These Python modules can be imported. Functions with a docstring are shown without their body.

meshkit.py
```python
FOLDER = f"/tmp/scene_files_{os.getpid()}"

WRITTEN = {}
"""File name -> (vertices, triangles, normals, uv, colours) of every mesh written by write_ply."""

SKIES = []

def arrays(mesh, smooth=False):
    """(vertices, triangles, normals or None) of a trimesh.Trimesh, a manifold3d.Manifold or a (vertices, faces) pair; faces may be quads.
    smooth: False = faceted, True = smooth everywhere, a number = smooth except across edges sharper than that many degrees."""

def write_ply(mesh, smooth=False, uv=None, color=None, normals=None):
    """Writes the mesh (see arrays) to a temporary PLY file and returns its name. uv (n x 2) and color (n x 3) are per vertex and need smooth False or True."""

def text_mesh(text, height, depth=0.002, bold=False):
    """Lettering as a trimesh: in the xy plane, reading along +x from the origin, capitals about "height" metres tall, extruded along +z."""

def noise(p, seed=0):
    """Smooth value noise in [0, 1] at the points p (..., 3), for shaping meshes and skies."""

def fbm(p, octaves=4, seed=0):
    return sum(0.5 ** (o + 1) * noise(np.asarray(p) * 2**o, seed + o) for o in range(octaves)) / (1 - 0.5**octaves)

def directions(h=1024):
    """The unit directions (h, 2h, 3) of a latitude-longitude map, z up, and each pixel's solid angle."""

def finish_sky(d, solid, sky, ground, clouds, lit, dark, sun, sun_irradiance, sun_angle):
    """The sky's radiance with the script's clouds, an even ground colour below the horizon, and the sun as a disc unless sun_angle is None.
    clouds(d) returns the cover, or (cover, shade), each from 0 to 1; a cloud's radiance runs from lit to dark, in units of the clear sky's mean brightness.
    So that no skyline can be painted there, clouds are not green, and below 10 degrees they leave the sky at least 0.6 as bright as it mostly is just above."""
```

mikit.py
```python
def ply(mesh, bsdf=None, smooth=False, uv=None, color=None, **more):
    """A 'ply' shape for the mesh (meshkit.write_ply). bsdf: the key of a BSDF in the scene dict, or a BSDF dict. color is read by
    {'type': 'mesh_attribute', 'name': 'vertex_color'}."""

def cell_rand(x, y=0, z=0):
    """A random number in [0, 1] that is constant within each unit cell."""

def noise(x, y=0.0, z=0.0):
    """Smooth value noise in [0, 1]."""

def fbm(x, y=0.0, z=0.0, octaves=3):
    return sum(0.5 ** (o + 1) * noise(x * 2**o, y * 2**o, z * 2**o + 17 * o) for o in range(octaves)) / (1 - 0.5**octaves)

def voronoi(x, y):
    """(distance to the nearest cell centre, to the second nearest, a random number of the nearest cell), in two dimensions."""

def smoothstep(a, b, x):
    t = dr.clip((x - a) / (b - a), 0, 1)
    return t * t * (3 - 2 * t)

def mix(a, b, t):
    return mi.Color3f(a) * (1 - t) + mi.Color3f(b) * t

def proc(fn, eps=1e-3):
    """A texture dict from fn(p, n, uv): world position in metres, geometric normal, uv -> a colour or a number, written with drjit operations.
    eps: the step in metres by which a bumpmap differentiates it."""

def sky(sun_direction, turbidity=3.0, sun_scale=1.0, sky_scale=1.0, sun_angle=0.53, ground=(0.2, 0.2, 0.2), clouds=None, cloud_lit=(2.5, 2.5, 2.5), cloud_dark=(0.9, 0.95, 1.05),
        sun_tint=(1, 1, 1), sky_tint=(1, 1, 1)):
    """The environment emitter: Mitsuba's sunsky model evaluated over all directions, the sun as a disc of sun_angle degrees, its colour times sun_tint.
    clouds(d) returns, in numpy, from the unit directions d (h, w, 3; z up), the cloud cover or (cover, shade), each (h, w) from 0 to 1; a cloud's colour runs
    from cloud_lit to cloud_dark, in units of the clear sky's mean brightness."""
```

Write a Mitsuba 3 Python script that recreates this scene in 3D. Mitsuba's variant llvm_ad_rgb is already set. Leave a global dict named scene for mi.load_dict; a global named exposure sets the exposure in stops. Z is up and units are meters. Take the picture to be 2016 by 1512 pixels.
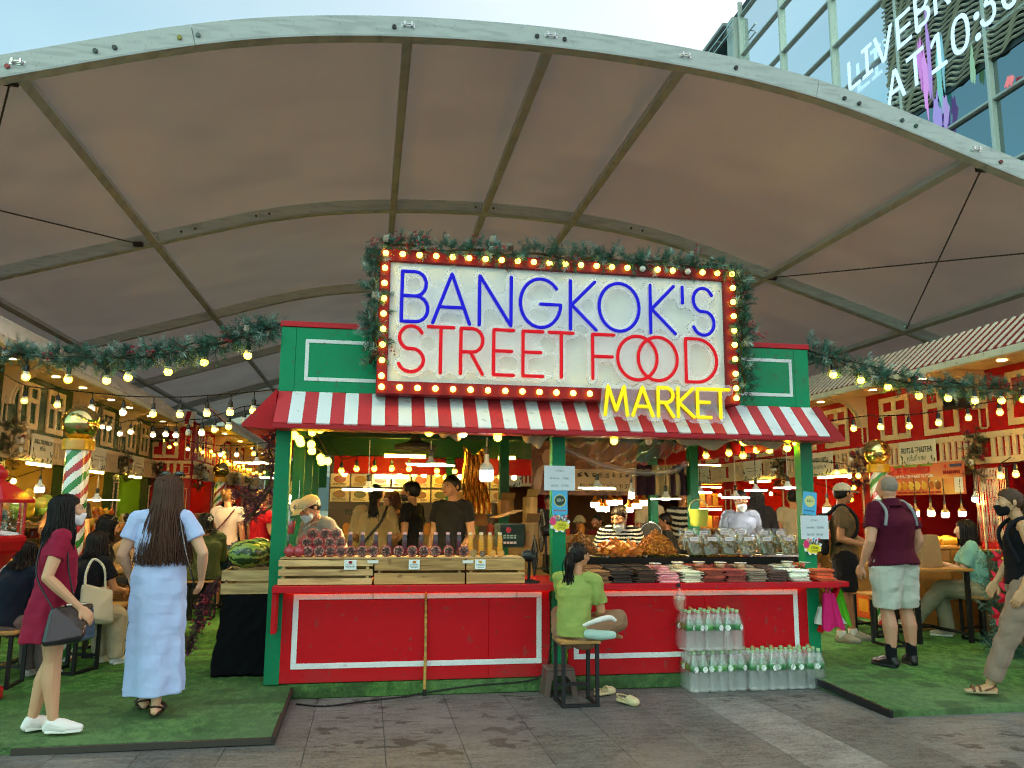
import math, numpy as np, trimesh, manifold3d as m3, mitsuba as mi, mikit, meshkit
import drjit as dr
from shapely.geometry import Polygon, box as sbox, Point
from shapely import affinity
from mikit import proc, noise, fbm, smoothstep, cell_rand, mix
T = mi.ScalarTransform4f
scene, labels = {}, {}
PI = math.pi

# ---------------------------------------------------------------- camera, sky, exposure
CAM = np.array([0.0, 0.0, 1.45])
F_, R_, U_ = np.array([0.170937, 0.973412, 0.152475]), np.array([0.984691, -0.174137, 0.007785]), np.array([-0.034130, -0.148810, 0.988277])
scene['camera'] = {'type': 'perspective', 'fov': 64.824, 'near_clip': 0.05, 'far_clip': 2000.0,
                   'to_world': T().look_at(origin=CAM.tolist(), target=(CAM + F_).tolist(), up=U_.tolist())}


def clouds(d):
    c = meshkit.fbm(d * np.array([2.2, 2.2, 4.0]) + 3.0, 4, seed=5)
    side = np.clip(0.50 + 0.75 * d[..., 0], 0, 1)
    return np.clip(side + 0.6 * (c - 0.5), 0.10, 1.0), np.clip(0.25 + 0.6 * (c - 0.5), 0, 1) * 0.35


scene['sky'] = mikit.sky([-0.5, -0.75, 0.75], turbidity=3.5, sun_scale=0.1, sun_angle=30, sky_scale=3.0, clouds=clouds,
                         cloud_lit=(2.1, 2.1, 2.1), cloud_dark=(1.5, 1.52, 1.56), ground=(0.12, 0.12, 0.12), sky_tint=(0.74, 1.28, 0.94))
labels['sky'] = {'kind': 'structure'}
exposure = 1.25

# ---------------------------------------------------------------- colours and materials


def C(h):
    v = np.array([int(h[i:i + 2], 16) for i in (0, 2, 4)]) / 255.0
    return np.where(v <= 0.04045, v / 12.92, ((v + 0.055) / 1.055) ** 2.4)


def f_col(p, n, uv):
    """Each mesh carries its own colour in its uv: u = 255 x red as a whole number + green as the fraction, v = blue (so that meshes of one BSDF stay mergeable)."""
    i = dr.floor(uv.x)
    return mi.Color3f(i * i / 65025.0, dr.square((uv.x - i - 0.02) / 0.96), uv.y)


VC = proc(f_col)
RGB = lambda *v: {'type': 'rgb', 'value': list(map(float, v))}


def two(b): return {'type': 'twosided', 'bsdf': b}


def prin(base=VC, r=0.6, s=0.4, **k):
    if 'metallic' in k: return {'type': 'roughconductor', 'alpha': max(r * r, 0.004), 'specular_reflectance': base}
    if s == 0: return {'type': 'diffuse', 'reflectance': base}
    return {'type': 'principled', 'base_color': base, 'roughness': r, 'specular': s, **k}


ALIAS = {'leaf': 'matte'}
scene['matte'] = two(prin(r=0.85, s=0.25))
scene['satin'] = two(prin(r=0.42, s=0.45))
scene['gloss'] = two(prin(r=0.16, s=0.6, clearcoat=0.4))
scene['skin'] = two(prin(r=0.5, s=0.4))
scene['hairs'] = two(prin(r=0.42, s=0.22))
scene['metal'] = two(prin(r=0.36, metallic=1.0))
scene['mirror'] = two(prin(r=0.035, metallic=1.0))


def nz(x, y):
    """Value noise in two dimensions, cheaper to compile than mikit's."""
    i, j = dr.floor(x), dr.floor(y); u, v = x - i, y - j; u = u * u * (3 - 2 * u); v = v * v * (3 - 2 * v)
    return dr.lerp(dr.lerp(cell_rand(i, j), cell_rand(i + 1, j), u), dr.lerp(cell_rand(i, j + 1), cell_rand(i + 1, j + 1), u), v)


def fb(x, y): return 0.62 * nz(x, y) + 0.38 * nz(x * 2.3 + 7, y * 2.3 + 3)


def wav(x, y, z): return dr.sin(x + 1.7 * dr.sin(y * .83 + 1.3 * dr.sin(z * .7))) * dr.sin(z + 1.9 * dr.sin(x * .57 + y * .41)) * .5 + .5


def f_fab(p, n, uv): return wav(p.x * 30, p.y * 30, p.z * 20) * 0.0055 + wav(p.x * 85, p.y * 85, p.z * 55) * 0.0022 + nz(p.x * 320 + p.y * 300, p.z * 420) * 0.0004


scene['fabric'] = two({'type': 'bumpmap', 'arbitrary': proc(f_fab, 2e-3), 'scale': 1.0, 'bsdf': prin(r=0.9, s=0.15, sheen=0.35)})


def f_dirt(p, n, uv):
    a = fb(p.x * 2.1 + p.y * 1.3, p.z * 2.1 + p.y); b = nz(p.x * 26 + p.y * 31, p.z * 26)
    return dr.clip(0.02 + 0.22 * smoothstep(0.55, 0.85, a) + 0.35 * smoothstep(0.86, 0.95, b) + 0.15 * smoothstep(0.3, 0.0, p.z), 0, 0.7)


scene['paint'] = {'type': 'blendbsdf', 'weight': proc(f_dirt), 'a': two(prin(r=0.42, s=0.2)), 'b': two(prin(RGB(0.10, 0.07, 0.06), r=0.75, s=0.2))}


def f_grain(p, n, uv):
    q = nz(p.x * 3.0, (p.y + p.z) * 38.0) * .6 + .4 * nz(p.x * 9.0, (p.y + p.z) * 110.0)
    return dr.clip(smoothstep(0.3, 0.8, q) * 0.55 + 0.5 * smoothstep(0.9, 0.96, nz(p.x * 11, p.z * 23 + p.y * 17)), 0, 0.8)


scene['wood'] = {'type': 'blendbsdf', 'weight': proc(f_grain), 'a': two(prin(r=0.6, s=0.3)), 'b': two(prin(RGB(0.17, 0.085, 0.03), r=0.65, s=0.25))}
scene['glass'] = {'type': 'thindielectric', 'int_ior': 1.45}
scene['film'] = {'type': 'blendbsdf', 'weight': 0.022, 'a': {'type': 'thindielectric', 'int_ior': 1.5}, 'b': two(prin(RGB(0.8, 0.82, 0.84)))}
scene['pet'] = {'type': 'blendbsdf', 'weight': 0.10, 'a': {'type': 'thindielectric', 'int_ior': 1.55}, 'b': two(prin(RGB(0.85, 0.87, 0.88), s=0))}
scene['water'] = {'type': 'dielectric', 'int_ior': 1.33}

# ---------------------------------------------------------------- writing objects into the scene


def new_key(k):
    if k not in scene and k not in labels: return k
    i = 1
    while f'{k}_{i:03d}' in scene or f'{k}_{i:03d}' in labels: i += 1
    return f'{k}_{i:03d}'


def thing(name, label, cat, group=None):
    k = new_key(name)
    labels[k] = {'label': label, 'category': cat}
    if group: labels[k]['group'] = group
    return k


def tidy(m):
    if isinstance(m, m3.Manifold):
        a = m.to_mesh(); return trimesh.Trimesh(a.vert_properties[:, :3], a.tri_verts, process=False)
    if isinstance(m, (tuple, list)): return trimesh.Trimesh(np.asarray(m[0], float), np.asarray(m[1]), process=False)
    return m


def shape(m, bsdf, col=None, smooth=False, **kw):
    """A ply dict: col is one sRGB hex string (or linear triple) for the whole piece, or one row per vertex."""
    m = tidy(m); bsdf = ALIAS.get(bsdf, bsdf)
    if smooth and smooth is not True:
        m = trimesh.graph.smooth_shade(m, angle=math.radians(smooth), facet_minarea=None); smooth = True
    if col is None: col = (0.5, 0.5, 0.5)
    if isinstance(col, str): col = C(col)
    col = np.asarray(col, float)
    if col.ndim == 1: col = np.tile(col, (len(m.vertices), 1))
    q = np.sqrt(np.clip(col, 0, 1))
    return mikit.ply(m, bsdf, smooth=smooth, uv=np.stack([np.round(q[:, 0] * 255) + 0.02 + 0.96 * q[:, 1], np.clip(col[:, 2], 0, 1)], 1), **kw)


def part(par, name, m, bsdf='matte', col=None, smooth=False, label=None, kind=None, **kw):
    k = new_key(f'{par}__{name}' if par else name)
    d = m if isinstance(m, dict) else shape(m, bsdf, col, smooth, **kw)
    scene[k] = d
    lab = {}
    if label: lab['label'] = label
    if kind: lab['kind'] = kind
    if lab: labels[k] = lab
    return k


def solo(name, label, cat, m, bsdf='matte', col=None, smooth=False, group=None, **kw):
    k = thing(name, label, cat, group)
    scene[k] = m if isinstance(m, dict) else shape(m, bsdf, col, smooth, **kw)
    return k


def struct(name, m, bsdf, col=None, smooth=False):
    k = new_key(name); scene[k] = shape(m, bsdf, col, smooth); labels[k] = {'kind': 'structure'}
    return k


def at(d, x=0, y=0, z=0, rz=0, s=1):
    return {**d, 'to_world': T().translate([float(x), float(y), float(z)]).rotate([0, 0, 1], float(rz)).scale(float(s))}


def glow(m, rad, col='ffffff', smooth=True):
    return shape(m, 'matte', col, smooth, emitter={'type': 'area', 'radiance': RGB(*rad)})


# ---------------------------------------------------------------- mesh helpers
def B(x0, x1, y0, y1, z0, z1):
    m = trimesh.creation.box([abs(x1 - x0), abs(y1 - y0), abs(z1 - z0)]); m.apply_translation([(x0 + x1) / 2, (y0 + y1) / 2, (z0 + z1) / 2]); return m


def cbox(x0, x1, y0, y1, z0, z1, c=0.006):
    s = np.abs([x1 - x0, y1 - y0, z1 - z0]) / 2; o = np.array([x0 + x1, y0 + y1, z0 + z1]) / 2
    c = min(c, s.min() * 0.8); pts = []
    for a in (-1, 1):
        for b in (-1, 1):
            for d in (-1, 1):
                q = np.array([a, b, d]) * s
                for k in range(3):
                    w = q - np.array([a, b, d]) * c; w[k] = q[k]; pts.append(w + o)
    return tidy(m3.Manifold.hull_points(np.array(pts)))


def join(*ms):
    l = []
    for m in ms: l += list(m) if isinstance(m, list) else [m]
    return trimesh.util.concatenate([tidy(m) for m in l])


def tube(pts, r, sides=6, cap=True, closed=False):
    p = np.asarray(pts, float); n = len(p)
    r = np.broadcast_to(np.asarray(r, float), (n,))
    t = (np.roll(p, -1, 0) - np.roll(p, 1, 0)) if closed else np.gradient(p, axis=0)
    t /= np.linalg.norm(t, axis=1, keepdims=True) + 1e-12
    a = np.zeros_like(p); u = np.array([0, 0, 1.0]) if abs(t[0, 2]) < 0.9 else np.array([1.0, 0, 0])
    for i in range(n):
        u = u - t[i] * (u @ t[i]); u /= np.linalg.norm(u) + 1e-12; a[i] = u
    b = np.cross(t, a); g = np.arange(sides) * 2 * PI / sides
    v = (p[:, None] + r[:, None, None] * (np.cos(g)[None, :, None] * a[:, None] + np.sin(g)[None, :, None] * b[:, None])).reshape(-1, 3)
    i, j = np.meshgrid(np.arange(n if closed else n - 1), np.arange(sides), indexing='ij')
    i2, j2 = (i + 1) % n, (j + 1) % sides
    q = np.stack([i * sides + j, i * sides + j2, i2 * sides + j2, i2 * sides + j], -1).reshape(-1, 4)
    f = [q[:, [0, 1, 2]], q[:, [0, 2, 3]]]
    if cap and not closed:
        k = np.arange(1, sides - 1)
        f += [np.stack([k * 0, k + 1, k], 1), np.stack([k * 0, k, k + 1], 1) + (n - 1) * sides]
    return trimesh.Trimesh(v, np.vstack(f), process=False)


def bar(p0, p1, w, h, up=(0, 0, 1)):
    """A rectangular bar from p0 to p1, w wide and h high."""
    p0, p1 = np.array(p0, float), np.array(p1, float); t = p1 - p0; L = np.linalg.norm(t); t /= L
    up = np.array(up, float); s = np.cross(t, up); s /= np.linalg.norm(s) + 1e-12; u = np.cross(s, t)
    m = trimesh.creation.box([L, w, h]); M = np.eye(4); M[:3, 0], M[:3, 1], M[:3, 2], M[:3, 3] = t, s, u, (p0 + p1) / 2
    m.apply_transform(M); return m


def lathe(prof, c=(0, 0, 0), sides=20, sx=1, sy=1):
    """Revolves (r, z) pairs, bottom to top, about the vertical through c."""
    g = np.arange(sides) * 2 * PI / sides; v = []
    for r, z in prof: v.append(np.stack([np.cos(g) * r * sx + c[0], np.sin(g) * r * sy + c[1], np.full(sides, z + c[2])], 1))
    n = len(prof); i, j = np.meshgrid(np.arange(n - 1), np.arange(sides), indexing='ij'); j2 = (j + 1) % sides
    q = np.stack([i * sides + j, i * sides + j2, (i + 1) * sides + j2, (i + 1) * sides + j], -1).reshape(-1, 4)
    k = np.arange(1, sides - 1)
    f = np.vstack([q[:, [0, 1, 2]], q[:, [0, 2, 3]], np.stack([k * 0, k + 1, k], 1), np.stack([k * 0, k, k + 1], 1) + (n - 1) * sides])
    return trimesh.Trimesh(np.vstack(v), f, process=False)


ICO = {k: trimesh.creation.icosphere(subdivisions=k) for k in (0, 1, 2, 3)}


def ball(c, r, k=2, s=(1, 1, 1)):
    m = ICO[k].copy(); m.vertices = m.vertices * (np.array(s) * r) + np.array(c); return m


def plate(poly, d, o=(0, 0, 0), X=(1, 0, 0), Y=(0, 0, 1)):
    """A shapely polygon extruded by d: its x along X, its y along Y, its thickness along X x Y, from the point o."""
    gs = getattr(poly, 'geoms', [poly])
    m = trimesh.util.concatenate([trimesh.creation.extrude_polygon(g, d, engine='earcut') for g in gs])
    X, Y = np.array(X, float), np.array(Y, float); M = np.eye(4); M[:3, 0], M[:3, 1], M[:3, 2], M[:3, 3] = X, Y, np.cross(X, Y), o
    m.apply_transform(M); return m


def place(m, o=(0, 0, 0), X=(1, 0, 0), Y=(0, 0, 1)):
    m = m.copy(); X, Y = np.array(X, float), np.array(Y, float); M = np.eye(4); M[:3, 0], M[:3, 1], M[:3, 2], M[:3, 3] = X, Y, np.cross(X, Y), o
    m.apply_transform(M); return m


_txt = {}


def text(s, h, o, X=(1, 0, 0), Y=(0, 0, 1), bold=False, d=0.002, centre=True, wide=None):
    if (s, bold) not in _txt: _txt[(s, bold)] = meshkit.text_mesh(s, 1.0, 0.1, bold)
    m = _txt[(s, bold)].copy(); m.vertices = m.vertices * [h, h, d / 0.1]
    x0, x1 = m.bounds[:, 0]
    if wide: m.vertices[:, 0] = (m.vertices[:, 0] - x0) * wide / (x1 - x0); x0, x1 = 0, wide
    if centre: m.vertices[:, 0] -= (x0 + x1) / 2
    return place(m, o, X, Y)


def sag(a, b, n, drop):
    a, b = np.array(a, float), np.array(b, float); t = np.linspace(0, 1, n)[:, None]
    p = a + (b - a) * t; p[:, 2] -= (4 * drop * t * (1 - t))[:, 0]; return p


def rot(m, rz, c=(0, 0, 0)):
    m = m.copy(); m.apply_transform(trimesh.transformations.rotation_matrix(math.radians(rz), [0, 0, 1], c)); return m


def sheet(f, nu, nv, u=(0, 1), v=(0, 1)):
    """A grid sheet from f(U, V) -> (n, 3)."""
    a, b = np.meshgrid(np.linspace(*u, nu), np.linspace(*v, nv), indexing='ij'); p = f(a.ravel(), b.ravel())
    i, j = np.meshgrid(np.arange(nu - 1), np.arange(nv - 1), indexing='ij'); k = (i * nv + j).ravel()
    q = np.stack([k, k + nv, k + nv + 1, k + 1], 1)
    return trimesh.Trimesh(p, np.vstack([q[:, [0, 1, 2]], q[:, [0, 2, 3]]]), process=False)


def path(pts, n=40):
    """Catmull-Rom through the points."""
    p = np.asarray(pts, float); p = np.vstack([2 * p[0] - p[1], p, 2 * p[-1] - p[-2]]); out = []; m = len(p) - 3
    for s in np.linspace(0, m - 1e-9, n):
        i = int(s); t = s - i; a, b, c, d = p[i:i + 4]
        out.append(0.5 * (2 * b + (c - a) * t + (2 * a - 5 * b + 4 * c - d) * t * t + (3 * b - a - 3 * c + d) * t ** 3))
    return np.array(out)

# ================================================================ ground
rng = np.random.default_rng(7)


def f_stone(p, n, uv):
    a = fb(p.x * 1.7, p.y * 1.7); b = nz(p.x * 75, p.y * 75); s = fb(p.x * 9, p.y * 26)
    st = smoothstep(0.6, 0.75, fb(p.x * 8 + 40, p.y * 11)) * smoothstep(0.5, 0.62, nz(p.x * 1.3, p.y * 1.3))
    return dr.clip(0.30 + 0.75 * (a - 0.5) + 0.4 * (b - 0.5) + 0.5 * (s - 0.5) + 0.5 * st, 0, 0.9)


scene['stone'] = {'type': 'blendbsdf', 'weight': proc(f_stone), 'a': two(prin(r=0.5, s=0.35)), 'b': two(prin(RGB(0.035, 0.03, 0.028), r=0.6, s=0.3))}


def f_turf(p, n, uv):
    y = p.y + p.z
    a = fb(p.x * 1.1, y * 1.1); b = nz(p.x * 90, y * 60); s = smoothstep(0.62, 0.8, nz(p.x * 4 + 9, y * 6)); g = nz(p.x * 23, y * 17)
    c = mix((0.028, 0.105, 0.020), (0.105, 0.235, 0.060), dr.clip(0.5 + 1.2 * (a - 0.5) + 0.8 * (b - 0.5) + 0.9 * (g - 0.5), 0, 1))
    t = smoothstep(0.35, 0.7, nz(p.x * 0.9 + 20, y * 1.4)) * smoothstep(8.0, 5.6, p.y)
    return mix(mix(c, (0.15, 0.19, 0.12), 0.45 * t), (0.04, 0.06, 0.03), 0.55 * s)


def f_turfb(p, n, uv): return nz(p.x * 120, (p.y + p.z) * 85) * 0.016


scene['turf'] = two({'type': 'bumpmap', 'arbitrary': proc(f_turfb, 3e-3), 'scale': 1.0, 'bsdf': prin(proc(f_turf), r=0.9, s=0.15)})

struct('ground', B(-300, 300, -300, 400, -0.5, -0.012), 'stone', (0.10, 0.095, 0.09))
PX0, TW, TL = -0.324, 0.477, 0.95
pv = new_key('pavement'); labels[pv] = {'kind': 'structure'}
for j in range(-3, 4):
    for i in range(-7, 16):
        x, y = PX0 + i * TW, 5.29 + j * TL
        if y + TL < 2.5 or y > 6.62: continue
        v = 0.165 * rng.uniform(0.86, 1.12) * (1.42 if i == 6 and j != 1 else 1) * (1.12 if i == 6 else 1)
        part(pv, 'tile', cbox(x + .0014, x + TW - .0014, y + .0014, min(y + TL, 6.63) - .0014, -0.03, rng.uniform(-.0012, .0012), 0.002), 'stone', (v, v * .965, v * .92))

# carpet: one level turf floor under the tent, two ramps down to the pavement and the raised rim in front of the booth
CZ_ = 0.1
struct('turf_floor', B(-9.6, 13.2, 6.86, 33.0, 0.0, CZ_), 'turf')
struct('turf_floor', B(-0.56, 3.74, 6.645, 6.86, 0.0, CZ_), 'turf')


def ramp(x0, x1, ya, yb, slant):
    v = []
    for x, k in ((x0, 0), (x1, 1)):
        for y, z in ((ya, 0.045), (yb, CZ_)):
            yy = y + slant * (x - x0) * (y == ya)
            v += [[x, yy, 0.0], [x, yy, z]]
    return m3.Manifold.hull_points(np.array(v))


struct('turf_ramp', ramp(-9.6, -0.53, 5.43, 6.858, 0.0), 'turf')
struct('turf_ramp', ramp(3.72, 13.2, 5.47, 6.858, 0.01), 'turf')
rm = thing('ramp_edging', 'dark rubber edging strip along the side of the left turf ramp', 'edging strip')
part(rm, 'strip', bar((-0.525, 5.40, 0.028), (-0.525, 6.64, 0.055), 0.022, 0.05), 'satin', '2a2522'); part(rm, 'front_strip', bar((-2.0, 5.412, 0.02), (-0.515, 5.412, 0.028), 0.022, 0.036), 'satin', '3a332e')
rm = thing('ramp_edging', 'black rubber edging along the side of the right turf ramp beside the water packs', 'edging strip')
part(rm, 'strip', bar((3.712, 5.45, 0.024), (3.712, 6.64, 0.06), 0.022, 0.055), 'satin', '17181a')

# ================================================================ tent
from scipy.interpolate import CubicSpline
XC = 1.752
_dr = CubicSpline([0, 1.51, 3.2, 5.1, 7.7, 10.2], [0, .06, .30, .86, 1.68, 2.62], bc_type=((1, 0), 'not-a-knot'))
zb = lambda x: 6.31 - _dr(np.abs(np.asarray(x, float) - XC))
ARCH_Y = [7.75 + 5 * k for k in range(6)]
PUR = [-10.2, -7.7, -5.14, -1.51, 0, 1.51, 5.03, 7.7, 10.2]
tent = thing('market_tent', 'huge arched market tent of brown lit membrane on grey aluminium arches over the stalls', 'tent')


def f_alu(p, n, uv): return dr.clip(0.30 * smoothstep(0.4, 0.9, nz(p.x * 5, p.z * 40 + p.y * 9)) + 0.25 * smoothstep(.8, .95, nz(p.x * 40, p.z * 40)), 0, 0.8)


scene['alu'] = {'type': 'blendbsdf', 'weight': proc(f_alu), 'a': two(prin(r=0.5, s=0.5)), 'b': two(prin(RGB(0.2, 0.22, 0.22), r=0.65, s=0.4))}


def f_memb(p, n, uv): return wav(p.x * 1.3, p.y * 0.9, p.z) * 0.11 + wav(p.x * 7.0, p.y * 1.7, p.z * 3) * 0.006


def f_membk(p, n, uv): return mix((.66, .53, .42), (.50, .38, .29), smoothstep(0.35, 0.75, fb(p.x * 0.6 + 7, p.y * 0.8)) * .8)


scene['membrane'] = {'type': 'blendbsdf', 'weight': 0.095, 'a': two({'type': 'bumpmap', 'arbitrary': proc(f_memb, 2e-2), 'scale': 1.0, 'bsdf': prin(proc(f_membk), r=0.33, s=0.5)}), 'b': {'type': 'principledthin', 'base_color': RGB(.86, .64, .62), 'roughness': 0.8, 'diff_trans': 2.0}}
for k, y in enumerate(ARCH_Y):
    xs = XC + np.linspace(-10.2, 10.2, 81); z = zb(xs); dz = np.gradient(z, xs); nn = np.stack([-dz, np.ones_like(dz)], 1); nn /= np.linalg.norm(nn, axis=1, keepdims=True)
    lo = np.stack([xs, z], 1); hi = lo + nn * 0.225
    cuts = [0, 26, 52, 80] if k < 2 else [0, 80]
    for a, b in zip(cuts[:-1], cuts[1:]):   # beam segments butted at the splice joints
        A, Bb = lo[a:b + 1].copy(), hi[a:b + 1].copy()
        if b < 80: A[-1] += (A[-2] - A[-1]) * 0.02; Bb[-1] += (Bb[-2] - Bb[-1]) * 0.02
        poly = Polygon(np.vstack([A, Bb[::-1]])); m = plate(poly, 0.13, (0, y + 0.13, 0), (1, 0, 0), (0, 0, 1))
        part(tent, 'arch_beam', m, 'alu', (.46, .50, .49))
        if k < 2:
            fl = np.vstack([A - nn[a:b + 1] * .003, (A + nn[a:b + 1] * .02)[::-1]]); part(tent, 'beam_lip', plate(Polygon(fl), 0.006, (0, y - 0.001, 0)), 'alu', (.36, .39, .39))
    for s in (-1, 1): part(tent, 'leg', B(XC + s * 10.2 - .07, XC + s * 10.2 + .07, y, y + .13, 0, float(zb(XC + 10.2))), 'alu', (.46, .50, .49))
for k in range(5):
    y0, y1 = ARCH_Y[k] + .13, ARCH_Y[k + 1]
    for d in PUR[1:-1]:
        x = XC + d; z = float(zb(x)); n_ = math.atan(float(zb(x + .05) - zb(x - .05)) / .1)
        m = B(-.05, .05, y0 - .02, y1 + .02, -.045, .05); m.apply_transform(trimesh.transformations.rotation_matrix(-n_, [0, 1, 0])); m.apply_translation([x, 0, z + .045])
        part(tent, 'purlin', m, 'alu', (.40, .42, .42))
    for a, b in zip(PUR[:-1], PUR[1:]):
        def fm(u, v, a=a, b=b, y0=ARCH_Y[k] + (.06 if k == 0 else .0), y1=ARCH_Y[k + 1]):
            x = XC + a + (b - a) * u; y = y0 + (y1 - y0) * v
            s = np.sin(PI * u) * np.sin(PI * v) * .06
            q = meshkit.fbm(np.stack([x * .8, y * .45, x * 0], 1), 3, seed=3) - .5
            return np.stack([x, y, zb(x) + .19 - s + .09 * q * np.sin(PI * v) * np.sin(PI * u)], 1)
        part(tent, 'membrane', sheet(fm, 14, 16), 'membrane', smooth=True)
for s in (-1, 1):
    part(tent, 'side_wall', B(XC + s * 10.28 - .01, XC + s * 10.28 + .01, 7.75, 32.9, 0, 3.72), 'membrane')  # unseen wall, added to keep outside light from entering behind the stalls
bolts = []
for x in PUR[1:-1]:
    for k in (0, 1):
        X = XC + x; z = float(zb(X)) + .12; y = ARCH_Y[k]
        part(tent, 'cleat', join(B(X - .07, X + .07, y - .006, y, z - .02, z + .02), B(X - .045, X - .028, y - .045, y - .006, z - .015, z + .03), B(X + .028, X + .045, y - .045, y - .006, z - .015, z + .03), tube([(X - .06, y - .028, z + .006), (X + .06, y - .028, z + .006)], .009)), 'metal', (.6, .6, .6))
for X, cl in ((-2.72, '3a4a46'), (-2.55, '2f3a3c'), (-1.97, '8f8a35'), (-1.80, '5d6a6c'), (5.15, '262c2c'), (5.33, '262c2c'), (5.86, '2f4a44'), (6.03, '1f4a3c'), (.1, '222222'), (-3.47, 'a03a3a'), (7.1, '6a2a2a'), (3.85, '222222'), (1.6, '2a2a2a'), (1.9, '2a2a2a')):
    part(tent, 'bolt', tube([(X, 7.75 - .022, float(zb(X)) + .10), (X, 7.75, float(zb(X)) + .10)], .024, 6), 'satin', cl)
for X in (-3.0, -2.8, -1.9, -1.7, 1.6, 1.9, 4.3, 4.5): part(tent, 'bolt', tube([(X, 12.75 - .012, float(zb(X)) + .10), (X, 12.75, float(zb(X)) + .10)], .02, 6), 'satin', '1c1c1c')
for (xa, ya, xb, yb) in ((-3.6, 12.7, -6.0, 7.9), (-3.5, 7.9, -6.0, 12.7), (6.98, 7.9, 9.4, 12.7), (6.86, 12.7, 9.3, 7.9)):
    part(tent, 'brace_cable', tube([(xa, ya, float(zb(xa)) + .04), (xb, yb, float(zb(xb)) + .04)], .011, 5), 'satin', '3a3634')
    part(tent, 'cable_anchor', cbox(xa - .07, xa + .07, ya - .03, ya + .03, float(zb(xa)) - .0, float(zb(xa)) + .07), 'satin', '24211f')

# ================================================================ glass building to the right, beyond the tent
scene['pane'] = two(prin(r=0.07, metallic=1))
gb = thing('glass_building', 'tall glass shopping building with pale mullions and modelled louvre reflections above the tent', 'building')
GX = 24.0
ys = [47.4 - 5.27 * i for i in range(7)]; zs = [34.95, 32.07, 29.15, 26.30, 23.45, 20.6, 17.72, 14.85, 11.95]
part(gb, 'core', B(GX + .35, GX + 16, 14, 66, 0, 36), 'matte', (.06, .07, .08))
for i in range(6):
    for j in range(8):
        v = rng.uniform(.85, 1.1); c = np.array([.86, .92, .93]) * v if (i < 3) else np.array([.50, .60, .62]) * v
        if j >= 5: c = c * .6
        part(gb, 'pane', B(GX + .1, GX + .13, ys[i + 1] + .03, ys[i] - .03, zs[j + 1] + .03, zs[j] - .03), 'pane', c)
for i in range(7): part(gb, 'mullion', cbox(GX - .12, GX + .16, ys[i] - .09, ys[i] + .09, 8, 36, .02), 'satin', 'b9bdb6')
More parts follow.
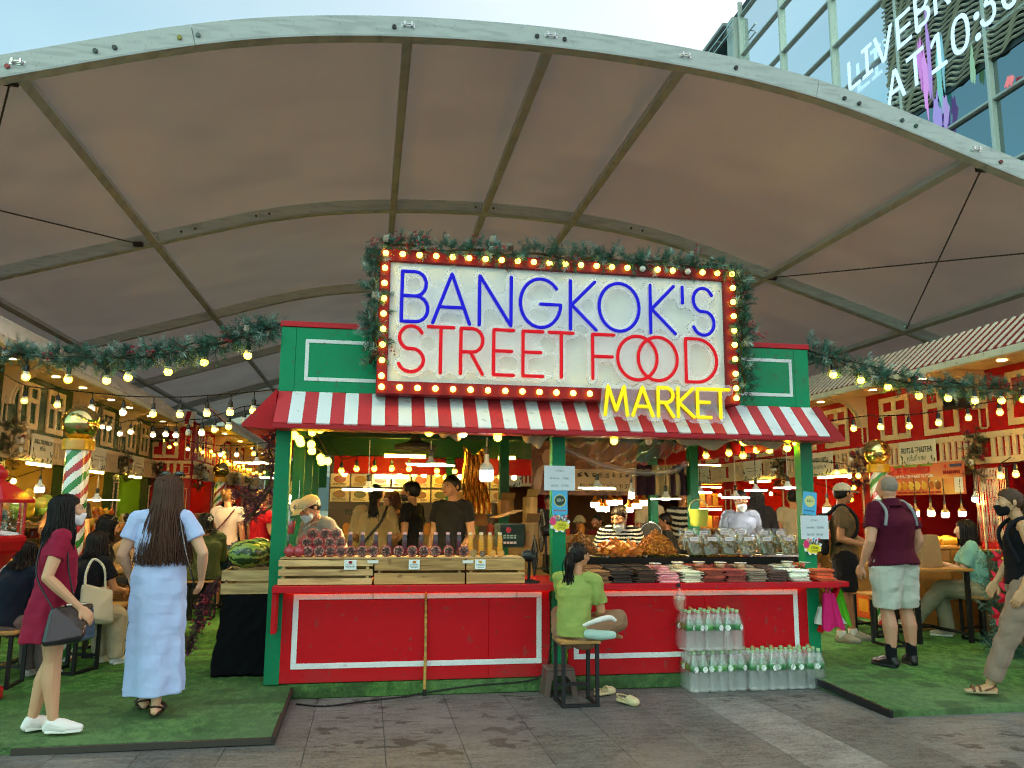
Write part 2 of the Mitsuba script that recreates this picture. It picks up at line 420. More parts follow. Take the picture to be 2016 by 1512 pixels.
for j in range(9): part(gb, 'transom', cbox(GX - .08, GX + .15, 15.7, 47.3, zs[j] - .06, zs[j] + .06, .02), 'satin', 'a9aea9')
part(gb, 'corner_column', cbox(GX - .5, GX + .4, 47.55, 48.5, 0, 35, .05), 'satin', 'a5aaa6')
for j in range(5): part(gb, 'side_pane', B(GX + .3, GX + .33, 48.55, 66, zs[j + 1], zs[j]), 'pane', (.28, .40, .44))
for y0, h in ((49.2, 3.2), (51.2, 1.6)): part(gb, 'painted_mural', plate(Point(0, 0).buffer(1.0).intersection(sbox(-2, -.0, 2, 2)), .02, (GX + .28, y0, 28.5), (0, -1, 0), (0, 0, h)), 'satin', 'd8566e')
part(gb, 'eave', cbox(GX - .7, GX + 3, 48.6, 68, 34.9, 35.2, .05), 'satin', '8a908e')
tr = [tube([(GX - .75, 47, 34.3), (GX - .75, 68, 34.3)], .05, 5), tube([(GX - .75, 47, 33.7), (GX - .75, 68, 33.7)], .05, 5)]
for k in range(24): tr.append(tube([(GX - .75, 47 + k * .85, 33.7 + .6 * (k % 2)), (GX - .75, 47.85 + k * .85, 34.3 - .6 * (k % 2))], .03, 4))
part(gb, 'gutter_truss', join(tr), 'metal', (.5, .52, .5))
# reflections of a louvre screen and its lettering, built as slats and glowing plates
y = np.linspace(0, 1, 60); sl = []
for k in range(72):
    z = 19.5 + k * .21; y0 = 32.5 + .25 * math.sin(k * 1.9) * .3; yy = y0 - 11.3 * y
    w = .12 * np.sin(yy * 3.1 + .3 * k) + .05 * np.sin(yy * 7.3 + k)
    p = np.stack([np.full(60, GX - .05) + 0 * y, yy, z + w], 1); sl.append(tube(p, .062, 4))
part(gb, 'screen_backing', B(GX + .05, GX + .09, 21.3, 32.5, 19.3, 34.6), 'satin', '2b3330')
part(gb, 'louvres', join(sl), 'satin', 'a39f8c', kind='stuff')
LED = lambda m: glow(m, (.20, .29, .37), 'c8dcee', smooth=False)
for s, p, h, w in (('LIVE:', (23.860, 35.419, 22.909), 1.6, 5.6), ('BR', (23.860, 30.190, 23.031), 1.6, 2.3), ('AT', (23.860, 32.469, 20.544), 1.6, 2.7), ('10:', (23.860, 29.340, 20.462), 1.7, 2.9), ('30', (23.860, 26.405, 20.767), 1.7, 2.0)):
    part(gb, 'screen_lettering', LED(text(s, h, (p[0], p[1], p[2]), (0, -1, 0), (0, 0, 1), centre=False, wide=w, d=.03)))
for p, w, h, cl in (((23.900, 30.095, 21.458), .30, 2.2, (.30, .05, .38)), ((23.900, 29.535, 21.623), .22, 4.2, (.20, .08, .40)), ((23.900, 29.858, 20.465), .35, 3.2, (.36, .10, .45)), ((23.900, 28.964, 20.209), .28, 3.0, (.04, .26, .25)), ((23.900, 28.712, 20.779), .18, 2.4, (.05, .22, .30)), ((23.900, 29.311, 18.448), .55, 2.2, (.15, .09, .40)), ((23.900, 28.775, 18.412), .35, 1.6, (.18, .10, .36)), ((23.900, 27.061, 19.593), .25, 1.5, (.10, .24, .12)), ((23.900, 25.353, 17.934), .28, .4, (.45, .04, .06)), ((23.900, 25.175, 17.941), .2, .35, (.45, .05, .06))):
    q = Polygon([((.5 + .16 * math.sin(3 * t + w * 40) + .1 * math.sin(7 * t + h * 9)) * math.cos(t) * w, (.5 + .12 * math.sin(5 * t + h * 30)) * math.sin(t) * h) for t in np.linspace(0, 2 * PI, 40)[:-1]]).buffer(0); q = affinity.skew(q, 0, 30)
    part(gb, 'screen_image', glow(plate(q, .02, p, (0, -1, 0), (0, 0, 1)), np.array(cl) * .6, '888888', smooth=False))  # reflected colour streaks, put on the glass as glowing plates
# far pale building beyond the open back end of the tent
fbd = thing('far_building', 'pale building seen through the open far end of the tent', 'building')
part(fbd, 'wall', B(-14, 16, 60, 72, 0, 16), 'matte', 'c8c4b4')
for i in range(10):
    for j in range(4): part(fbd, 'window', cbox(-13 + i * 2.9, -11.2 + i * 2.9, 59.9, 60.02, 1.2 + j * 3.7, 3.6 + j * 3.7), 'satin', '6a7a78')

# ================================================================ people
U1, U2 = np.array(ICO[1].vertices), np.array(ICO[2].vertices)
rp = np.random.default_rng(21)


def hp(*balls):
    """Hull of spheres and ellipsoids: (centre, radius or three radii)."""
    return m3.Manifold.hull_points(np.vstack([np.asarray(c, float) + U1 * np.asarray(r, float) for c, r in balls]))


def disc(c, n, r, k=14):
    n = np.asarray(n, float); n = n / np.linalg.norm(n); a = np.cross(n, [0.31, 0.2, 0.93]); a /= np.linalg.norm(a); b = np.cross(n, a); t = np.arange(k) * 2 * PI / k
    return np.asarray(c, float) + r * (np.cos(t)[:, None] * a + np.sin(t)[:, None] * b)


def frust(a, b, ra, rb, mid=None):
    a, b = np.asarray(a, float), np.asarray(b, float)
    return m3.Manifold.hull_points(np.vstack([disc(a, b - a, ra), disc(b, b - a, rb)]))


def uni(ms): return m3.Manifold.batch_boolean(ms, m3.OpType.Add)


def soft(m, edge, it=6):
    t = tidy(m.refine_to_length(edge)); t.merge_vertices()
    if it: trimesh.smoothing.filter_taubin(t, 0.5, 0.53, iterations=it)
    return t


def thin(t, tol):
    """Drops the vertices a smoothed surface can spare."""
    t.merge_vertices(); M = m3.Manifold(m3.Mesh(np.asarray(t.vertices, np.float32), np.asarray(t.faces, np.uint32)))
    return tidy(M.simplify(tol)) if M.status() == m3.Error.NoError else t


def loft(rings, n=40, fold=None):
    """A closed tube through rings (centre, rx, ry[, yaw in degrees]); fold(i, angle) scales the radius."""
    V = []; g = np.arange(n) * 2 * PI / n
    cs = np.array([r[0] for r in rings], float); ax = np.gradient(cs, axis=0); ax /= np.linalg.norm(ax, axis=1, keepdims=True)
    for i, r in enumerate(rings):
        yw = math.radians(r[3]) if len(r) > 3 else 0; X = np.array([math.cos(yw), math.sin(yw), 0]); X = X - ax[i] * (X @ ax[i]); X /= np.linalg.norm(X); Y = np.cross(ax[i], X)
        k = 1 if fold is None else fold(i / (len(rings) - 1), g)[:, None]
        V.append(cs[i] + k * (np.cos(g)[:, None] * X * r[1] + np.sin(g)[:, None] * Y * r[2]))
    m = len(rings); i, j = np.meshgrid(np.arange(m - 1), np.arange(n), indexing='ij'); j2 = (j + 1) % n
    q = np.stack([i * n + j, i * n + j2, (i + 1) * n + j2, (i + 1) * n + j], -1).reshape(-1, 4); V = np.vstack(V)
    V = np.vstack([V, cs[:1], cs[-1:]]); b, t = m * n, m * n + 1; k = np.arange(n); k2 = (k + 1) % n
    f = np.vstack([q[:, [0, 1, 2]], q[:, [0, 2, 3]], np.stack([k2, k, k * 0 + b], 1), np.stack([(m - 1) * n + k, (m - 1) * n + k2, k * 0 + t], 1)])
    M = m3.Manifold(m3.Mesh(V.astype(np.float32), f.astype(np.uint32)))
    return M if M.volume() > 0 else m3.Manifold(m3.Mesh(V.astype(np.float32), f[:, ::-1].astype(np.uint32)))


def resample(rings, k=5):
    c = path([np.r_[r[0], r[1], r[2], (r[3] if len(r) > 3 else 0)] for r in rings], k * len(rings)); return [(q[:3], max(q[3], .004), max(q[4], .004), q[5]) for q in c]


def crease(t, amp, fx=7, fz=16, seed=0):
    """Cloth folds pushed along the normals."""
    p = np.array(t.vertices); d = meshkit.fbm(p * [fx, fx, fz] + seed, 3, seed) - .5; rd_ = 1 - np.abs(2 * meshkit.noise(p * [fx * 1.7, fx * 1.7, fz * 1.5] + seed + p[:, [2, 0, 1]] * 5, seed + 3) - 1); d = d + .14 * (rd_ ** 5 - .2); d2 = np.sin((p[:, 0] * 1.3 + p[:, 1] - p[:, 2] * 1.1) * 42 + 6 * meshkit.noise(p * 6 + seed)) * .22
    t.vertices = p + np.array(t.vertex_normals) * ((d + d2 * .6) * amp)[:, None]; return t


def STAND(arms=None, **kw):
    j = dict(P=(0, 0, .53), W=(0, .004, .61), CH=(0, .0, .725), N=(0, -.006, .835), HD=(0, .012, .925), sL=(-.105, -.004, .805), sR=(.105, -.004, .805), eL=(-.138, -.015, .635), eR=(.138, -.015, .635), wL=(-.142, .03, .487), wR=(.142, .03, .487),
             hL=(-.05, 0, .505), hR=(.05, 0, .505), kL=(-.056, .006, .28), kR=(.056, .006, .28), aL=(-.062, -.012, .045), aR=(.062, -.012, .045), tL=8, tR=-8)
    j.update(kw); return j


def SIT(seat=.27, lean=0.0, feet=.26, **kw):
    """Sitting: hips at seat height (as a fraction of the height), thighs forward, feet on the ground."""
    z = seat + .045; k = min(seat + .03, .29)
    j = dict(P=(0, 0, z + .01), W=(0, .0 + lean * .25, z + .09), CH=(0, lean * .6, z + .205), N=(0, lean - .006, z + .315), HD=(0, lean + .02, z + .405), sL=(-.105, lean * .92, z + .285), sR=(.105, lean * .92, z + .285), eL=(-.135, lean + .04, z + .125), eR=(.135, lean + .04, z + .125),
             wL=(-.08, lean + .17, z + .10), wR=(.08, lean + .17, z + .10), hL=(-.05, .01, z), hR=(.05, .01, z), kL=(-.065, .24, k + .01), kR=(.065, .24, k + .01), aL=(-.065, feet, .045), aR=(.065, feet, .045), tL=5, tR=-5)
    j.update(kw); return j


def hand(w, e, H, side, curl=.6, palm=(0, 0, 1)):
    """Palm, four fingers of different lengths and a thumb, in the person's unit frame."""
    d = np.array(w) - np.array(e); d /= np.linalg.norm(d); n = np.asarray(palm, float); n = n - d * (n @ d); n /= np.linalg.norm(n); s = np.cross(d, n) * side; ms = []; w = np.array(w)
    kn = []
    for i, o in enumerate((-.0165, -.0055, .0055, .0160)): kn.append(w + d * (.054 - .002 * abs(i - 1.4)) + s * o)
    ms.append(hp((w, .0125), (w + d * .02 + s * .012, .011), (w + d * .02 - s * .012, .011), (kn[0], .0085), (kn[3], .0078)))
    for i, l in enumerate((.040, .045, .042, .033)):
        c = curl * (1 + .12 * i); p = kn[i]; a = d
        for q, f in enumerate((.45, .32, .26)):
            c_ = c * (.55 + .35 * q); a = a * math.cos(c_) + n * math.sin(c_) * 1.0; a /= np.linalg.norm(a); p2 = p + a * l * f; ms.append(hp((p, .0068 - .0008 * q), (p2, .006 - .0008 * q))); p = p2
    t0 = w + d * .018 - s * .014; t1 = t0 + (d * .6 - s * .75 + n * .25) * .024; t2 = t1 + (d * .95 - s * .1 + n * .3) * .022; ms += [hp((t0, .0095), (t1, .0078)), hp((t1, .0078), (t2, .006))]
    return ms


def person(label, pos, yaw, H, J, skin, wear, hair, face=True, head=(0, 0), edge=.011, build=1.0, curl=(.55, .55), palms=((1, 0, 0), (-1, 0, 0)), group=None, mask=None, feet=None, cat='person'):
    """J: joints in units of the height, the person facing +y; wear: clothes; head: (turn, nod) in degrees."""
    K = thing('person', label, cat, group); J = {k: (np.array(v, float) if isinstance(v, (tuple, list, np.ndarray)) else v) for k, v in J.items()}
    A = math.radians(yaw); R = np.array([[math.cos(A), -math.sin(A), 0], [math.sin(A), math.cos(A), 0], [0, 0, 1]]) * H; pos = np.array(pos, float)

    def put(par, name, t, bsdf, col, smooth=True, label=None, kind=None):
        t = tidy(t).copy(); t.vertices = np.array(t.vertices) @ R.T + pos; return part(par, name, t, bsdf, col, smooth, label=label, kind=kind)
    hy, hn = math.radians(head[0]), math.radians(head[1]); HR = np.array([[math.cos(hy), -math.sin(hy), 0], [math.sin(hy), math.cos(hy), 0], [0, 0, 1]]) @ np.array([[1, 0, 0], [0, math.cos(hn), -math.sin(hn)], [0, math.sin(hn), math.cos(hn)]])
    HD = J['HD']; h = lambda x, y, z: HD + HR @ np.array([x, y, z]); E = edge / H * 1.0; b = build

    def hsoft(m, e, it): t = soft(m, e, it); t.vertices = np.array(t.vertices) @ HR.T + HD; return t
    # body
    bn = [hp((J['N'] + [0, -.002, -.03], (.048, .027, .026)), (J['N'], .030)), hp((J['N'] + [0, -.002, 0], .030), (h(0, -.012, -.035), .031))]
    bn += [hp((J['P'], (.085 * b, .062 * b, .055)), (J['W'], (.07 * b, .052 * b, .04))), hp((J['W'], (.07 * b, .052 * b, .04)), (J['CH'], (.085 * b, .058 * b, .06))), hp((J['CH'], (.08 * b, .055 * b, .06)), (J['sL'] * .9 + J['sR'] * .1, .03), (J['sR'] * .9 + J['sL'] * .1, .03), (J['N'] + [0, 0, -.025], .026))]
    for s in 'LR':
        S, e, w, hi, k, a = (J[x + s] for x in 'sewhka'); sg = -1 if s == 'L' else 1
        bn += [hp((S, .033 * b), (S * .55 + e * .45, .029 * b), (e, .0225 * b)), hp((e, .0225 * b), (e * .7 + w * .3, .0235 * b), (w, .0145)), hp((hi, .052 * b), (k, .034)), hp((k, .034), (k * .68 + a * .32 - np.array([0, .010, 0]) * float(abs(k[2] - a[2]) > .1), .0345 * b), (a, .0195))]
        bn += hand(w, e, H, sg, curl[0 if s == 'L' else 1], palms[0 if s == 'L' else 1])
        t = math.radians(J['t' + s]); f = np.array([-math.sin(t), math.cos(t), 0]); q = np.cross(f, [0, 0, 1])
        if feet != 'none': bn.append(hp((a + [0, 0, -.02], .022), (a - f * .018 + [0, 0, -.03], .016), (a + f * .055 + q * .012 + [0, 0, -.034], .011), (a + f * .095 + [0, 0, -.038], .009), (a + f * .06 - q * .014 + [0, 0, -.035], .010)))
    put(K, 'body', thin(soft(uni(bn), E, 8), E * .055), 'skin', skin)
    hb = [hp(((0, -.006, .014), (.0465, .057, .052))), hp(((0, .018, .0), (.043, .040, .04)), ((0, .026, -.040), (.030, .028, .022)), ((0, .040, -.052), .013), ((0, -.02, -.03), (.036, .03, .03))), hp(((0, .052, .012), .007), ((0, .066, -.016), .0085), ((-.010, .055, -.018), .007), ((.010, .055, -.018), .007)),
          hp(((-.0475, -.004, -.004), (.005, .010, .017))), hp(((.0475, -.004, -.004), (.005, .010, .017))), hp(((-.024, .042, -.014), .016)), hp(((.024, .042, -.014), .016)), hp(((0, .052, -.036), (.014, .008, .008)))]
    hd = put(K, 'head', thin(hsoft(uni(hb), min(E, .0065), 5), E * .035), 'skin', skin)
    if face:
        for x in (-.0195, .0195):
            ey = put(hd, 'eye', tidy_head(ball((x, .0535, .006), 1, 2, (.0078, .0050, .0040)), HR, HD), 'gloss', 'd8d2c8')
            put(hd, 'iris', tidy_head(ball((x, .0570, .006), 1, 2, (.0038, .0028, .0038)), HR, HD), 'gloss', '1a100c'); put(hd, 'eyebrow', tidy_head(tube([(x - .011, .0545, .0185), (x, .0590, .0215), (x + .011, .0545, .0185)], [.0012, .0022, .0012], 6), HR, HD), 'matte', '17100d')
            put(hd, 'eyelid', tidy_head(tube([(x - .0085, .0545, .0075), (x, .0588, .0108), (x + .0085, .0545, .0075)], [.001, .0017, .001], 6), HR, HD), 'matte', '20130f')
        if not mask: put(hd, 'mouth', tidy_head(join(ball((0, .0585, -.0335), 1, 2, (.0125, .0045, .0030)), ball((0, .0580, -.0385), 1, 2, (.0110, .0048, .0034))), HR, HD), 'skin', '9a5048')
    if mask:
        c, low = mask; dz = -.022 if low else 0
        mk = hp(((0, .030, -.034 + dz), (.039, .034, .036)), ((0, .064, -.024 + dz), .012), ((0, .050, -.058 + dz), .014)).trim_by_plane((0, 1, 0), .012)
        put(hd, 'face_mask', hsoft(mk, .006, 2), 'fabric', c)
        for x in (-1, 1): put(hd, 'mask_loop', tidy_head(tube([(x * .036, .018, -.02 + dz), (x * .047, .002, -.002), (x * .050, -.012, .004), (x * .047, -.008, -.02), (x * .036, .014, -.05 + dz)], .0011, 4), HR, HD), 'matte', c)
    # clothes
    for g in wear:
        kind, col = g[0], g[1]; o = g[2] if len(g) > 2 else {}; l = o.get('l', .012); fab = o.get('bsdf', 'fabric'); w = o.get('w', 1.0) * b; ms = []
        if kind in ('shirt', 'tank'):
            P, W, CH, N = J['P'], J['W'], J['CH'], J['N']; hem = o.get('hem', .03); ax = (P - W) / np.linalg.norm(P - W)
            rg_ = [(P + ax * hem, (.092 + l) * w, (.072 + l) * w), (P, (.09 + l) * w, (.07 + l) * w), (W, (.077 + l) * w, (.060 + l) * w), (CH, (.090 + l) * w, (.064 + l) * w), (CH * .45 + (J['sL'] + J['sR']) * .275, (.102 + l * .6) * w, (.055 + l * .6) * w), ((J['sL'] + J['sR']) / 2 + (N - CH) * .12, .088, .042), (N + (N - CH) * -.02, .042 if kind == 'shirt' else .05, .040)]
            yw = o.get('twist', 0); rg_ = [(r[0], r[1], r[2], yw) for r in rg_]
            ms.append(loft(resample(rg_), 40))
            for s in 'LR':
                S, e = J['s' + s], J['e' + s]; q = o.get('sleeve', .55)
                if kind == 'tank': continue
                d = (S - (J['sL'] + J['sR']) / 2); ms.append(hp((S, .034 + l * .25), (S - d * .35, .040 + l * .3)))
                if q <= 1: ms.append(frust(S, S + (e - S) * q, .034 + l * .3, .030 + l * .65))
                else: ms += [frust(S, e, .038 + l * .45, .029 + l * .6), hp((e, .029 + l * .6)), frust(e, e + (J['w' + s] - e) * (q - 1), .029 + l * .6, .021 + l * .5)]
        elif kind in ('pants', 'shorts'):
            P, W = J['P'], J['W']; q = o.get('len', 1.0 if kind == 'pants' else .45)
            ms.append(hp((W * .45 + P * .55 + [0, 0, .0], (.076 * w + l * .3, .058 * w + l * .3, .012)), (P, (.09 * w + l * .4, .068 * w + l * .4, .05))))
            for s in 'LR':
                hi, k, a = J['h' + s], J['k' + s], J['a' + s]; r0, r1, r2 = .060 * w + l, .041 + l * o.get('flare', 1), .030 + l * o.get('flare', 1)
                ms.append(hp((hi, r0 * .98), (P, (.06 * w, .06 * w, .045))))
                if q <= .5: ms.append(frust(hi, hi + (k - hi) * q * 2, r0, r0 + (r1 - r0) * q * 2 + l * .3))
                else: ms += [frust(hi, k, r0, r1), hp((k, r1)), frust(k, k + (a - k) * (q - .5) * 2, r1, r2)]
        elif kind == 'dress':
            P, W, CH, N = J['P'], J['W'], J['CH'], J['N']; z0 = o['hem']; fl = o.get('flare', .03); kx, ky = o.get('shift', (0, 0))
            rg_ = [(np.array([P[0] + kx, P[1] + ky, z0]), .098 * w + fl, .078 * w + fl), (np.array([P[0] + kx * .5, P[1] + ky * .5, (z0 + P[2]) / 2]), .10 * w + fl * .6, .08 * w + fl * .6), (P, (.094 + l) * w, (.074 + l) * w), (W, (.087 + l) * w, (.068 + l) * w), (CH, (.090 + l) * w, (.065 + l) * w), (CH * .45 + (J['sL'] + J['sR']) * .275, (.102 + l * .5) * w, (.055 + l * .5) * w), ((J['sL'] + J['sR']) / 2 + (N - CH) * .12, .085, .040), (N, .040, .036)]
            nf, am = o.get('folds', (9, .07)); ms.append(loft(resample(rg_, 6), 72, lambda t, g_: 1 + am * max(0, 1 - t * 2.2) * np.sin(g_ * nf + 2 * np.sin(g_ * 2) + t * 4)))
            for s in 'LR':
                S, e = J['s' + s], J['e' + s]; q = o.get('sleeve', .5); d = (S - (J['sL'] + J['sR']) / 2)
                ms += [hp((S, .034 + l * .2), (S - d * .35, .039 + l * .3)), frust(S, S + (e - S) * q, .034 + l * .25, .031 + l * .6)]
        elif kind in ('shoes', 'sandals', 'socks'):
            for s in 'LR':
                a = J['a' + s]; t = math.radians(J['t' + s]); f = np.array([-math.sin(t), math.cos(t), 0]); q = np.cross(f, [0, 0, 1]); up = np.array([0, 0, 1.0])
                if kind == 'socks': put(K, 'sock', soft(uni([frust(a + (J['k' + s] - a) * o.get('h', .28), a - [0, 0, .02], .030, .026)]), E, 1), fab, col); continue
                toe = a + f * .105 - up * .034
                if kind == 'shoes':
                    sh = soft(uni([hp((a - up * .008 - f * .006, .0255), (a - f * .022 - up * .026, .019), (a + f * .05 + q * .013 - up * .026, .0185), (a + f * .05 - q * .013 - up * .026, .0185), (toe + up * .006, .0150), (a + f * .035 - up * .008, .020))]), E * .8, 4)
                    sk_ = put(K, 'shoe', sh, 'satin', col)
                so = m3.Manifold.hull_points(np.vstack([np.array([a - f * .026 + q * y_ - up * z_ for y_ in (-.019, .019) for z_ in (.032, .045)]), np.array([a + f * .06 + q * y_ - up * z_ for y_ in (-.030, .027) for z_ in (.032, .045)]), np.array([a + f * .115 + q * y_ - up * z_ for y_ in (-.016, .012) for z_ in (.032, .045)])]))
                so = put(sk_ if kind == 'shoes' else K, 'sole', soft(so, E, 3), 'satin', o.get('sole', 'e8e6e0'))
                if kind == 'sandals':
                    for y_ in (.05, .078): put(K, 'strap', tube([a + f * y_ + q * .030 - up * .036, a + f * y_ + q * .015 - up * .018, a + f * y_ - q * .012 - up * .018, a + f * y_ - q * .029 - up * .036], .0065, 6), 'satin', col)
                    put(K, 'heel_strap', tube([a + f * .03 + q * .027 - up * .03, a - f * .02 + q * .018 - up * .012, a - f * .026 - up * .010, a - f * .02 - q * .018 - up * .012, a + f * .03 - q * .027 - up * .03], .004, 6), 'satin', col)
            continue
        t = thin(crease(soft(uni(ms), E, o.get('it', 5)), o.get('crease', .010), seed=rp.integers(99)), E * .06 if 'stripe' not in o else 1e-6)
        nm = dict(shirt='shirt', tank='tank_top', pants='trousers', shorts='shorts', dress='dress')[kind]
        if 'stripe' in o:
            z = np.array(t.triangles_center)[:, 2]; z = z + np.array(t.triangles_center)[:, 1] * .3; m_ = ((z / o['stripe'][1]) % 1) > .5
            gk = put(K, nm, trimesh.Trimesh(t.vertices, t.faces[~m_], process=False), fab, col, label=o.get('label')); put(gk, 'stripes', trimesh.Trimesh(t.vertices, t.faces[m_], process=False), fab, o['stripe'][0])
        else: put(K, nm, t, fab, col, label=o.get('label'))
    # hair
    if hair:
        kind, col = hair[0], hair[1]; o = hair[2] if len(hair) > 2 else {}
        if kind == 'bald':
            t = soft(hp(((0, -.012, .010), (.0478, .055, .053))).trim_by_plane((0, -.80, -.6), -.012), .006, 2); t.vertices = np.array(t.vertices) @ HR.T + HD; put(hd, 'hair', t, 'matte', col)
        else:
            vol = o.get('vol', 1.0); cp = hp(((0, -.008, .016), (.0515 * vol, .063 * vol, .056 * vol)), ((0, -.03, -.012), (.043 * vol, .036 * vol, .03)), ((0, -.014, .004), (.0495 * vol, .042 * vol, .03)))
            cp = cp.trim_by_plane((0, -.72, .69), o.get('line', -.012))
            t = soft(cp, .0055, 3); p = np.array(t.vertices); dd = meshkit.fbm(p * [160, 160, 40], 2, 3) - .5; t.vertices = p + np.array(t.vertex_normals) * (dd * .006)[:, None]; t.vertices = np.array(t.vertices) @ HR.T + HD
            hk = put(hd, 'hair', t, 'hairs', col)
            if kind in ('long', 'bob'):
                L = o.get('len', .25); ns = o.get('n', 260); ms = []; cs = []
                for i in range(ns):
                    th = rp.uniform(-1, 1) * o.get('arc', 2.35); lay = rp.uniform(.94, 1.12); z0 = rp.uniform(.02, .06)
                    sx, sy = math.sin(th), -math.cos(th); root = np.array([sx * .03, sy * .036 - .004, .05 + rp.uniform(0, .012)])
                    p1 = np.array([sx * .0505 * lay, sy * .061 * lay - .006, z0 * .6]); p2 = np.array([sx * .054 * lay, sy * .064 * lay - .004, -.04]); ll = L * rp.uniform(.78, 1.06)
                    end = np.array([sx * (.054 + o.get('spread', .03)) * lay + rp.normal() * .008, sy * (.05 + o.get('back', .045)) * lay - (.01 if sy < .3 else -.0), -.04 - ll]); mid = (p2 + end) / 2 + rp.normal(size=3) * .006; mid[1] += o.get('wave', 0)
                    q = path([root, p1, p2, mid, end], 12); q = np.vstack([(HR @ q[:5].T).T, (HR @ q[4]) + (q[5:] - q[4])]) + HD
                    ms.append(tube(q[[0, 1, 2, 3, 4, 6, 8, 10, 11]], np.linspace(.0046, .0010, 9) * rp.uniform(.6, 1.4), 4)); cs.append(C(col) * rp.uniform(.75, 1.35))
                t = trimesh.util.concatenate(ms); cc = np.vstack([np.tile(c, (len(m.vertices), 1)) for c, m in zip(cs, ms)]); t.vertices = np.array(t.vertices) @ R.T + pos
                part(hk, 'locks', shape(t, 'hairs', cc, True), kind='stuff')
            if kind == 'pony':
                L = o.get('len', .2); z = o.get('z', .01); ms = []; cs = []; b0 = h(0, -.064, z); sd = o.get('side', 0)
                for i in range(o.get('n', 90)):
                    r_ = rp.normal(size=3) * [.009, .008, .008]; e_ = rp.normal(size=3) * [.016, .010, .012]; ll = L * rp.uniform(.8, 1.05)
                    q = path([h(0, -.05, z + .01) + r_ * .6, b0 + r_ * .5 + [0, -.006, .0], b0 + np.array([sd * .3, -.022, -.05]) + r_ * 1.3, b0 + np.array([sd * .8, -.012, -ll * .6]) + e_, b0 + np.array([sd, -.002, -ll]) + e_ * .8], 11)
                    ms.append(tube(q, np.linspace(.004, .0015, 11), 5)); cs.append(C(col) * rp.uniform(.6, 1.4))
                t = trimesh.util.concatenate(ms); cc = np.vstack([np.tile(c, (len(m.vertices), 1)) for c, m in zip(cs, ms)]); t.vertices = np.array(t.vertices) @ R.T + pos; part(hk, 'ponytail', shape(t, 'hairs', cc, True)); put(hk, 'hair_tie', ball(b0, .011, 1), 'matte', o.get('tie', '14100e'))
            if kind == 'bun': put(hk, 'bun', crease(soft(hp((h(0, -.066, o.get('z', .02)), .026), (h(.006, -.072, o.get('z', .02) + .012), .02)), .006, 2), .012, 30, 30), 'hairs', col)
    for x in o_head.pop('next', []): put(hd, x[0], tidy_head(x[1], HR, HD), x[2], x[3])
    return K, put, J, HR, HD, hd


o_head = {}


def tidy_head(m, HR, HD): m = tidy(m).copy(); m.vertices = np.array(m.vertices) @ HR.T + HD; return m


def capmesh(brim=1, tilt=0):
    d = hp(((0, -.006, .022), (.054, .066, .052))).trim_by_plane((0, 0, 1), .018)
    b_ = hp(((-.034, .045, .020), (.006, .006, .003)), ((.034, .045, .020), (.006, .006, .003)), ((-.022, .108, .008), (.006, .006, .003)), ((.022, .108, .008), (.006, .006, .003)), ((0, .114, .008), (.006, .006, .003)))
    return soft(d, .006, 2), soft(b_, .008, 2)


SK1, SK2, SK3, SK4 = 'c99a76', 'a8704e', 'd8a888', '8a5a3c'

# ================================================================ the booth
RED, GRN, WHT = 'bb0818', '02885a', 'dfe3e4'
bt = thing('market_booth', 'green and red market booth with striped awning and red counter below the big sign', 'market stall')
YF = 6.66
for a, b in ((-.645, .495), (.4965, .994), (.9955, 1.50), (1.655, 2.845), (2.8465, 3.80)):
    part(bt, 'counter_panel', cbox(a, b, YF, YF + .03, .108, .80, .003), 'paint', 'c00414')
part(bt, 'counter_end', cbox(-.645, -.615, YF + .031, 7.9, .108, .80, .003), 'paint', RED); part(bt, 'counter_end', cbox(3.77, 3.80, YF + .031, 7.9, .108, .80, .003), 'paint', RED)
for (x0, x1, z0, z1) in ((-.545, 1.43, .212, .775), (1.70, 3.70, .235, .775)):
    w, f = .042, YF - .006
    part(bt, 'panel_trim', cbox(x0, x1, f, YF, z0, z0 + w, .002), 'paint', WHT); part(bt, 'panel_trim', cbox(x0, x1, f, YF, z1 - w, z1, .002), 'paint', WHT)
    part(bt, 'panel_trim', cbox(x0, x0 + w, f, YF, z0 + w + .0005, z1 - w - .0005, .002), 'paint', WHT); part(bt, 'panel_trim', cbox(x1 - w, x1, f, YF, z0 + w + .0005, z1 - w - .0005, .002), 'paint', WHT)
part(bt, 'counter_top', cbox(-.69, 3.98, 6.46, 7.35, .803, .852, .004), 'paint', 'c01020')
part(bt, 'led_strip', glow(B(-.6, 3.75, 6.612, 6.624, .788, .802), (1.5, .16, .02), 'ff6030', smooth=False))
part(bt, 'bracket', cbox(-.69, -.655, 6.49, YF - .002, .50, .80, .003), 'paint', RED)
part(bt, 'bracket', bar((4.03, 6.56, .815), (3.86, 6.60, .42), .02, .07, (0, 1, 0)), 'paint', RED)
part(bt, 'side_shelf', cbox(3.985, 4.10, 6.50, 7.2, .805, .850, .004), 'paint', RED)
for x in (-.74, 1.52, 3.79): part(bt, 'post', cbox(x, x + .115, YF - .004, YF + .11, .1, 2.36, .004), 'paint', '027a50')
for x, y in ((-.74, 8.2), (-.74, 9.4), (-.74, 10.6), (1.55, 9.6), (3.79, 9.2), (3.79, 10.6), (1.0, 10.6)): part(bt, 'post', cbox(x, x + .11, y, y + .11, .1, 2.36, .004), 'paint', '0a5c3c')
for a, b in ((-.74, -.622), (-.62, 1.58), (1.582, 3.77), (3.772, 3.91)): part(bt, 'fascia_board', cbox(a, b, YF, YF + .035, 2.372, 2.902, .002), 'paint', '028a5c')
part(bt, 'fascia_side', cbox(-.74, -.71, YF + .036, 10.6, 2.372, 2.90, .002), 'paint', GRN); part(bt, 'fascia_side', cbox(3.88, 3.91, YF + .036, 10.6, 2.372, 2.90, .002), 'paint', GRN)
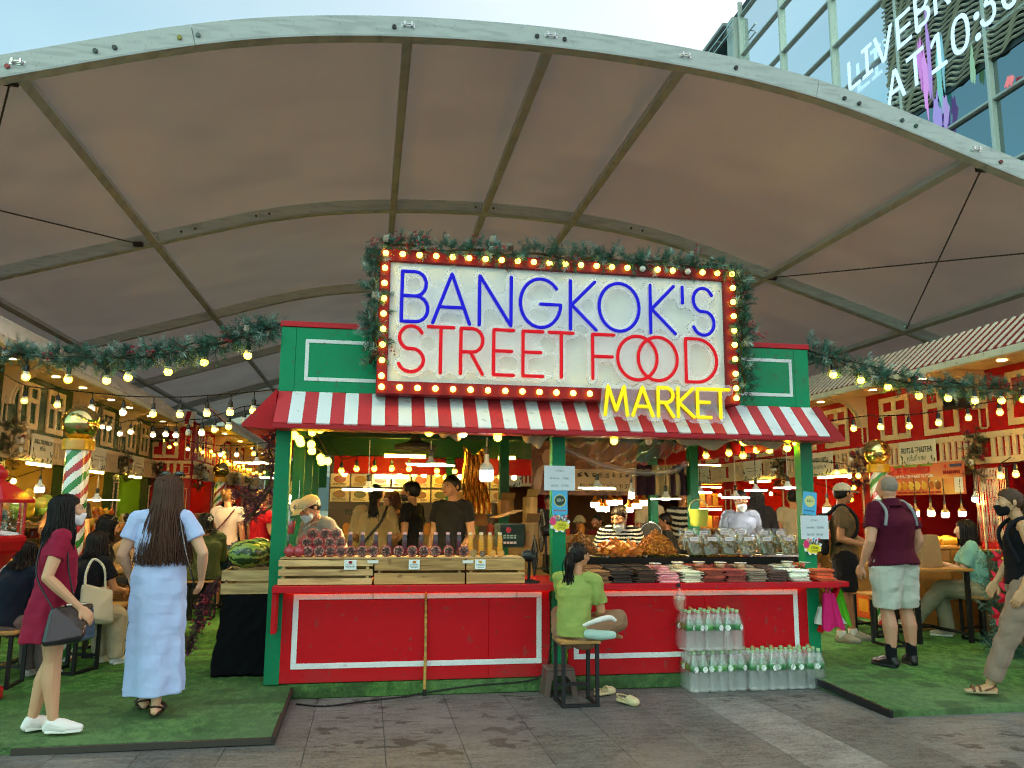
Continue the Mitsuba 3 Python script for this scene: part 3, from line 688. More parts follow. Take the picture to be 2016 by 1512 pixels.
part(bt, 'fascia_cap', cbox(-.75, 3.92, YF - .012, YF + .06, 2.905, 2.95, .003), 'paint', 'c2222c')
x0, x1, z0, z1 = -.545, 3.745, 2.462, 2.806
for q in ((x0, x1, z0, z0 + .03), (x0, x1, z1 - .03, z1), (x0, x0 + .03, z0 + .03, z1 - .03), (x1 - .03, x1, z0 + .03, z1 - .03)): part(bt, 'fascia_trim', cbox(q[0], q[1], YF - .006, YF, q[2], q[3], .002), 'paint', WHT)
# awning: every stripe its own board
A0, A1 = np.array([0, 6.655, 2.366]), np.array([0, 6.375, 2.085])
nst = 44; sw = 4.65 / nst
for i in range(nst):
    xa = -.735 + i * sw
    part(bt, 'awning_stripe', bar((xa + sw / 2, A0[1], A0[2]), (xa + sw / 2, A1[1], A1[2]), sw - .0012, .012, (0, -1, 1)), 'paint', 'c23a41' if i % 2 == 0 else 'dde3e6')
part(bt, 'awning_edge', cbox(-.74, 3.92, 6.352, 6.378, 2.044, 2.078, .003), 'paint', 'a91f2b')
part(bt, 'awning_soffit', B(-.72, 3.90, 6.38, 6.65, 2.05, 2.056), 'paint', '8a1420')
for s, xa, xb in ((-1, -.742, -.995), (1, 3.912, 4.17)):
    part(bt, 'side_awning', plate(Polygon([(xa, 2.372), (xb, 2.088), (xb, 2.07), (xa, 2.05)]), 4.1, (0, 10.65, 0)), 'paint', 'b5121f')
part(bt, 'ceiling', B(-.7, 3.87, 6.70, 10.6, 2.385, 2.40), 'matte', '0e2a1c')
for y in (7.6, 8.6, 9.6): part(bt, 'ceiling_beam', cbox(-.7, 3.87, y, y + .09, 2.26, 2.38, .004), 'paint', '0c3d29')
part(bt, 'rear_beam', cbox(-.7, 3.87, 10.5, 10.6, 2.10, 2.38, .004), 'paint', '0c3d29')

# ================================================================ the sign
sg = thing('market_sign', 'large white sign with blue, red and yellow tube lettering in a maroon bulb frame', 'sign')
SY = 6.45
part(sg, 'backing_board', cbox(.115, 3.03, SY + .035, SY + .16, 2.44, 3.46, .003), 'satin', 'e2e2da')
FR = '7a161e'
part(sg, 'frame_bar', cbox(.03, 3.13, SY, SY + .17, 3.445, 3.55, .006), 'paint', FR); part(sg, 'frame_bar', cbox(.03, 3.13, SY, SY + .17, 2.345, 2.452, .006), 'paint', FR)
part(sg, 'frame_bar', cbox(.03, .118, SY + .001, SY + .169, 2.453, 3.444, .006), 'paint', FR); part(sg, 'frame_bar', cbox(3.012, 3.13, SY + .001, SY + .169, 2.453, 3.444, .006), 'paint', FR)


def arc(cx, cy, rx, ry, a0, a1, n=14):
    t = np.radians(np.linspace(a0, a1, n)); return np.stack([cx + rx * np.cos(t), cy + ry * np.sin(t)], 1).tolist()


def _s(r=.27): return arc(.5, .745, .46, .255, 25, 250, 14) + arc(.5, .255, .5, .255, 70, -160, 16)


LET = {'B': [[(0, 0), (0, 1), (.5, 1)] + arc(.5, .755, .42, .245, 90, -90, 10) + [(0, .51), (.55, .51)] + arc(.55, .255, .45, .255, 90, -90, 10) + [(0, 0)]],
       'A': [[(0, 0), (.5, 1), (1, 0)], [(.2, .32), (.8, .32)]], 'N': [[(0, 0), (0, 1), (1, 0), (1, 1)]],
       'G': [arc(.5, .5, .5, .5, 38, 345, 26) + [(1, .48), (.5, .48)]],
       'K': [[(0, 0), (0, 1)], [(.96, 1), (.05, .5), (1, 0)]], 'O': [arc(.5, .5, .5, .5, 0, 360, 32)], "'": [[(.5, 1), (.5, .66)]], 'S': [_s()],
       'T': [[(0, 1), (1, 1)], [(.5, 1), (.5, 0)]], 'R': [[(0, 0), (0, 1), (.5, 1)] + arc(.5, .74, .46, .26, 90, -90, 10) + [(0, .48)], [(.42, .48), (.95, 0)]],
       'E': [[(1, 1), (0, 1), (0, 0), (1, 0)], [(0, .53), (.9, .53)]], 'F': [[(1, 1), (0, 1), (0, 0)], [(0, .5), (.92, .5)]],
       'D': [[(0, 0), (0, 1), (.35, 1)] + arc(.35, .5, .65, .5, 90, -90, 20) + [(0, 0)]], 'M': [[(0, 0), (.14, 1), (.5, .15), (.86, 1), (1, 0)]]}


def neon(word, spans, z0, z1, y, r, rad, col, name):
    from shapely.geometry import LineString
    from shapely import union_all
    ls = []
    for ch, (a, b) in zip(word, spans):
        ms = []
        for st in LET[ch]:
            p = [(a + u * (b - a), z0 + v * (z1 - z0)) for u, v in st]; ls.append(LineString(p))
            q = [p[0]]
            for s0, s1 in zip(p[:-1], p[1:]):   # straight runs get points near their ends so that the tube keeps its width at corners
                d = math.dist(s0, s1)
                if d > 3 * r: q += [(s0[0] + (s1[0] - s0[0]) * r * .4 / d, s0[1] + (s1[1] - s0[1]) * r * .4 / d), (s1[0] - (s1[0] - s0[0]) * r * .4 / d, s1[1] - (s1[1] - s0[1]) * r * .4 / d)]
                q.append(s1)
            ms.append(tube([(u, y, v) for u, v in q], r, 8)); ms += [ball((*k, 0), r, 1) for k in ()]
            ms += [ball((p[k][0], y, p[k][1]), r, 1) for k in (0, -1)]
        part(sg, name, glow(join(ms), rad, col))
    g = union_all([l.buffer(.045) for l in ls]).buffer(.05).buffer(-.05)
    part(sg, 'clear_backing', plate(g, .004, (0, y + r + .006, 0)), 'film')
    scr = [g_ for g_ in getattr(g, 'geoms', [g])]
    for g_ in scr:
        for k in range(0, len(g_.exterior.coords) - 1, 9):
            x_, z_ = g_.exterior.coords[k]; ms = tube([(x_, y + r, z_), (x_, y + r + .025, z_)], .005, 5); part(sg, 'standoff_screw', ms, 'metal', (.5, .5, .5))


SX = lambda *v: [(PYX(680 + a * .4167), PYX(680 + b * .4167)) for a, b in v]
PYX = lambda px: PYX0 + (px - 680) * PYX1 + (px - 680) ** 2 * PYX2
PYX0, PYX1, PYX2 = -0.22156, 0.00393644, 4.7940e-07
neon("BANGKOK'S", SX((262, 387), (412, 586), (632, 782), (826, 1018), (1064, 1185), (1200, 1390), (1444, 1560), (1590, 1605), (1645, 1745)), 2.936, 3.352, 6.405, .0145, (.004, .003, .17), '12109a', 'blue_letter')
neon('STREETFOOD', SX((252, 372), (392, 512), (547, 655), (702, 795), (840, 933), (964, 1076), (1168, 1268), (1285, 1471), (1382, 1566), (1607, 1752)), 2.525, 2.900, 6.405, .0145, (.17, .003, .006), 'b00c16', 'red_letter')
neon('MARKET', SX((1212, 1315), (1340, 1432), (1458, 1530), (1550, 1622), (1640, 1700), (1706, 1786)), 2.215, 2.455, 6.33, .0150, (.30, .24, .006), 'e0c410', 'yellow_letter')
bm = lambda r, rad, c='fff2b0': glow(ball((0, 0, 0), r, 2), rad, c)
SB, SBW = bm(.0245, (4.5, 3.1, .20)), shape(ball((0, 0, 0), .026, 2), 'satin', 'd8d8d0', True)
sk = shape(tube([(0, .02, 0), (0, .05, 0)], .018, 8), 'satin', '2a2020')
for k in range(23): x = .075 + k * .1367; d = SBW if k in (16, 19) else SB; q = part(sg, 'bulb', at(d, x, SY - .03, 3.50)); part(q, 'socket', at(sk, x, SY - .03, 3.50))
for k in range(8): z = 3.375 - k * .127; q = part(sg, 'bulb', at(SB, .072, SY - .03, z)); part(q, 'socket', at(sk, .072, SY - .03, z))
for k in range(8): z = 3.375 - k * .127; q = part(sg, 'bulb', at(SB, 3.085, SY - .03, z)); part(q, 'socket', at(sk, 3.085, SY - .03, z))
for k in range(13): x = .075 + k * .1425; q = part(sg, 'bulb', at(SB, x, SY - .03, 2.397)); part(q, 'socket', at(sk, x, SY - .03, 2.397))
q = part(sg, 'bulb', at(SB, 3.085, SY - .03, 2.40)); part(q, 'socket', at(sk, 3.085, SY - .03, 2.40))

# ================================================================ pine garlands
rg = np.random.default_rng(11)


def needles(pts, per, L=.11, spread=.09, kind=0, nn=30, flat=(1, 1, 1)):
    """Sprigs of fine needles along a path: one mesh with a colour per vertex."""
    V, Fc, Co = [], [], []; pts = np.asarray(pts); n0 = 0
    for _ in range(per):
        s = rg.uniform(0, len(pts) - 1.001); i = int(s); o = pts[i] + (pts[i + 1] - pts[i]) * (s - i); ax = pts[i + 1] - pts[i]; ax /= np.linalg.norm(ax)
        d = rg.normal(size=3) * np.array(flat); d = d - ax * (d @ ax) * .4; d /= np.linalg.norm(d)
        o = o + d * rg.uniform(0, spread) * .35; l = L * rg.uniform(.6, 1.35); t = np.linspace(.1, 1, nn)
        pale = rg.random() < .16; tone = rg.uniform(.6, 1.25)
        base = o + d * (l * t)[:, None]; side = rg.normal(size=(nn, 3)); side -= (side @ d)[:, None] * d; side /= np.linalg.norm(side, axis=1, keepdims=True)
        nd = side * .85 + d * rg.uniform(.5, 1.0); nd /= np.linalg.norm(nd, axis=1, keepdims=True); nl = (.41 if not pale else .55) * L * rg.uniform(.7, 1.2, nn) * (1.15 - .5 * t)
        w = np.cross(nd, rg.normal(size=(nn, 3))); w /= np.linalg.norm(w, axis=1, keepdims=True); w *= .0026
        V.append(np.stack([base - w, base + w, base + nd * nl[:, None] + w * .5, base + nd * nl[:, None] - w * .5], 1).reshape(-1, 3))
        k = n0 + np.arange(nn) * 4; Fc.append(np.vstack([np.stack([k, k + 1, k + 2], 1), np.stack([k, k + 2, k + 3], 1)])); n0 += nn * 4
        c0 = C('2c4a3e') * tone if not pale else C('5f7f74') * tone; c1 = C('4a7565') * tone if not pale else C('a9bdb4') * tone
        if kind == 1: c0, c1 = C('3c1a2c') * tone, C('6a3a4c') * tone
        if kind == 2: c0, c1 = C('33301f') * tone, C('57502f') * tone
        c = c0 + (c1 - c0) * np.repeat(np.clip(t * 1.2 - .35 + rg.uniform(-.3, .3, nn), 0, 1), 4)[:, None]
        Co.append(c)
    return trimesh.Trimesh(np.vstack(V), np.vstack(Fc), process=False), np.vstack(Co)


def garland(label, pts, per, berries=10, cones=0, L=.11, spread=.09, kind=0, group=None, name='garland', nn=30):
    k = thing(name, label, 'garland' if name == 'garland' else name.replace('_', ' '), group); pts = np.asarray(pts, float)
    part(k, 'stem', tube(pts, .012, 5), 'matte', '3a2f22')
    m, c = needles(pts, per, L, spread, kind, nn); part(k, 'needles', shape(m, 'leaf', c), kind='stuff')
    for _ in range(berries):
        o = pts[rg.integers(1, len(pts) - 1)] + rg.normal(size=3) * spread * .55 + np.array([0, -spread * .45, 0])
        part(k, 'berry_cluster', kind='stuff', m=join([ball(o + rg.normal(size=3) * [.028, .015, .022], rg.uniform(.006, .010), 1) for _ in range(10)]), bsdf='gloss', col='8c1526', smooth=True)
    for _ in range(cones):
        o = pts[rg.integers(1, len(pts) - 1)] + rg.normal(size=3) * spread * .4 + np.array([0, -spread * .5, 0])
        part(k, 'pine_cone', join([ball(o + np.array([math.cos(a * 2.4), math.sin(a * 2.4), 0]) * (.012 + .004 * (a % 3)) + [0, 0, a * .0035 - .02], .009, 0) for a in range(14)]), 'matte', 'b9ad9c' if rg.random() < .5 else '5d4634')
    return k


g = [(-.02, 6.52, 2.60)] + [(.005 + .02 * math.sin(i * 2), 6.455, 2.60 + i * .12) for i in range(1, 8)] + [(.0, 6.5, 3.52)] + [(.1 + .15 * i, 6.455, 3.572 + .018 * math.sin(i * 1.7)) for i in range(20)] + [(3.12, 6.5, 3.52)] + [(3.165 + .02 * math.sin(i * 1.6), 6.455, 3.45 - i * .1) for i in range(11)]
garland('frosted pine garland with red berries wrapped round the top and sides of the big sign', path(g, 120), 820, 30, 12, L=.105, spread=.11)
gl = path([(-3.213, 7.600, 2.780), (-2.926, 7.500, 2.728), (-2.605, 7.400, 2.709), (-2.216, 7.200, 2.679), (-1.868, 7.100, 2.684), (-1.516, 6.950, 2.726), (-1.220, 6.850, 2.783), (-0.969, 6.750, 2.859), (-0.802, 6.680, 2.894)], 70)
gl = np.vstack([[-4.3, 8.1, 3.3], gl]); garland('green pine garland sagging from the left green house front to the booth corner', gl, 420, 12, 7, L=.12, spread=.10)
gr = path([(3.945, 6.700, 2.907), (4.216, 6.750, 2.842), (4.554, 6.800, 2.747), (4.903, 6.850, 2.690), (5.317, 6.900, 2.653), (5.787, 7.000, 2.673), (6.216, 7.100, 2.687), (6.720, 7.200, 2.692), (7.474, 7.400, 2.773)], 60)
garland('dark green pine garland sagging from the booth to the right red house front', gr, 340, 5, 5, L=.12, spread=.10)

# ================================================================ the house fronts of the stalls
CREAM = 'd9bb90'
BL = 2.29
_w = []
for q in ((0, .62, .0, .075), (0, .62, .52, .59), (0, .075, .0751, .5199), (.545, .62, .0751, .5199), (.27, .35, .0751, .5199), (.0751, .2699, .335, .40), (.3501, .5449, .335, .40)): _w.append(cbox(q[0], q[1], 0, .022, q[2], q[3], .003))
WINF = shape(join(_w), 'paint', CREAM)
BAL = shape(cbox(-.026, .026, 0, .03, 2.075, 2.29, .003), 'paint', CREAM)
BAND = [shape(cbox(0, BL - .004, -.02, .034, 2.0, 2.0745, .004), 'paint', CREAM), shape(cbox(0, BL - .004, -.02, .034, 2.2905, 2.36, .004), 'paint', CREAM)]
STRIP = shape(join(cbox(-.07, -.05, 0, .02, 2.42, 2.96, .003), cbox(.05, .07, 0, .02, 2.42, 2.96, .003), cbox(-.0499, .0499, 0, .02, 2.40, 2.42, .003)), 'paint', CREAM)
_b = Polygon([(0, 0), (.52, 0), (.52, -.05)] + [(.09 + .40 * (1 - math.sin(t)), -.05 - .34 * (1 - math.cos(t))) for t in np.linspace(0, PI / 2, 12)] + [(.09, -.44), (0, -.44)])
BRK = shape(join(plate(_b, .05, (-.06, 0, 3.075), (0, 1, 0), (0, 0, 1)), plate(_b, .05, (.03, 0, 3.075), (0, 1, 0), (0, 0, 1))), 'paint', CREAM)
SOFF = shape(B(0, BL, 0, .60, 3.078, 3.09), 'paint', CREAM)
EAVE = shape(cbox(0, BL - .003, .56, .63, 3.05, 3.13, .008), 'paint', 'ded2b8')
BATTEN = shape(bar((0, .61, 3.145), (0, .15, 3.55), .034, .016, (0, 1, 1)), 'paint', 'e0d2bc')
DOWN = glow(tube([(0, 0, 3.070), (0, 0, 3.077)], .045, 14), (46, 27, 8.5), 'fff0d0', smooth=False)
BOARD = shape(cbox(.80, 1.50, .035, .052, 1.98, 2.355, .003), 'satin', 'd9cfb8')
rs = np.random.default_rng(5)


def leafprint():
    """The flat dark leaves printed along the foot of a sign board."""
    ms = []
    for k in range(46):
        u = rs.uniform(.81, 1.49); e = abs(u - 1.15) / .34; z = 1.985 + rs.uniform(0, 1) * (.03 + .20 * max(e - .45, 0) * 1.7)
        q = affinity.rotate(affinity.scale(Point(0, 0).buffer(1, 4), .009 + rs.uniform(0, .006), .018 + rs.uniform(0, .018)), rs.uniform(-50, 50)); q = affinity.translate(q, u, z)
        q = q.intersection(sbox(.803, 1.982, 1.497, 2.34))
        if q.area > 1e-6: ms.append(plate(q, .001, (0, .0525 + .0001 * (k % 7), 0), (1, 0, 0), (0, 0, 1)))
    m = join(ms); m.vertices[:, 1] = .1055 - m.vertices[:, 1]; m.invert(); return m


LEAFP = [shape(leafprint(), 'satin', c) for c in ('4a4a2c', '3c4326')]
TH = {'d': [[(.1, 0), (.1, .4), (.3, .45), (.25, .2), (.12, .25)], [(.1, .4), (.3, .95), (.7, .95), (.9, .6), (.9, 0)]], 'a': [[(.1, .8), (.5, 1), (.8, .7), (.8, 0)]], 'o': [[(.8, 0), (.3, 0), (.5, .2), (.5, 1.2), (.2, 1.5), (.7, 1.5)]],
      'r': [[(.3, .1), (.6, .0), (.7, .3), (.4, .6), (.2, .8), (.8, 1)]], 't': [[(.1, 0), (.1, .7), (.3, 1), (.5, .8), (.7, 1), (.9, .7), (.9, 0)], [(.3, .4), (.3, .1)]], 'i': [[(-.6, 1.2), (-.3, 1.45), (.1, 1.2), (-.6, 1.2)], [(.1, 1.2), (.1, 1.5)]],
      'c': [[(.2, .5), (.4, .3), (.3, 0), (.9, 0), (.9, .7), (.6, .8), (.95, 1.05)], [(.2, .9), (.4, 1), (.3, .5)]], 'k': [[(.1, 0), (.1, .5), (.25, .6), (.1, .8), (.4, 1), (.8, .9), (.9, .6), (.9, 0)]], 'u': [[(.1, .9), (.1, 0), (.9, 0), (.9, 1)], [(.1, .9), (.3, .8)]],
      'm': [[(.1, 1), (.2, .1), (.4, .1), (.3, .3), (.2, .1)], [(.2, .2), (.9, .0), (.9, 1)]], 'h': [[(.1, 1), (.15, 0)], [(.15, .3), (.6, .5), (.8, .9), (.7, 1), (.6, .8), (.9, .5), (.9, 0)]], 'n': [[(.2, .8), (.4, .9), (.5, 0), (.9, .5), (.8, 1)]], 'y': [[(.2, 1), (.3, .7), (.1, .5), (.2, 0), (.9, 0), (.9, 1)]], ' ': [],
      "'": [[(-.2, 1.3), (-.2, 1.6)]]}


def thai(s, h, o, X):
    """Small Thai-like lettering as thin strokes."""
    ms, x = [], 0
    wds = [0 if c in "i'" else (.5 if c in 'ao ' else .85) for c in s]; tot = sum(wds)
    for c, w in zip(s, wds):
        for st in TH[c]: ms.append(tube([((x + u * .62 - tot / 2) * h, v * h, 0) for u, v in st], h * .055, 4))
        x += w
    return place(join(ms), o, X, (0, 0, 1))


def house(label, X, p, rz, colour, lines, lower=True, back='8a7350', group=None, roof=True, wall=None):
    """One bay of a house row: u runs along the front, v towards the aisle."""
    k = thing('shop_house', label, 'house', group); R = np.eye(4); c, s = round(math.cos(math.radians(rz))), round(math.sin(math.radians(rz)))
    ox, oy = X, p
    P = lambda name, d, u=0, lab=None: part(k, name, {**d, 'to_world': T().translate([ox + c * u, oy + s * u, 0.0]).rotate([0, 0, 1], float(rz))}, label=lab)
    S = lambda m, b, col, sm=False: shape(m, b, col, sm)
    P('wall_panel', S(cbox(.0, BL - .002, -.06, 0, 2.0, 3.16, .004), 'paint', colour))
    for d in BAND: P('balcony_rail', d)
    for u in list(np.arange(.10, .79, .105)) + list(np.arange(1.54, 2.24, .105)): P('baluster', BAL, u)
    bd = P('sign_board', BOARD); P2 = lambda n, d: part(bd, n, {**d, 'to_world': T().translate([ox, oy, 0.0]).rotate([0, 0, 1], float(rz))})
    P2('leaf_print', LEAFP[rs.integers(2)])
    for (t, h, z) in lines:
        if t.startswith('~'): m = thai(t[1:], h, (1.15, .0535, z), (-1, 0, 0))
        elif t == '*':
            m = join([tube([(1.15 + a, .0535, z + rs.uniform(-.008, .008)), (1.15 + a + .02, .0535, z + rs.uniform(-.008, .008))], .004, 4) for a in np.arange(-.22, .22, .03)])
        else: m = text(t, h, (1.15, .053, z), (-1, 0, 0), (0, 0, 1), bold=True, wide=min(.60, .72 * h * len(t)))
        P2('lettering', S(m, 'matte', '3b3a2c'))
    for u in (.40, 1.30): w = P('window_frame', WINF, 0); scene[w] = {**WINF, 'to_world': T().translate([ox + c * u, oy + s * u, 2.405]).rotate([0, 0, 1], float(rz))}
    P('pilaster_trim', STRIP); P('bracket', BRK)
    if roof:
        P('soffit', SOFF); P('eave', EAVE)
        P('roof_board', S(bar((BL / 2, .60, 3.13), (BL / 2, .14, 3.535), BL, .02, (0, 1, 1)), 'paint', '7e1418'))
        for u in np.arange(.03, BL, .1275): P('roof_batten', BATTEN, u)
        for u in (.62, 1.62): w = P('downlight', DOWN, u); scene[w] = {**DOWN, 'to_world': T().translate([ox + c * u - s * .3, oy + s * u + c * .3, 0.0]).rotate([0, 0, 1], float(rz))}
    if lower:
        P('pillar', S(cbox(-.2, .2, -.14, -.001, .1, 1.999, .004), 'paint', colour)); P('pillar_trim', S(join(cbox(-.13, -.11, 0, .02, .5, 1.85, .003), cbox(.11, .13, 0, .02, .5, 1.85, .003), cbox(-.1099, .1099, 0, .02, 1.83, 1.85, .003)), 'paint', CREAM))
        P('back_wall', S(B(0, BL, -2.3, -2.26, .1, 3.1), 'matte', back)); P('partition', S(B(-.02, .02, -2.25, -.141, .1, 2.6), 'matte', wall or colour))
        P('stall_ceiling', S(B(0, BL, -2.25, -.06, 2.55, 2.57), 'matte', 'b79c6c'))
    return k


J = [('JUICE FOR HEALTH', .055, 2.235), ('~kao rid', .045, 2.15)]
st_ = [('*', .03, 2.22), ('*', .03, 2.16)]
GH, RH = '12330f', 'a30a14'
house('green house front at the far left above the juice stall, its sign hidden', -4.3, 8.13 + BL, -90, GH, st_, back='7a6438', wall='9a7c4c')
house('green house front with the health juice sign, behind the left candy-striped pole', -4.3, 10.42 + BL, -90, GH, J, back='8e7648', wall='a88a58')
house('green house front second from the far end of its row', -4.3, 12.71 + BL, -90, GH, st_, back='8a2a20', wall='b09058')
house('green house front next to the red corner house', -4.3, 15.00 + BL, -90, GH, st_, back='8a2a20', wall='5a8a24')
R1 = [('ROTI & THAITEA', .066, 2.205), ("~daorti cack", .052, 2.10)]
R2 = [('SUPER GRILL', .066, 2.205), ("~hmaama'nyan", .052, 2.10)]
house('red house front at the right edge of the photo', 7.0, 5.91, 90, RH, st_, back='7a5a34')
house('red house front with the ROTI and THAITEA sign', 7.0, 8.20, 90, RH, R1, back='9a8058')
house('red house front with the SUPER GRILL sign', 7.0, 10.49, 90, RH, R2, back='6a4a2c')
house('red house front seen through the booth, nearest behind the grill one', 7.0, 12.78, 90, RH, st_)
for k in range(2): house(('next to last', 'last')[k] + ' red house front far back on the right side, seen through the booth', 7.0, 15.07 + BL * k, 90, RH, st_)
for i in range(4): house(('first', 'second', 'third', 'last')[i] + ' from the left of the red house fronts closing the far end behind the booth', .9 + BL * (i + .6), 20.0, 180, RH, st_, back='8a5a34')
# red corner house, which steps out into the lane
k = thing('corner_house', 'red corner house with a striped awning that steps out beyond the green row', 'house')
YC = 17.32
part(k, 'front_wall', cbox(-4.6, -3.56, YC, YC + .1, .1, 3.3, .004), 'paint', RH)
for q in ((-4.36, -3.82, 2.95, 3.02), (-4.36, -3.82, 2.40, 2.47), (-4.36, -4.29, 2.47, 2.95), (-3.89, -3.82, 2.47, 2.95), (-4.13, -4.06, 2.47, 2.95), (-4.29, -4.13, 2.74, 2.79), (-4.06, -3.89, 2.74, 2.79)): part(k, 'window_bar', cbox(q[0] + .001, q[1] - .001, YC - .03, YC - .001, q[2] + .001, q[3] - .001, .003), 'paint', CREAM)
for q in ((-3.70, -3.685, 2.38, 2.98), (-3.60, -3.585, 2.38, 2.98), (-3.684, -3.601, 2.38, 2.395), (-3.684, -3.601, 2.965, 2.98), (-3.74, -3.725, 1.0, 1.8), (-3.62, -3.605, 1.0, 1.8), (-3.724, -3.621, 1.79, 1.805), (-3.72, -3.705, 2.09, 2.25), (-3.60, -3.585, 2.09, 2.25), (-3.7049, -3.6, 2.09, 2.105), (-3.7049, -3.6, 2.235, 2.25)): part(k, 'trim', cbox(q[0], q[1], YC - .02, YC - .001, q[2], q[3], .002), 'paint', CREAM)
for z in (2.0, 2.295): part(k, 'balcony_rail', cbox(-4.6, -3.56, YC - .04, YC - .002, z, z + .06, .003), 'paint', CREAM)
for x in np.arange(-4.28, -3.75, .13): part(k, 'baluster', cbox(x, x + .05, YC - .036, YC - .003, 2.061, 2.294, .003), 'paint', CREAM)
for i in range(9): part(k, 'awning_stripe', bar((-4.32 + i * .095, YC - .01, 3.36), (-4.32 + i * .095, YC - .34, 3.07), .094, .012, (0, -1, 1)), 'paint', 'a81c22' if i % 2 else 'dcd0bc')
part(k, 'awning_edge', cbox(-4.37, -3.5, YC - .36, YC - .34, 3.02, 3.07, .003), 'paint', CREAM)
for i in range(5): house(('first', 'second', 'third', 'fourth', 'farthest')[i] + ' red house front in the receding left row beyond the corner house', -3.55, 17.44 + BL * (i + 1), -90, RH, st_)
solo('green_banner', 'plain green stall fascia far down the left lane', 'stall fascia', cbox(-2.9, -1.2, 24.0, 24.1, 2.0, 2.75, .01), 'paint', '1e7a3c')

# ================================================================ wreaths hanging on the pilasters
def wreath(label, x, y, z, nx, ny, kind, s=1.0, group=None):
    k = thing('wreath', label, 'wreath', group); o = np.array([x, y, z])
    pts = [o + np.array([nx * .06, ny * .06, .18 * s]), o + np.array([nx * .09, ny * .09, .05 * s]), o + np.array([nx * .09, ny * .09, -.1 * s]), o + np.array([nx * .05, ny * .05, -.3 * s])]
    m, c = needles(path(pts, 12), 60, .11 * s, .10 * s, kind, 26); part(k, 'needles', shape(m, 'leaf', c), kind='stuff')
    for _ in range(7):
        q = o + np.array([nx * .16, ny * .16, 0]) + rs.normal(size=3) * [.05, .05, .10]
        part(k, 'flower', join([ball(q + .022 * np.array([math.cos(a) * abs(ny), math.cos(a) * abs(nx), math.sin(a)]), .02, 1, (.8, .8, .8)) for a in np.arange(0, 6.2, 1.25)]), 'matte', rs.choice(['c9b79a', 'd8d2c4', '8a6a3c', '7a2030']), True)


wreath('dark pine wreath with dried flowers on the first left pilaster, at the far left', -4.26, 10.45, 2.22, 1, 0, 2, 1.15)
wreath('dark pine wreath with dried flowers on the right house pilaster', 6.96, 8.24, 2.16, -1, 0, 2, 1.1)
wreath('purple brown wreath hanging behind the right candy pole', 6.96, 10.5, 2.12, -1, 0, 1, 1.1)
for x, y, w in ((-4.26, 12.74, 'second'), (-4.26, 15.03, 'third')): wreath(f'dark wreath with small flowers on the {w} green house pilaster', x, y, 2.18, 1, 0, 2, 1.0)
wreath('dark wreath on the corner between the green row and the red corner house', -4.25, 17.2, 2.1, 1, 0, 2, 1.0)
wreath('black wreath seen through the booth beside its right post', 6.96, 12.8, 2.15, -1, 0, 2, 1.0)
for i in range(4): wreath(('first', 'second', 'third', 'farthest')[i] + ' small dark wreath along the receding red row', -3.5, 17.5 + BL * i, 2.1, 1, 0, 2, 1.0)

# ================================================================ candy-striped poles
def candy(label, x, y, ztop, r=.105, turn=.62):
    k = thing('candy_pole', label, 'pole'); n = 140; g, zz = np.meshgrid(np.linspace(0, 2 * PI, 49), np.linspace(.1, ztop, n)); V = np.stack([x + r * np.cos(g), y + r * np.sin(g), zz], -1)
    cols = {0: [], 1: [], 2: []}; L = 1.30
    for i in range(n - 1):
        for j in range(48):
            w = (zz[i, j] / .30 - g[i, j] / PI) % 1.0
            w = (w * 2) % 2; t = 0 if (w % 1) < .50 else (1 if w < 1 else 2)
            cols[t].append((i * 49 + j, i * 49 + j + 1, (i + 1) * 49 + j + 1, (i + 1) * 49 + j))
    for t, (nm, c) in enumerate((('white_stripe', 'e4e4e2'), ('red_stripe', 'a8182a'), ('green_stripe', '1f7a34'))):
        q = np.array(cols[t]); m = trimesh.Trimesh(V.reshape(-1, 3), np.vstack([q[:, [0, 1, 2]], q[:, [0, 2, 3]]]), process=True); part(k, nm, m, 'gloss', c, True)
    part(k, 'collar', lathe([(r + .0, ztop - .01), (r + .028, ztop - .005), (r + .030, ztop), (r + .030, ztop + .085), (r + .02, ztop + .095), (.03, ztop + .1)], (x, y, 0), 32), 'gloss', 'c08a14', 40)
    part(k, 'gold_ball', ball((x, y, ztop + .095 + .145), .16, 3), 'mirror', (.78, .60, .24), True)


candy('red, green and white striped pole with a gold ball beside the left green houses', -2.62, 7.95, 1.95)
candy('red, green and white striped pole with a gold ball behind the man in maroon', 6.18, 9.05, 1.93)
candy('smaller looking far striped pole with a gold ball down the left lane', -3.02, 17.6, 1.95)

# ================================================================ goods on the counter
rc = np.random.default_rng(33)
PINE = 'd9b47c'


def crate(label, x0, x1, y0, y1, z0, planks, group=None, end=True, col=PINE):
    """An open wooden crate: front planks between (z, z) pairs, end cleats, floor."""
    k = thing('wooden_crate', label, 'crate', group)
    for a, b in planks:
        v = C(col) * rc.uniform(.8, 1.12)
        part(k, 'plank', cbox(x0 + rc.uniform(0, .006), x1 - rc.uniform(0, .006), y0, y0 + .014, z0 + a, z0 + b, .002), 'wood', v); part(k, 'plank', cbox(x0, x1, y1 - .014, y1, z0 + a, z0 + b, .002), 'wood', v)
        for x in (x0 + .012, x1 - .026): part(k, 'end_plank', cbox(x, x + .013, y0 + .016, y1 - .016, z0 + a, z0 + b, .002), 'wood', v * .85)
    top = planks[-1][1]
    for x in (x0 + .03, x1 - .055):
        for y in (y0 + .0145, y1 - .0345): part(k, 'cleat', cbox(x, x + .025, y, y + .02, z0 + .002, z0 + top - .002, .002), 'wood', C(col) * .8)
    part(k, 'floor', cbox(x0 + .01, x1 - .01, y0 + .016, y1 - .016, z0 + .001, z0 + .012, .001), 'wood', C(col) * .5)
    return k


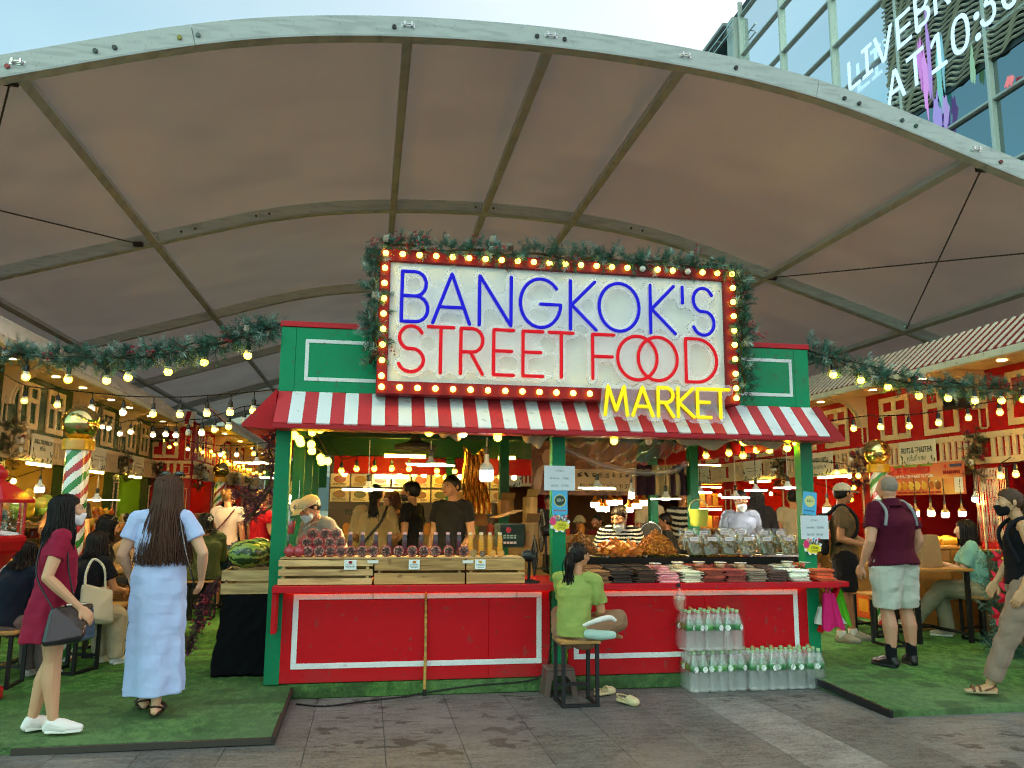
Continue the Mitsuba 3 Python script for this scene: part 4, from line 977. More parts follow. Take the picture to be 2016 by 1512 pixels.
CT = .853
XA = [(-0.662, 6.520, 1.017)[0], (0.058, 6.520, 1.015)[0], (0.066, 6.520, 1.015)[0], (0.779, 6.520, 1.012)[0], (0.787, 6.520, 1.012)[0], (1.265, 6.520, 1.010)[0]]
crate('pale pine crate with three narrow slats under the pomegranate heap', XA[0], XA[1], 6.53, 6.86, CT, [(.004, .052), (.072, .12), (.143, .192)])
crate('worn pine crate with two wide planks under the single row of pomegranates', XA[2], XA[3], 6.53, 6.86, CT, [(.003, .088), (.108, .196)], col='c49a60')
crate('short pine crate with two wide planks next to the black fan', XA[4], XA[5], 6.53, 6.86, CT, [(.003, .088), (.108, .196)], col='d0a468')
solo('display_board', 'pale board lying across the crates under fruit and bottles', 'board', cbox(XA[0] + .01, XA[5] - .01, 6.56, 6.84, CT + .197, CT + .208, .002), 'wood', 'c9a878')
solo('bottle_shelf', 'pale raised board behind the bottles on the crates', 'board', cbox(XA[0] + .2, XA[5] - .01, 6.862, 7.0, CT + .10, CT + .20, .003), 'wood', 'b98f58')
TOPZ = CT + .209


def _pom():
    """Half a pomegranate: rind bowl, pale rim and a face of dark seeds, cut side towards -y."""
    g = np.linspace(0, PI / 2, 9); rind = lathe([(.037, -.0015), (.0405, -.003)] + [(max(.0445 * math.cos(t), .003), .046 * math.sin(t)) for t in g], sides=20)
    rim = lathe([(.002, -.003), (.034, -.003), (.0385, -.002), (.0385, .001)], sides=20)
    sd = []
    for i in range(44):
        r = .034 * math.sqrt((i + .5) / 44); a = i * 2.39996
        if abs(math.sin(a * 3)) < .22 and r > .008: continue
        sd.append(ball((r * math.cos(a), r * math.sin(a), -.005 + rc.uniform(-.002, .001)), rc.uniform(.004, .0058), 1))
    out = []
    for m in (rind, rim, join(sd)):
        m.apply_transform(trimesh.transformations.rotation_matrix(-PI / 2, [1, 0, 0])); out.append(m)
    crown = join(*[bar((0, .0, -.042), (.008 * math.cos(a), .008 * math.sin(a), -.056), .006, .002) for a in np.arange(0, 6.2, 1.05)])
    return [shape(out[0], 'gloss', '9c1220', True), shape(out[1], 'satin', 'c9967e', 30), shape(out[2], 'gloss', '3a0a10', True), shape(crown, 'satin', '7a2a22')]


PM = _pom(); PMr = shape(lathe([(.002, -.006), (.034, -.005), (.040, .0), (.044, .004)], sides=20), 'gloss', 'a01828')
PMO = _pom()[0]; PMO = shape(ball((0, 0, 0), .001), 'gloss', 'a0402a')


def pom(px, py, Y, z, lab, grp, s=1.0):
    k = thing('pomegranate_half', lab, 'fruit', grp); x = px
    tl = T().translate([x, Y, z + .044 * s]).rotate([0, 0, 1], float(rc.uniform(-14, 14))).rotate([1, 0, 0], float(rc.uniform(-4, 14))).rotate([0, 1, 0], float(rc.uniform(0, 360))).scale(float(s))
    for n, d in zip(('rind', 'pith', 'seeds', 'crown'), PM): q = part(k, n, {**d, 'to_world': tl}); 
    labels[k + '__seeds'] = {'kind': 'stuff'}


for p in ((-0.527, 6.570, 1.110), (-0.449, 6.570, 1.110), (-0.362, 6.570, 1.110), (-0.277, 6.570, 1.110), (-0.196, 6.570, 1.109), (-0.118, 6.570, 1.109)): pom(p[0], 0, 6.60, TOPZ, 'cut pomegranate half in the bottom row of the left heap', 'pomegranate halves, bottom row of the heap')
for p in ((-0.033, 6.570, 1.109), (0.055, 6.570, 1.109), (0.156, 6.570, 1.109), (0.254, 6.570, 1.109), (0.362, 6.570, 1.109), (0.454, 6.570, 1.109), (0.547, 6.570, 1.108), (0.653, 6.570, 1.108), (0.775, 6.570, 1.108)): pom(p[0], 0, 6.60, TOPZ, 'cut pomegranate half in the single row before the dark juice bottles', 'pomegranate halves in the single row', 1.03)
for p in ((-0.464, 6.660, 1.168), (-0.378, 6.660, 1.168), (-0.288, 6.660, 1.168), (-0.205, 6.660, 1.168)): pom(p[0], 0, 6.67, TOPZ + .066, 'cut pomegranate half in the middle row of the left heap', 'pomegranate halves, middle row of the heap')
for p in ((-0.427, 6.720, 1.225), (-0.332, 6.720, 1.225), (-0.245, 6.720, 1.225)): pom(p[0], 0, 6.73, TOPZ + .132, 'cut pomegranate half in the top row of the left heap', 'pomegranate halves, top row of the heap')
WP = shape(join(lathe([(.004, -.042), (.030, -.034), (.043, -.008), (.044, .008), (.034, .032), (.012, .042), (.010, .05), (.015, .058)], sides=18)), 'gloss', 'a83a40', True)
for p, z in (((-0.587, 6.600, 1.108), 0), ((-0.518, 6.700, 1.103), 0), ((-0.434, 6.720, 1.102), 0), ((-0.347, 6.720, 1.102), 0), ((-0.264, 6.720, 1.102), 0), ((-0.373, 6.770, 1.099), .066), ((-0.286, 6.770, 1.099), .066), ((-0.494, 6.750, 1.164), .066), ((-0.439, 6.760, 1.164), .06)):
    solo('pomegranate', 'whole pinkish red pomegranate behind the cut halves', 'fruit', at(WP, p[0], 6.60 + (.0 if z == 0 and p[0] < -.5 else .09 + .05 * (z > 0)), TOPZ + .043 + z, rc.uniform(0, 360)), group='whole pomegranates in the heap')


def citrus(lab, px, fl, rind_, r=.03):
    k = thing('fruit_half', lab, 'fruit'); o = (px, 6.585, TOPZ + r * .95)
    m = hp(((0, .008, 0), r)).trim_by_plane((0, 1, 0), 0.0); m = tidy(m); m.apply_translation(o); part(k, 'rind', m, 'gloss', rind_, 40)
    part(k, 'flesh', tube([(o[0], o[1] - .002, o[2]), (o[0], o[1] + .003, o[2])], r * .88, 18), 'gloss', fl)
    part(k, 'segments', join([bar((o[0] + .2 * r * math.cos(a), o[1] - .003, o[2] + .2 * r * math.sin(a)), (o[0] + .82 * r * math.cos(a), o[1] - .003, o[2] + .82 * r * math.sin(a)), .0016, .002, (0, 1, 0)) for a in np.arange(0, 6.28, .698)]), 'satin', 'e8c890')


citrus('cut passion fruit half with pale rim', (0.853, 6.570, 1.096)[0], '8a6420', 'c9a898'); citrus('dark purple passion fruit half lying face up', (0.924, 6.570, 1.088)[0], '3a1a28', '4a2030', .025)
citrus('cut orange half, left of the two', (1.010, 6.570, 1.096)[0], 'd98a1a', 'c9781a'); citrus('cut orange half, right of the two', (1.077, 6.570, 1.096)[0], 'd98a1a', 'c9781a')


def jbottle(lab, x, juice, cap, grp, lid):
    k = thing('juice_bottle', lab, 'bottle', grp); o = np.array([x, 6.80, TOPZ + .0])
    b = m3.Manifold.hull_points(np.array([(a * .0185, c * .0185, z) for a in (-1, 1) for c in (-1, 1) for z in (.004, .128)] + [(a * .016, c * .016, 0) for a in (-1, 1) for c in (-1, 1)] + [(a * .0125, c * .0125, .168) for a in (-1, 1) for c in (-1, 1)]))
    m = tidy(b.refine_to_length(.012)); m.apply_translation(o); part(k, 'body', m, 'gloss', juice, 25)
    c_ = lathe([(.0150, .168), (.0165, .170), (.0165, .185), (.0150, .188)], o, 16); part(k, 'cap', c_, 'satin', cap, 40)
    for z in (.035, .06, .085): part(k, 'embossed_band', cbox(o[0] - .0125, o[0] + .0125, o[1] - .0198, o[1] - .0184, o[2] + z, o[2] + z + .007, .0006), 'gloss', lid)
    part(k, 'label', plate(Polygon([(-.012, 0), (.012, 0), (.012, .012), (0, .024), (-.012, .012)]), .0012, o + [0, -.0178, .10]), 'satin', lid)


for p in ((-0.131, 6.780, 1.199), (-0.032, 6.780, 1.200), (0.074, 6.780, 1.200), (0.185, 6.780, 1.200), (0.308, 6.780, 1.200), (0.441, 6.780, 1.200), (0.562, 6.780, 1.200), (0.663, 6.780, 1.201), (0.756, 6.780, 1.201)): jbottle('square bottle of dark purple juice with pink cap in the counter row', p[0], '2e1220', 'c9a0a4', 'dark pomegranate juice bottles', '4a2838')
for p in ((0.853, 6.780, 1.201), (0.943, 6.780, 1.201), (1.016, 6.780, 1.201), (1.102, 6.780, 1.201)): jbottle('square bottle of yellow orange juice with white cap in the counter row', p[0], 'c98a10', 'd8c8b0', 'yellow juice bottles', 'd8a030')


def card(lab, x, z, w, h, y, pic):
    k = thing('price_card', lab, 'price card'); part(k, 'card', cbox(x - w / 2, x + w / 2, y - .003, y, z - h, z, .0008), 'satin', 'dfe4e2')
    part(k, 'picture', ball((x, y - .003, z - h * .25), .014, 2, (1.1, .06, .8)), 'matte', pic, True)
    for i, l in enumerate((.7, .8, .6)): part(k, 'print_line', B(x - w * l / 2, x + w * l / 2, y - .0042, y - .003, z - h * (.52 + .15 * i), z - h * (.47 + .15 * i)), 'matte', '5a6a68')


card('white price card with a red fruit on the slatted crate', (-0.118, 6.510, 1.054)[0], 1.045, .094, .075, 6.517, '8a1a22'); card('white price card with an orange fruit on the middle crate', (0.376, 6.510, 1.053)[0], 1.045, .086, .075, 6.517, 'b8702a'); card('white price card with a yellow fruit on the short crate', (0.899, 6.510, 1.052)[0], 1.045, .086, .075, 6.517, 'c99a2a')
for p in ((0.057, 6.510, 1.031), (0.802, 6.510, 1.028)): solo('paper_slip', 'small blank paper slip taped over the crate joint ' + ('left of the middle crate' if p[0] < .5 else 'right of the middle crate'), 'paper', cbox(p[0] - .045, p[0] + .04, 6.512, 6.515, p[2] - .012, p[2] + .012, .0005), 'satin', 'dcdcd4')

# fruit carton, cardboard boxes, fans
k = thing('fruit_carton', 'dark green fruit carton with a pomegranate printed on it behind the yellow bottles', 'carton'); a, b = (1.134, 7.000, 1.137), (1.351, 7.000, 1.315)
part(k, 'box', cbox(a[0], b[0], 7.0, 7.32, a[2] - .02, b[2], .004), 'matte', '1f2a24'); part(k, 'fruit_print', ball((a[0] + .075, 6.999, b[2] - .05), .024, 2, (1, .05, 1)), 'satin', 'b01a28', True)
for i in range(4):
    for j in range(2): part(k, 'printed_cell', B(a[0] + .03 + i * .03, a[0] + .052 + i * .03, 6.998, 7.0, a[2] + .055 + j * .018, a[2] + .068 + j * .018), 'matte', '8a9a8c')
    part(k, 'printed_cell', B(a[0] + .03 + i * .03, a[0] + .054 + i * .03, 6.998, 7.0, a[2] + .01, a[2] + .03), 'matte', 'c9b0a8')
part(k, 'flap', bar((a[0], 7.32, b[2] + .05), (b[0] + .02, 7.35, b[2] + .12), .3, .004, (0, 0, 1)), 'matte', '7a5a3c')
for lab, p, q, y, c in (('brown cardboard box to the right of the dark green carton', (1.376, 7.100, 1.119), (1.494, 7.100, 1.323), 7.1, '9a6c40'), ('open brown cardboard box under the gold curtain', (0.995, 8.900, 1.259), (1.301, 8.900, 1.453), 8.9, '8a5c34'), ('upright cardboard sheet box between the back posts', (1.755, 9.000, 1.288), (1.882, 9.000, 1.582), 9.0, 'b08a5c'), ('small cardboard carton left of the black back post', (1.525, 9.400, 1.384), (1.686, 9.400, 1.544), 9.4, 'a87848')):
    k = thing('cardboard_box', lab, 'box'); part(k, 'box', cbox(p[0], q[0], y, y + .22, p[2], q[2], .004), 'matte', c); part(k, 'flap', bar((p[0], y - .05, q[2] + .045), (q[0], y - .05, q[2] + .045), .11, .004, (0, 1, 1)), 'matte', C(c) * .8); part(k, 'tape', B((p[0] + q[0]) / 2 - .02, (p[0] + q[0]) / 2 + .02, y - .001, y, p[2] + .002, q[2] - .002), 'satin', C(c) * 1.2)


def fan(lab, o, r, yaw, stand):
    k = thing('electric_fan', lab, 'fan'); ms = []
    for a in np.arange(0, PI, PI / 16):   # domed wire cage, axis along +x
        pts = [(r * .18 * (1 - t * t) * 1.0, r * t * math.cos(a), r * t * math.sin(a)) for t in np.linspace(-1, 1, 15)]; ms.append(tube(pts, .0022, 4)); ms.append(tube([(-x * .8, y, z) for x, y, z in pts], .0022, 4))
    for q in (.45, 1.0): ms.append(tube([(.18 * r * (1 - q * q), r * q * math.cos(a), r * q * math.sin(a)) for a in np.linspace(0, 2 * PI, 33)[:-1]], .0045 if q == 1 else .0025, 5, closed=True))
    M = trimesh.transformations.rotation_matrix(math.radians(yaw), [0, 0, 1]); M[:3, 3] = o
    def P(n, m, b_, c, s=True): m = tidy(m); m.apply_transform(M); part(k, n, m, b_, c, s)
    P('cage', join(ms), 'satin', '1b1b1d')
    for i in range(3):
        a = i * 2.094; P('blade', sheet(lambda u, v: np.stack([.02 * (v - .5), (.15 + .7 * u) * r * np.cos(a + (v - .5) * .9), (.15 + .7 * u) * r * np.sin(a + (v - .5) * .9)], 1), 8, 8), 'satin', '3a3f42')
    P('motor', lathe([(.02, -.02), (.045, 0), (.05, .06), (.035, .10), (.01, .11)], sides=18).apply_transform(trimesh.transformations.rotation_matrix(-PI / 2, [0, 1, 0])), 'satin', '1a1b1e', 40)
    if stand: P('stand', join(tube([(-.04, 0, -.03), (-.045, 0, -stand + .02)], .012, 8), lathe([(.09, 0), (.09, .012), (.02, .025)], (-.045, 0, -stand), 20)), 'satin', '17181a', 40)


o = (1.360, 6.620, 1.068); fan('black table fan between the short crate and the stacked snacks', o, .165, -8, o[2] - .853)
o = (1.608, 7.500, 1.245); fan('large dark fan behind the left side of the green centre post', o, .20, 160, .35)
# ---------------------------------------------------------------- the snack side
k = thing('display_step', 'black covered step behind the stacked snack packets', 'display step'); zt = (2.577, 6.980, 1.027)[2]
part(k, 'step', cbox(1.66, 3.80, 6.98, 7.7, .853, zt, .006), 'fabric', '1c1817')
FOOD = {}


def heap(lab, x0, x1, top, cols, L, n, curl, shp=1.0, y0=7.02, y1=7.42):
    k = thing('food_heap', lab, 'fried food'); xc, yc = (x0 + x1) / 2, (y0 + y1) / 2; w, dp = (x1 - x0) / 2, (y1 - y0) / 2
    part(k, 'core', lathe([(1.0, 0), (.85, .30), (.55, .68), (.28, .86), (.05, .93)], sides=24).apply_transform(np.diag([w * .92, dp * .92, top, 1])).apply_translation([xc, yc, zt + .022]), 'matte', C(cols[0]) * .7, True)
    ms, cc = [], []
    for i in range(n):
        h_ = rc.uniform(0, 1) ** .8; a = rc.uniform(0, 6.283); r = (1 - h_ ** (shp + .6)) * rc.uniform(.9, 1.02); o = np.array([xc + w * r * math.cos(a), yc + dp * r * math.sin(a), zt + .025 + top * h_ * .97 + rc.uniform(-.004, .008)])
        d = rc.normal(size=3) * [1, 1, .5]; d /= np.linalg.norm(d); e = np.cross(d, rc.normal(size=3)); e /= np.linalg.norm(e); l = L * rc.uniform(.6, 1.3)
        t = np.linspace(-.5, .5, 5); p = o + d * (l * t)[:, None] + e * (curl * l * (t ** 2 * 4 - .5))[:, None]
        m = tube(p, np.array([.35, .9, 1, .9, .35]) * L * .17 * rc.uniform(.7, 1.25), 5); ms.append(m); cc.append(np.tile(C(cols[rc.integers(len(cols))]) * rc.uniform(.7, 1.25), (len(m.vertices), 1)))
    part(k, 'pieces', shape(trimesh.util.concatenate(ms), 'satin', np.vstack(cc), True), kind='stuff')


def tray(lab, x0, x1, y0=6.99, y1=7.45):
    k = thing('steel_tray', lab, 'tray'); part(k, 'base', cbox(x0 + .01, x1 - .01, y0 + .01, y1 - .01, zt + .001, zt + .006, .001), 'metal', (.55, .55, .56))
    part(k, 'rim', bar((x0, y0, zt + .012), (x1, y0, zt + .012), .024, .005, (0, -1, 1.2)), 'metal', (.6, .6, .62)); part(k, 'rim', bar((x0, y1, zt + .012), (x1, y1, zt + .012), .024, .005, (0, 1, 1.2)), 'metal', (.6, .6, .62))
    for x, s in ((x0, -1), (x1, 1)): part(k, 'rim', bar((x, y0 + .004, zt + .012), (x, y1 - .004, zt + .012), .024, .005, (s, 0, 1.2)), 'metal', (.6, .6, .62))


tr = [((1.774, 7.000, 1.041)[0], (2.078, 7.000, 1.040)[0]), ((2.105, 7.000, 1.040)[0], (2.443, 7.000, 1.039)[0]), ((2.457, 7.000, 1.039)[0], (2.824, 7.000, 1.039)[0])]
for l, (a, b) in zip(('steel tray under the left brown food heap', 'steel tray under the flat orange strips', 'steel tray under the right orange food heap'), tr): tray(l, a, b)
heap('tall heap of small brown fried snacks beside the centre post', tr[0][0] - .03, tr[0][1] - .01, .19, ('8a5526', '5c3314', 'a86a2c', '6e4018', 'b8803c'), .030, 1000, .25)
heap('tall heap of curled orange fried snacks in front of the striped vendor', tr[2][0] - .01, tr[2][1] - .02, .20, ('b86a1c', '9a5216', 'c98428', '8a4512'), .046, 700, .5)
heap('flat pile of long orange strips between the two food heaps', tr[1][0] + .01, tr[1][1] - .01, .075, ('c96a1a', 'b85a14', 'd6802a'), .15, 150, .05, 2.5)
tray('long steel tray under the front row of bagged snacks', (2.852, 7.000, 1.025)[0], (3.438, 7.000, 1.024)[0]); tray('dark steel tray under the right end of the bagged snacks', (3.457, 7.000, 1.024)[0], (3.958, 7.000, 1.022)[0])


def bag(lab, x, y, z, w, h, cols, grp, tilt=0):
    k = thing('snack_bag', lab, 'snack bag', grp)
    U, V = np.meshgrid(np.linspace(-1, 1, 13), np.linspace(0, 1, 14), indexing='ij')
    def side(s):
        d = .045 * np.sqrt(np.clip(1 - U ** 2, 0, 1)) * np.clip(1.15 - V, 0, 1) ** .8; wr = meshkit.fbm(np.stack([U * 3 + x * 9, V * 4, V * 0 + s], -1), 3) - .5
        p = np.stack([x + U * w / 2 * (1 - .12 * (1 - V)) + tilt * V * h, y + s * (d + .004) + wr * .018 + (V ** 2) * .03, z + V * h + .012 * wr], -1); return p
    i, j = np.meshgrid(np.arange(12), np.arange(13), indexing='ij'); q = (i * 14 + j).ravel(); f = np.stack([q, q + 14, q + 15, q + 1], 1); f = np.vstack([f[:, [0, 1, 2]], f[:, [0, 2, 3]]])
    part(k, 'film', trimesh.util.concatenate([trimesh.Trimesh(side(-1).reshape(-1, 3), f, process=False), trimesh.Trimesh(side(1).reshape(-1, 3), f, process=False)]), 'film', smooth=True)
    ms, cc = [], []
    for _ in range(190):
        u, v = rc.uniform(-.85, .85), rc.uniform(.03, .72) * (1 - .2 * rc.uniform()); o = np.array([x + u * w / 2 + tilt * v * h, y + rc.uniform(-.03, .02) * (1 - u * u), z + v * h]); d = rc.normal(size=3); d /= np.linalg.norm(d); e = rc.normal(size=3); l = rc.uniform(.012, .026)
        m = tube([o - d * l, o + e * .004, o + d * l], [.003, .0075, .003], 4); ms.append(m); cc.append(np.tile(C(cols[rc.integers(len(cols))]) * rc.uniform(.8, 2.0), (len(m.vertices), 1)))
    part(k, 'snacks', shape(trimesh.util.concatenate(ms), 'matte', np.vstack(cc), True), kind='stuff')
    o = np.array([x + tilt * h * .82, y - .012, z + h * .80]); part(k, 'paper_label', cbox(o[0] - .042, o[0] + .042, o[1] - .004, o[1] - .002, o[2] - .018, o[2] + .018, .0005), 'satin', 'dcd6dc'); part(k, 'label_print', B(o[0] - .030, o[0] + .028, o[1] - .0052, o[1] - .0042, o[2] - .004, o[2] + .005), 'matte', '8a7aa0')


GC = ('6a5a34', '4a4a2a', '7a6a48', '5c4426'); BC = ('8a7a5c', '6a5438', 'a08c68')
for p, c in (((2.967, 7.100, 1.037), GC), ((3.114, 7.100, 1.037), ('6a4a2c', '5a3a20', '4a5028')), ((3.298, 7.100, 1.036), GC), ((3.477, 7.100, 1.027), BC), ((3.679, 7.100, 1.035), GC), ((3.904, 7.120, 1.043), BC)): bag('clear bag of dried snacks with white label in the front row', p[0], 7.12, zt + .008, .17, .19, c, 'front row of snack bags', rc.uniform(-.1, .1))
for p, c in (((2.991, 7.350, 1.065), BC), ((3.159, 7.350, 1.065), BC), ((3.348, 7.350, 1.064), GC), ((3.540, 7.350, 1.088), BC), ((3.749, 7.350, 1.097), BC), ((3.948, 7.350, 1.088), GC)): bag('clear bag of pale snacks with white label in the back row', p[0], 7.36, zt + .05, .18, .20, c, 'back row of snack bags', rc.uniform(-.15, .15))
PC = [('7a5230', 12), ('2c1d16', 13), ('3a2416', 13), ('c9868a', 11), ('c9bfa6', 12), ('8a3a2a', 13), ('7c2f28', 13), ('8a7462', 12), ('4a3028', 12), ('d2c8b6', 12), ('c2552e', 13)]
PXS = [(1.880, 6.620, 0.918), (2.077, 6.620, 0.917), (2.272, 6.620, 0.916), (2.468, 6.620, 0.915), (2.676, 6.620, 0.914), (2.871, 6.620, 0.912), (3.069, 6.620, 0.911), (3.255, 6.620, 0.910), (3.438, 6.620, 0.909), (3.655, 6.620, 0.908), (3.885, 6.620, 0.906)]
nmz = ('tan', 'black', 'dark brown', 'pink', 'cream', 'rust red', 'wine red', 'grey brown', 'dark cocoa', 'off white', 'orange red')
for (c, n), p, nm in zip(PC, PXS, nmz):
    for ky, yb_ in enumerate((6.50, 6.73)):
        k = thing('packet_stack', ('front' if ky == 0 else 'rear') + f' stack of flat {nm} snack packets on the red counter', 'packets'); h_ = .853
        for i in range(n + ky * 3):
            t = rc.uniform(.0065, .0095); x, y = p[0] + rc.uniform(-.02, .02), yb_ + rc.uniform(-.014, .012); w = rc.uniform(.074, .092)
            m = cbox(x - w, x + w, y, y + .2, h_ + .0004, h_ + t, .0025); part(k, 'packet', rot(m, rc.uniform(-9, 9), (x, y + .1, 0)), 'gloss', C(c) * rc.uniform(.7, 2.2) + .01); h_ += t
            if i % 2 == 0: part(k, 'clear_edge', rot(B(x - w - .012, x + w + .012, y - .012, y + .21, h_ - .0009, h_ - .0002), rc.uniform(-5, 5), (x, y + .1, 0)), 'film')


def tub(lab, p, c, s=1.0):
    k = thing('plastic_tub', lab, 'tub'); o = (p[0], 6.70, p[2])
    part(k, 'cup', lathe([(.036 * s, 0), (.048 * s, .045 * s)], o, 24), 'film', smooth=True); part(k, 'rim', lathe([(.048 * s, .044 * s), (.053 * s, .045 * s), (.053 * s, .049 * s), (.048 * s, .05 * s)], o, 24), 'satin', 'd8d4cc', 40)
    part(k, 'filling', crease(join(lathe([(.034 * s, .002), (.044 * s, .034 * s), (.03 * s, .040 * s), (.002, .042 * s)], o, 20)), .006, 60, 60), 'satin', c, True)


for lab, p, c in (('clear tub of pink relish on the packets', (2.426, 6.700, 0.951), 'c96a60'), ('clear tub of cream relish on the packets', (2.627, 6.700, 0.959), 'd0b08a'), ('clear tub of reddish tan relish on the packets', (2.820, 6.700, 0.962), 'a8623c'), ('clear tub of tan relish, fourth along the packets', (3.015, 6.700, 0.957), 'b88a5c'), ('clear tub of light orange relish on the packets', (3.202, 6.700, 0.952), 'c08a5a'), ('clear tub of whitish relish near the right post', (3.640, 6.700, 0.962), 'c9bca0'), ('clear tub of bright orange relish at the right end', (3.808, 6.700, 0.957), 'c8502a')): tub(lab, p, c)
# price papers, halal cards and sale stars on two posts
def post_signs(x, side, z, tilt, dx):
    y = 6.645
    k = thing('price_paper', f'white laminated price paper taped to the {side} green post', 'price paper'); a = z if side == 'centre' else z - .235
    w, h = .265, .205; part(k, 'sheet', cbox(x + dx - w / 2, x + dx + w / 2, y - .012, y - .009, a - h, a, .0005), 'gloss', 'c9d0da')
    for s, zz, hh in (('5 Free 1', .05, .019), ('Small Pack - 100 Bath', .112, .017), ('Big Pack - 200 Bath', .172, .017)): part(k, 'lettering', text(s, hh, (x + dx, y - .0122, a - zz), wide=hh * len(s) * .46), 'matte', '7c828c')
    k = thing('halal_card', f'blue card with a round emblem on the {side} green post', 'card'); b = z - .207 if side == 'centre' else z - .03
    def tl(m): m = tidy(m); m.apply_transform(trimesh.transformations.rotation_matrix(math.radians(tilt), [0, 1, 0], [x, y, b])); return m
    part(k, 'card', tl(cbox(x - .066, x + .066, y - .018, y - .0145, b - .20, b, .0008)), 'gloss', '3aa0cf')
    for r_, c, d in ((.050, 'd8cc70', .0185), (.044, '1c3a30' if side == 'centre' else 'c9cf8a', .0195)): part(k, 'emblem', tl(tube([(x, y - d, b - .082), (x, y - d + .001, b - .082)], r_, 28)), 'satin', c)
    ar = [[(.026, .012), (.018, -.004), (.006, -.006), (.004, .016)], [(.002, -.006), (-.008, -.006), (-.006, .018), (-.012, -.004)], [(-.013, -.006), (-.024, -.004), (-.024, .018)], [(.022, .006), (.03, .004)]]
    part(k, 'emblem_script', tl(join([tube([(x + u, y - .0205, b - .082 + v) for u, v in st], .0021, 5) for st in ar])), 'satin', 'e8ead8' if side == 'centre' else '1c2a24')
    part(k, 'lettering', tl(join([B(x - .05 + i * .0145, x - .039 + i * .0145, y - .0192, y - .0182, b - .170, b - .158 - .004 * (i % 2)) for i in range(7)])), 'matte', 'b85a4a' if side == 'centre' else '2a5a8a')
    k = thing('sale_sign', f'pink and yellow SALE star tag on the {side} green post', 'price tag'); c = z - .475 if side == 'centre' else z - .50
    g = np.linspace(0, 2 * PI, 41)[:-1]; s1 = Polygon([((.082 + .010 * math.sin(9 * t)) * math.cos(t), (.072 + .010 * math.sin(9 * t)) * math.sin(t)) for t in g])
    part(k, 'tag', plate(s1, .002, (x, y - .012, c)), 'gloss', 'e8e2de'); part(k, 'yellow_field', plate(affinity.scale(s1, .86, .55), .002, (x + .008, y - .0145, c - .022)), 'gloss', 'e0d01c'); part(k, 'pink_flash', plate(affinity.translate(affinity.scale(s1, .34, .5), -.058, .016), .002, (x, y - .0148, c)), 'gloss', 'd02a6a')
    for i, cl in enumerate(('d8407a', 'e07a2a', '3a8ac0', '8a3a9a', 'd03030')): part(k, 'coloured_spot', ball((x - .04 + i * .026, y - .0145, c + .060 - .008 * (i % 2)), .010, 1, (1, .2, 1)), 'satin', cl, True)
    part(k, 'lettering', text('SALE', .032, (x + .018, y - .018, c + .016), bold=True), 'matte', '17171a'); part(k, 'lettering', text('200g', .020, (x + .016, y - .018, c - .022)), 'matte', '5a5a20'); part(k, 'lettering', text('5 Free', .015, (x + .016, y - .018, c - .046)), 'matte', '5a5a20')


p = (1.582, 6.630, 1.807); post_signs(1.577, 'centre', p[2], 0, 0); p = (3.857, 6.630, 1.644); post_signs(3.85, 'right', p[2], 6, .03)

# ================================================================ in front of the counter
def stool(lab, x, y, z0, rz=0, h=.46, s=.30, group=None):
    k = thing('wooden_stool', lab, 'stool', group); R = lambda m: rot(m, rz, (x, y, 0)); a = s / 2
    part(k, 'seat', R(cbox(x - a - .01, x + a + .01, y - a - .01, y + a + .01, z0 + h - .022, z0 + h, .003)), 'wood', 'b98a50')
    t = .013
    for i in (-1, 1):
        for j in (-1, 1): part(k, 'leg', R(B(x + i * (a - t) - t, x + i * (a - t) + t, y + j * (a - t) - t, y + j * (a - t) + t, z0, z0 + h - .0225)), 'satin', '17181a')
        part(k, 'foot_rail', R(B(x + i * (a - t) - t * .9, x + i * (a - t) + t * .9, y - a + 2 * t, y + a - 2 * t, z0 + .001, z0 + .024)), 'satin', '17181a'); part(k, 'foot_rail', R(B(x - a + 2 * t, x + a - 2 * t, y + i * (a - t) - t * .9, y + i * (a - t) + t * .9, z0 + .10 * (i > 0) + .001, z0 + .024 + .10 * (i > 0))), 'satin', '17181a')


stool('black framed stool with a wooden seat under the girl in green', 1.60, 6.20, 0, 0, .475, .285)
k = thing('plastic_stool', 'low grey brown plastic step stool half hidden behind the wooden stool', 'stool'); x, y = (1.533, 6.490, 0.000)[:2]
part(k, 'top', cbox(x - .11, x + .11, 6.40, 6.60, .195, .215, .008), 'satin', '6a5650'); _leg = Polygon([(-.135, 0), (-.09, 0), (-.075, .12), (-.04, .16), (.04, .16), (.075, .12), (.09, 0), (.135, 0), (.11, .195), (-.11, .195)])
for yy in (6.405, 6.575): part(k, 'side', plate(_leg, .018, (x, yy + .018, 0)), 'satin', '645049')
for xx in (-.125, .107): part(k, 'side', bar((x + xx + .009, 6.50, .0), (x + xx * .85 + .009, 6.50, .195), .15, .014, (1, 0, 0)), 'satin', '5c4a44')
CL = soft(uni([hp(((0, 0, .022), (.035, .04, .018)), ((0, .12, .024), (.045, .05, .02))), hp(((0, .13, .03), (.044, .05, .034)), ((0, .09, .04), (.042, .03, .034)))]) - hp(((0, .0, .05), (.028, .045, .03)), ((0, .075, .045), (.032, .03, .024))), .008, 4)
for lab, q, rz in (('cream clog lying near the stool leg', (1.825, 6.379, 0.000), -62), ('cream clog, the one farther right and pointing at the viewer', (1.937, 6.162, 0.000), -150)):
    k = thing('clog', lab, 'shoe'); m = rot(CL, rz); m.apply_translation([q[0], q[1], .001]); part(k, 'shell', m, 'satin', 'c9b88e', True); st_m = rot(tube([(-.042, .07, .045), (-.036, .0, .055), (0, -.045, .058), (.036, .0, .055), (.042, .07, .045)], .006, 6), rz); st_m.apply_translation([q[0], q[1], 0]); part(k, 'heel_strap', st_m, 'satin', 'b8a67c', True)
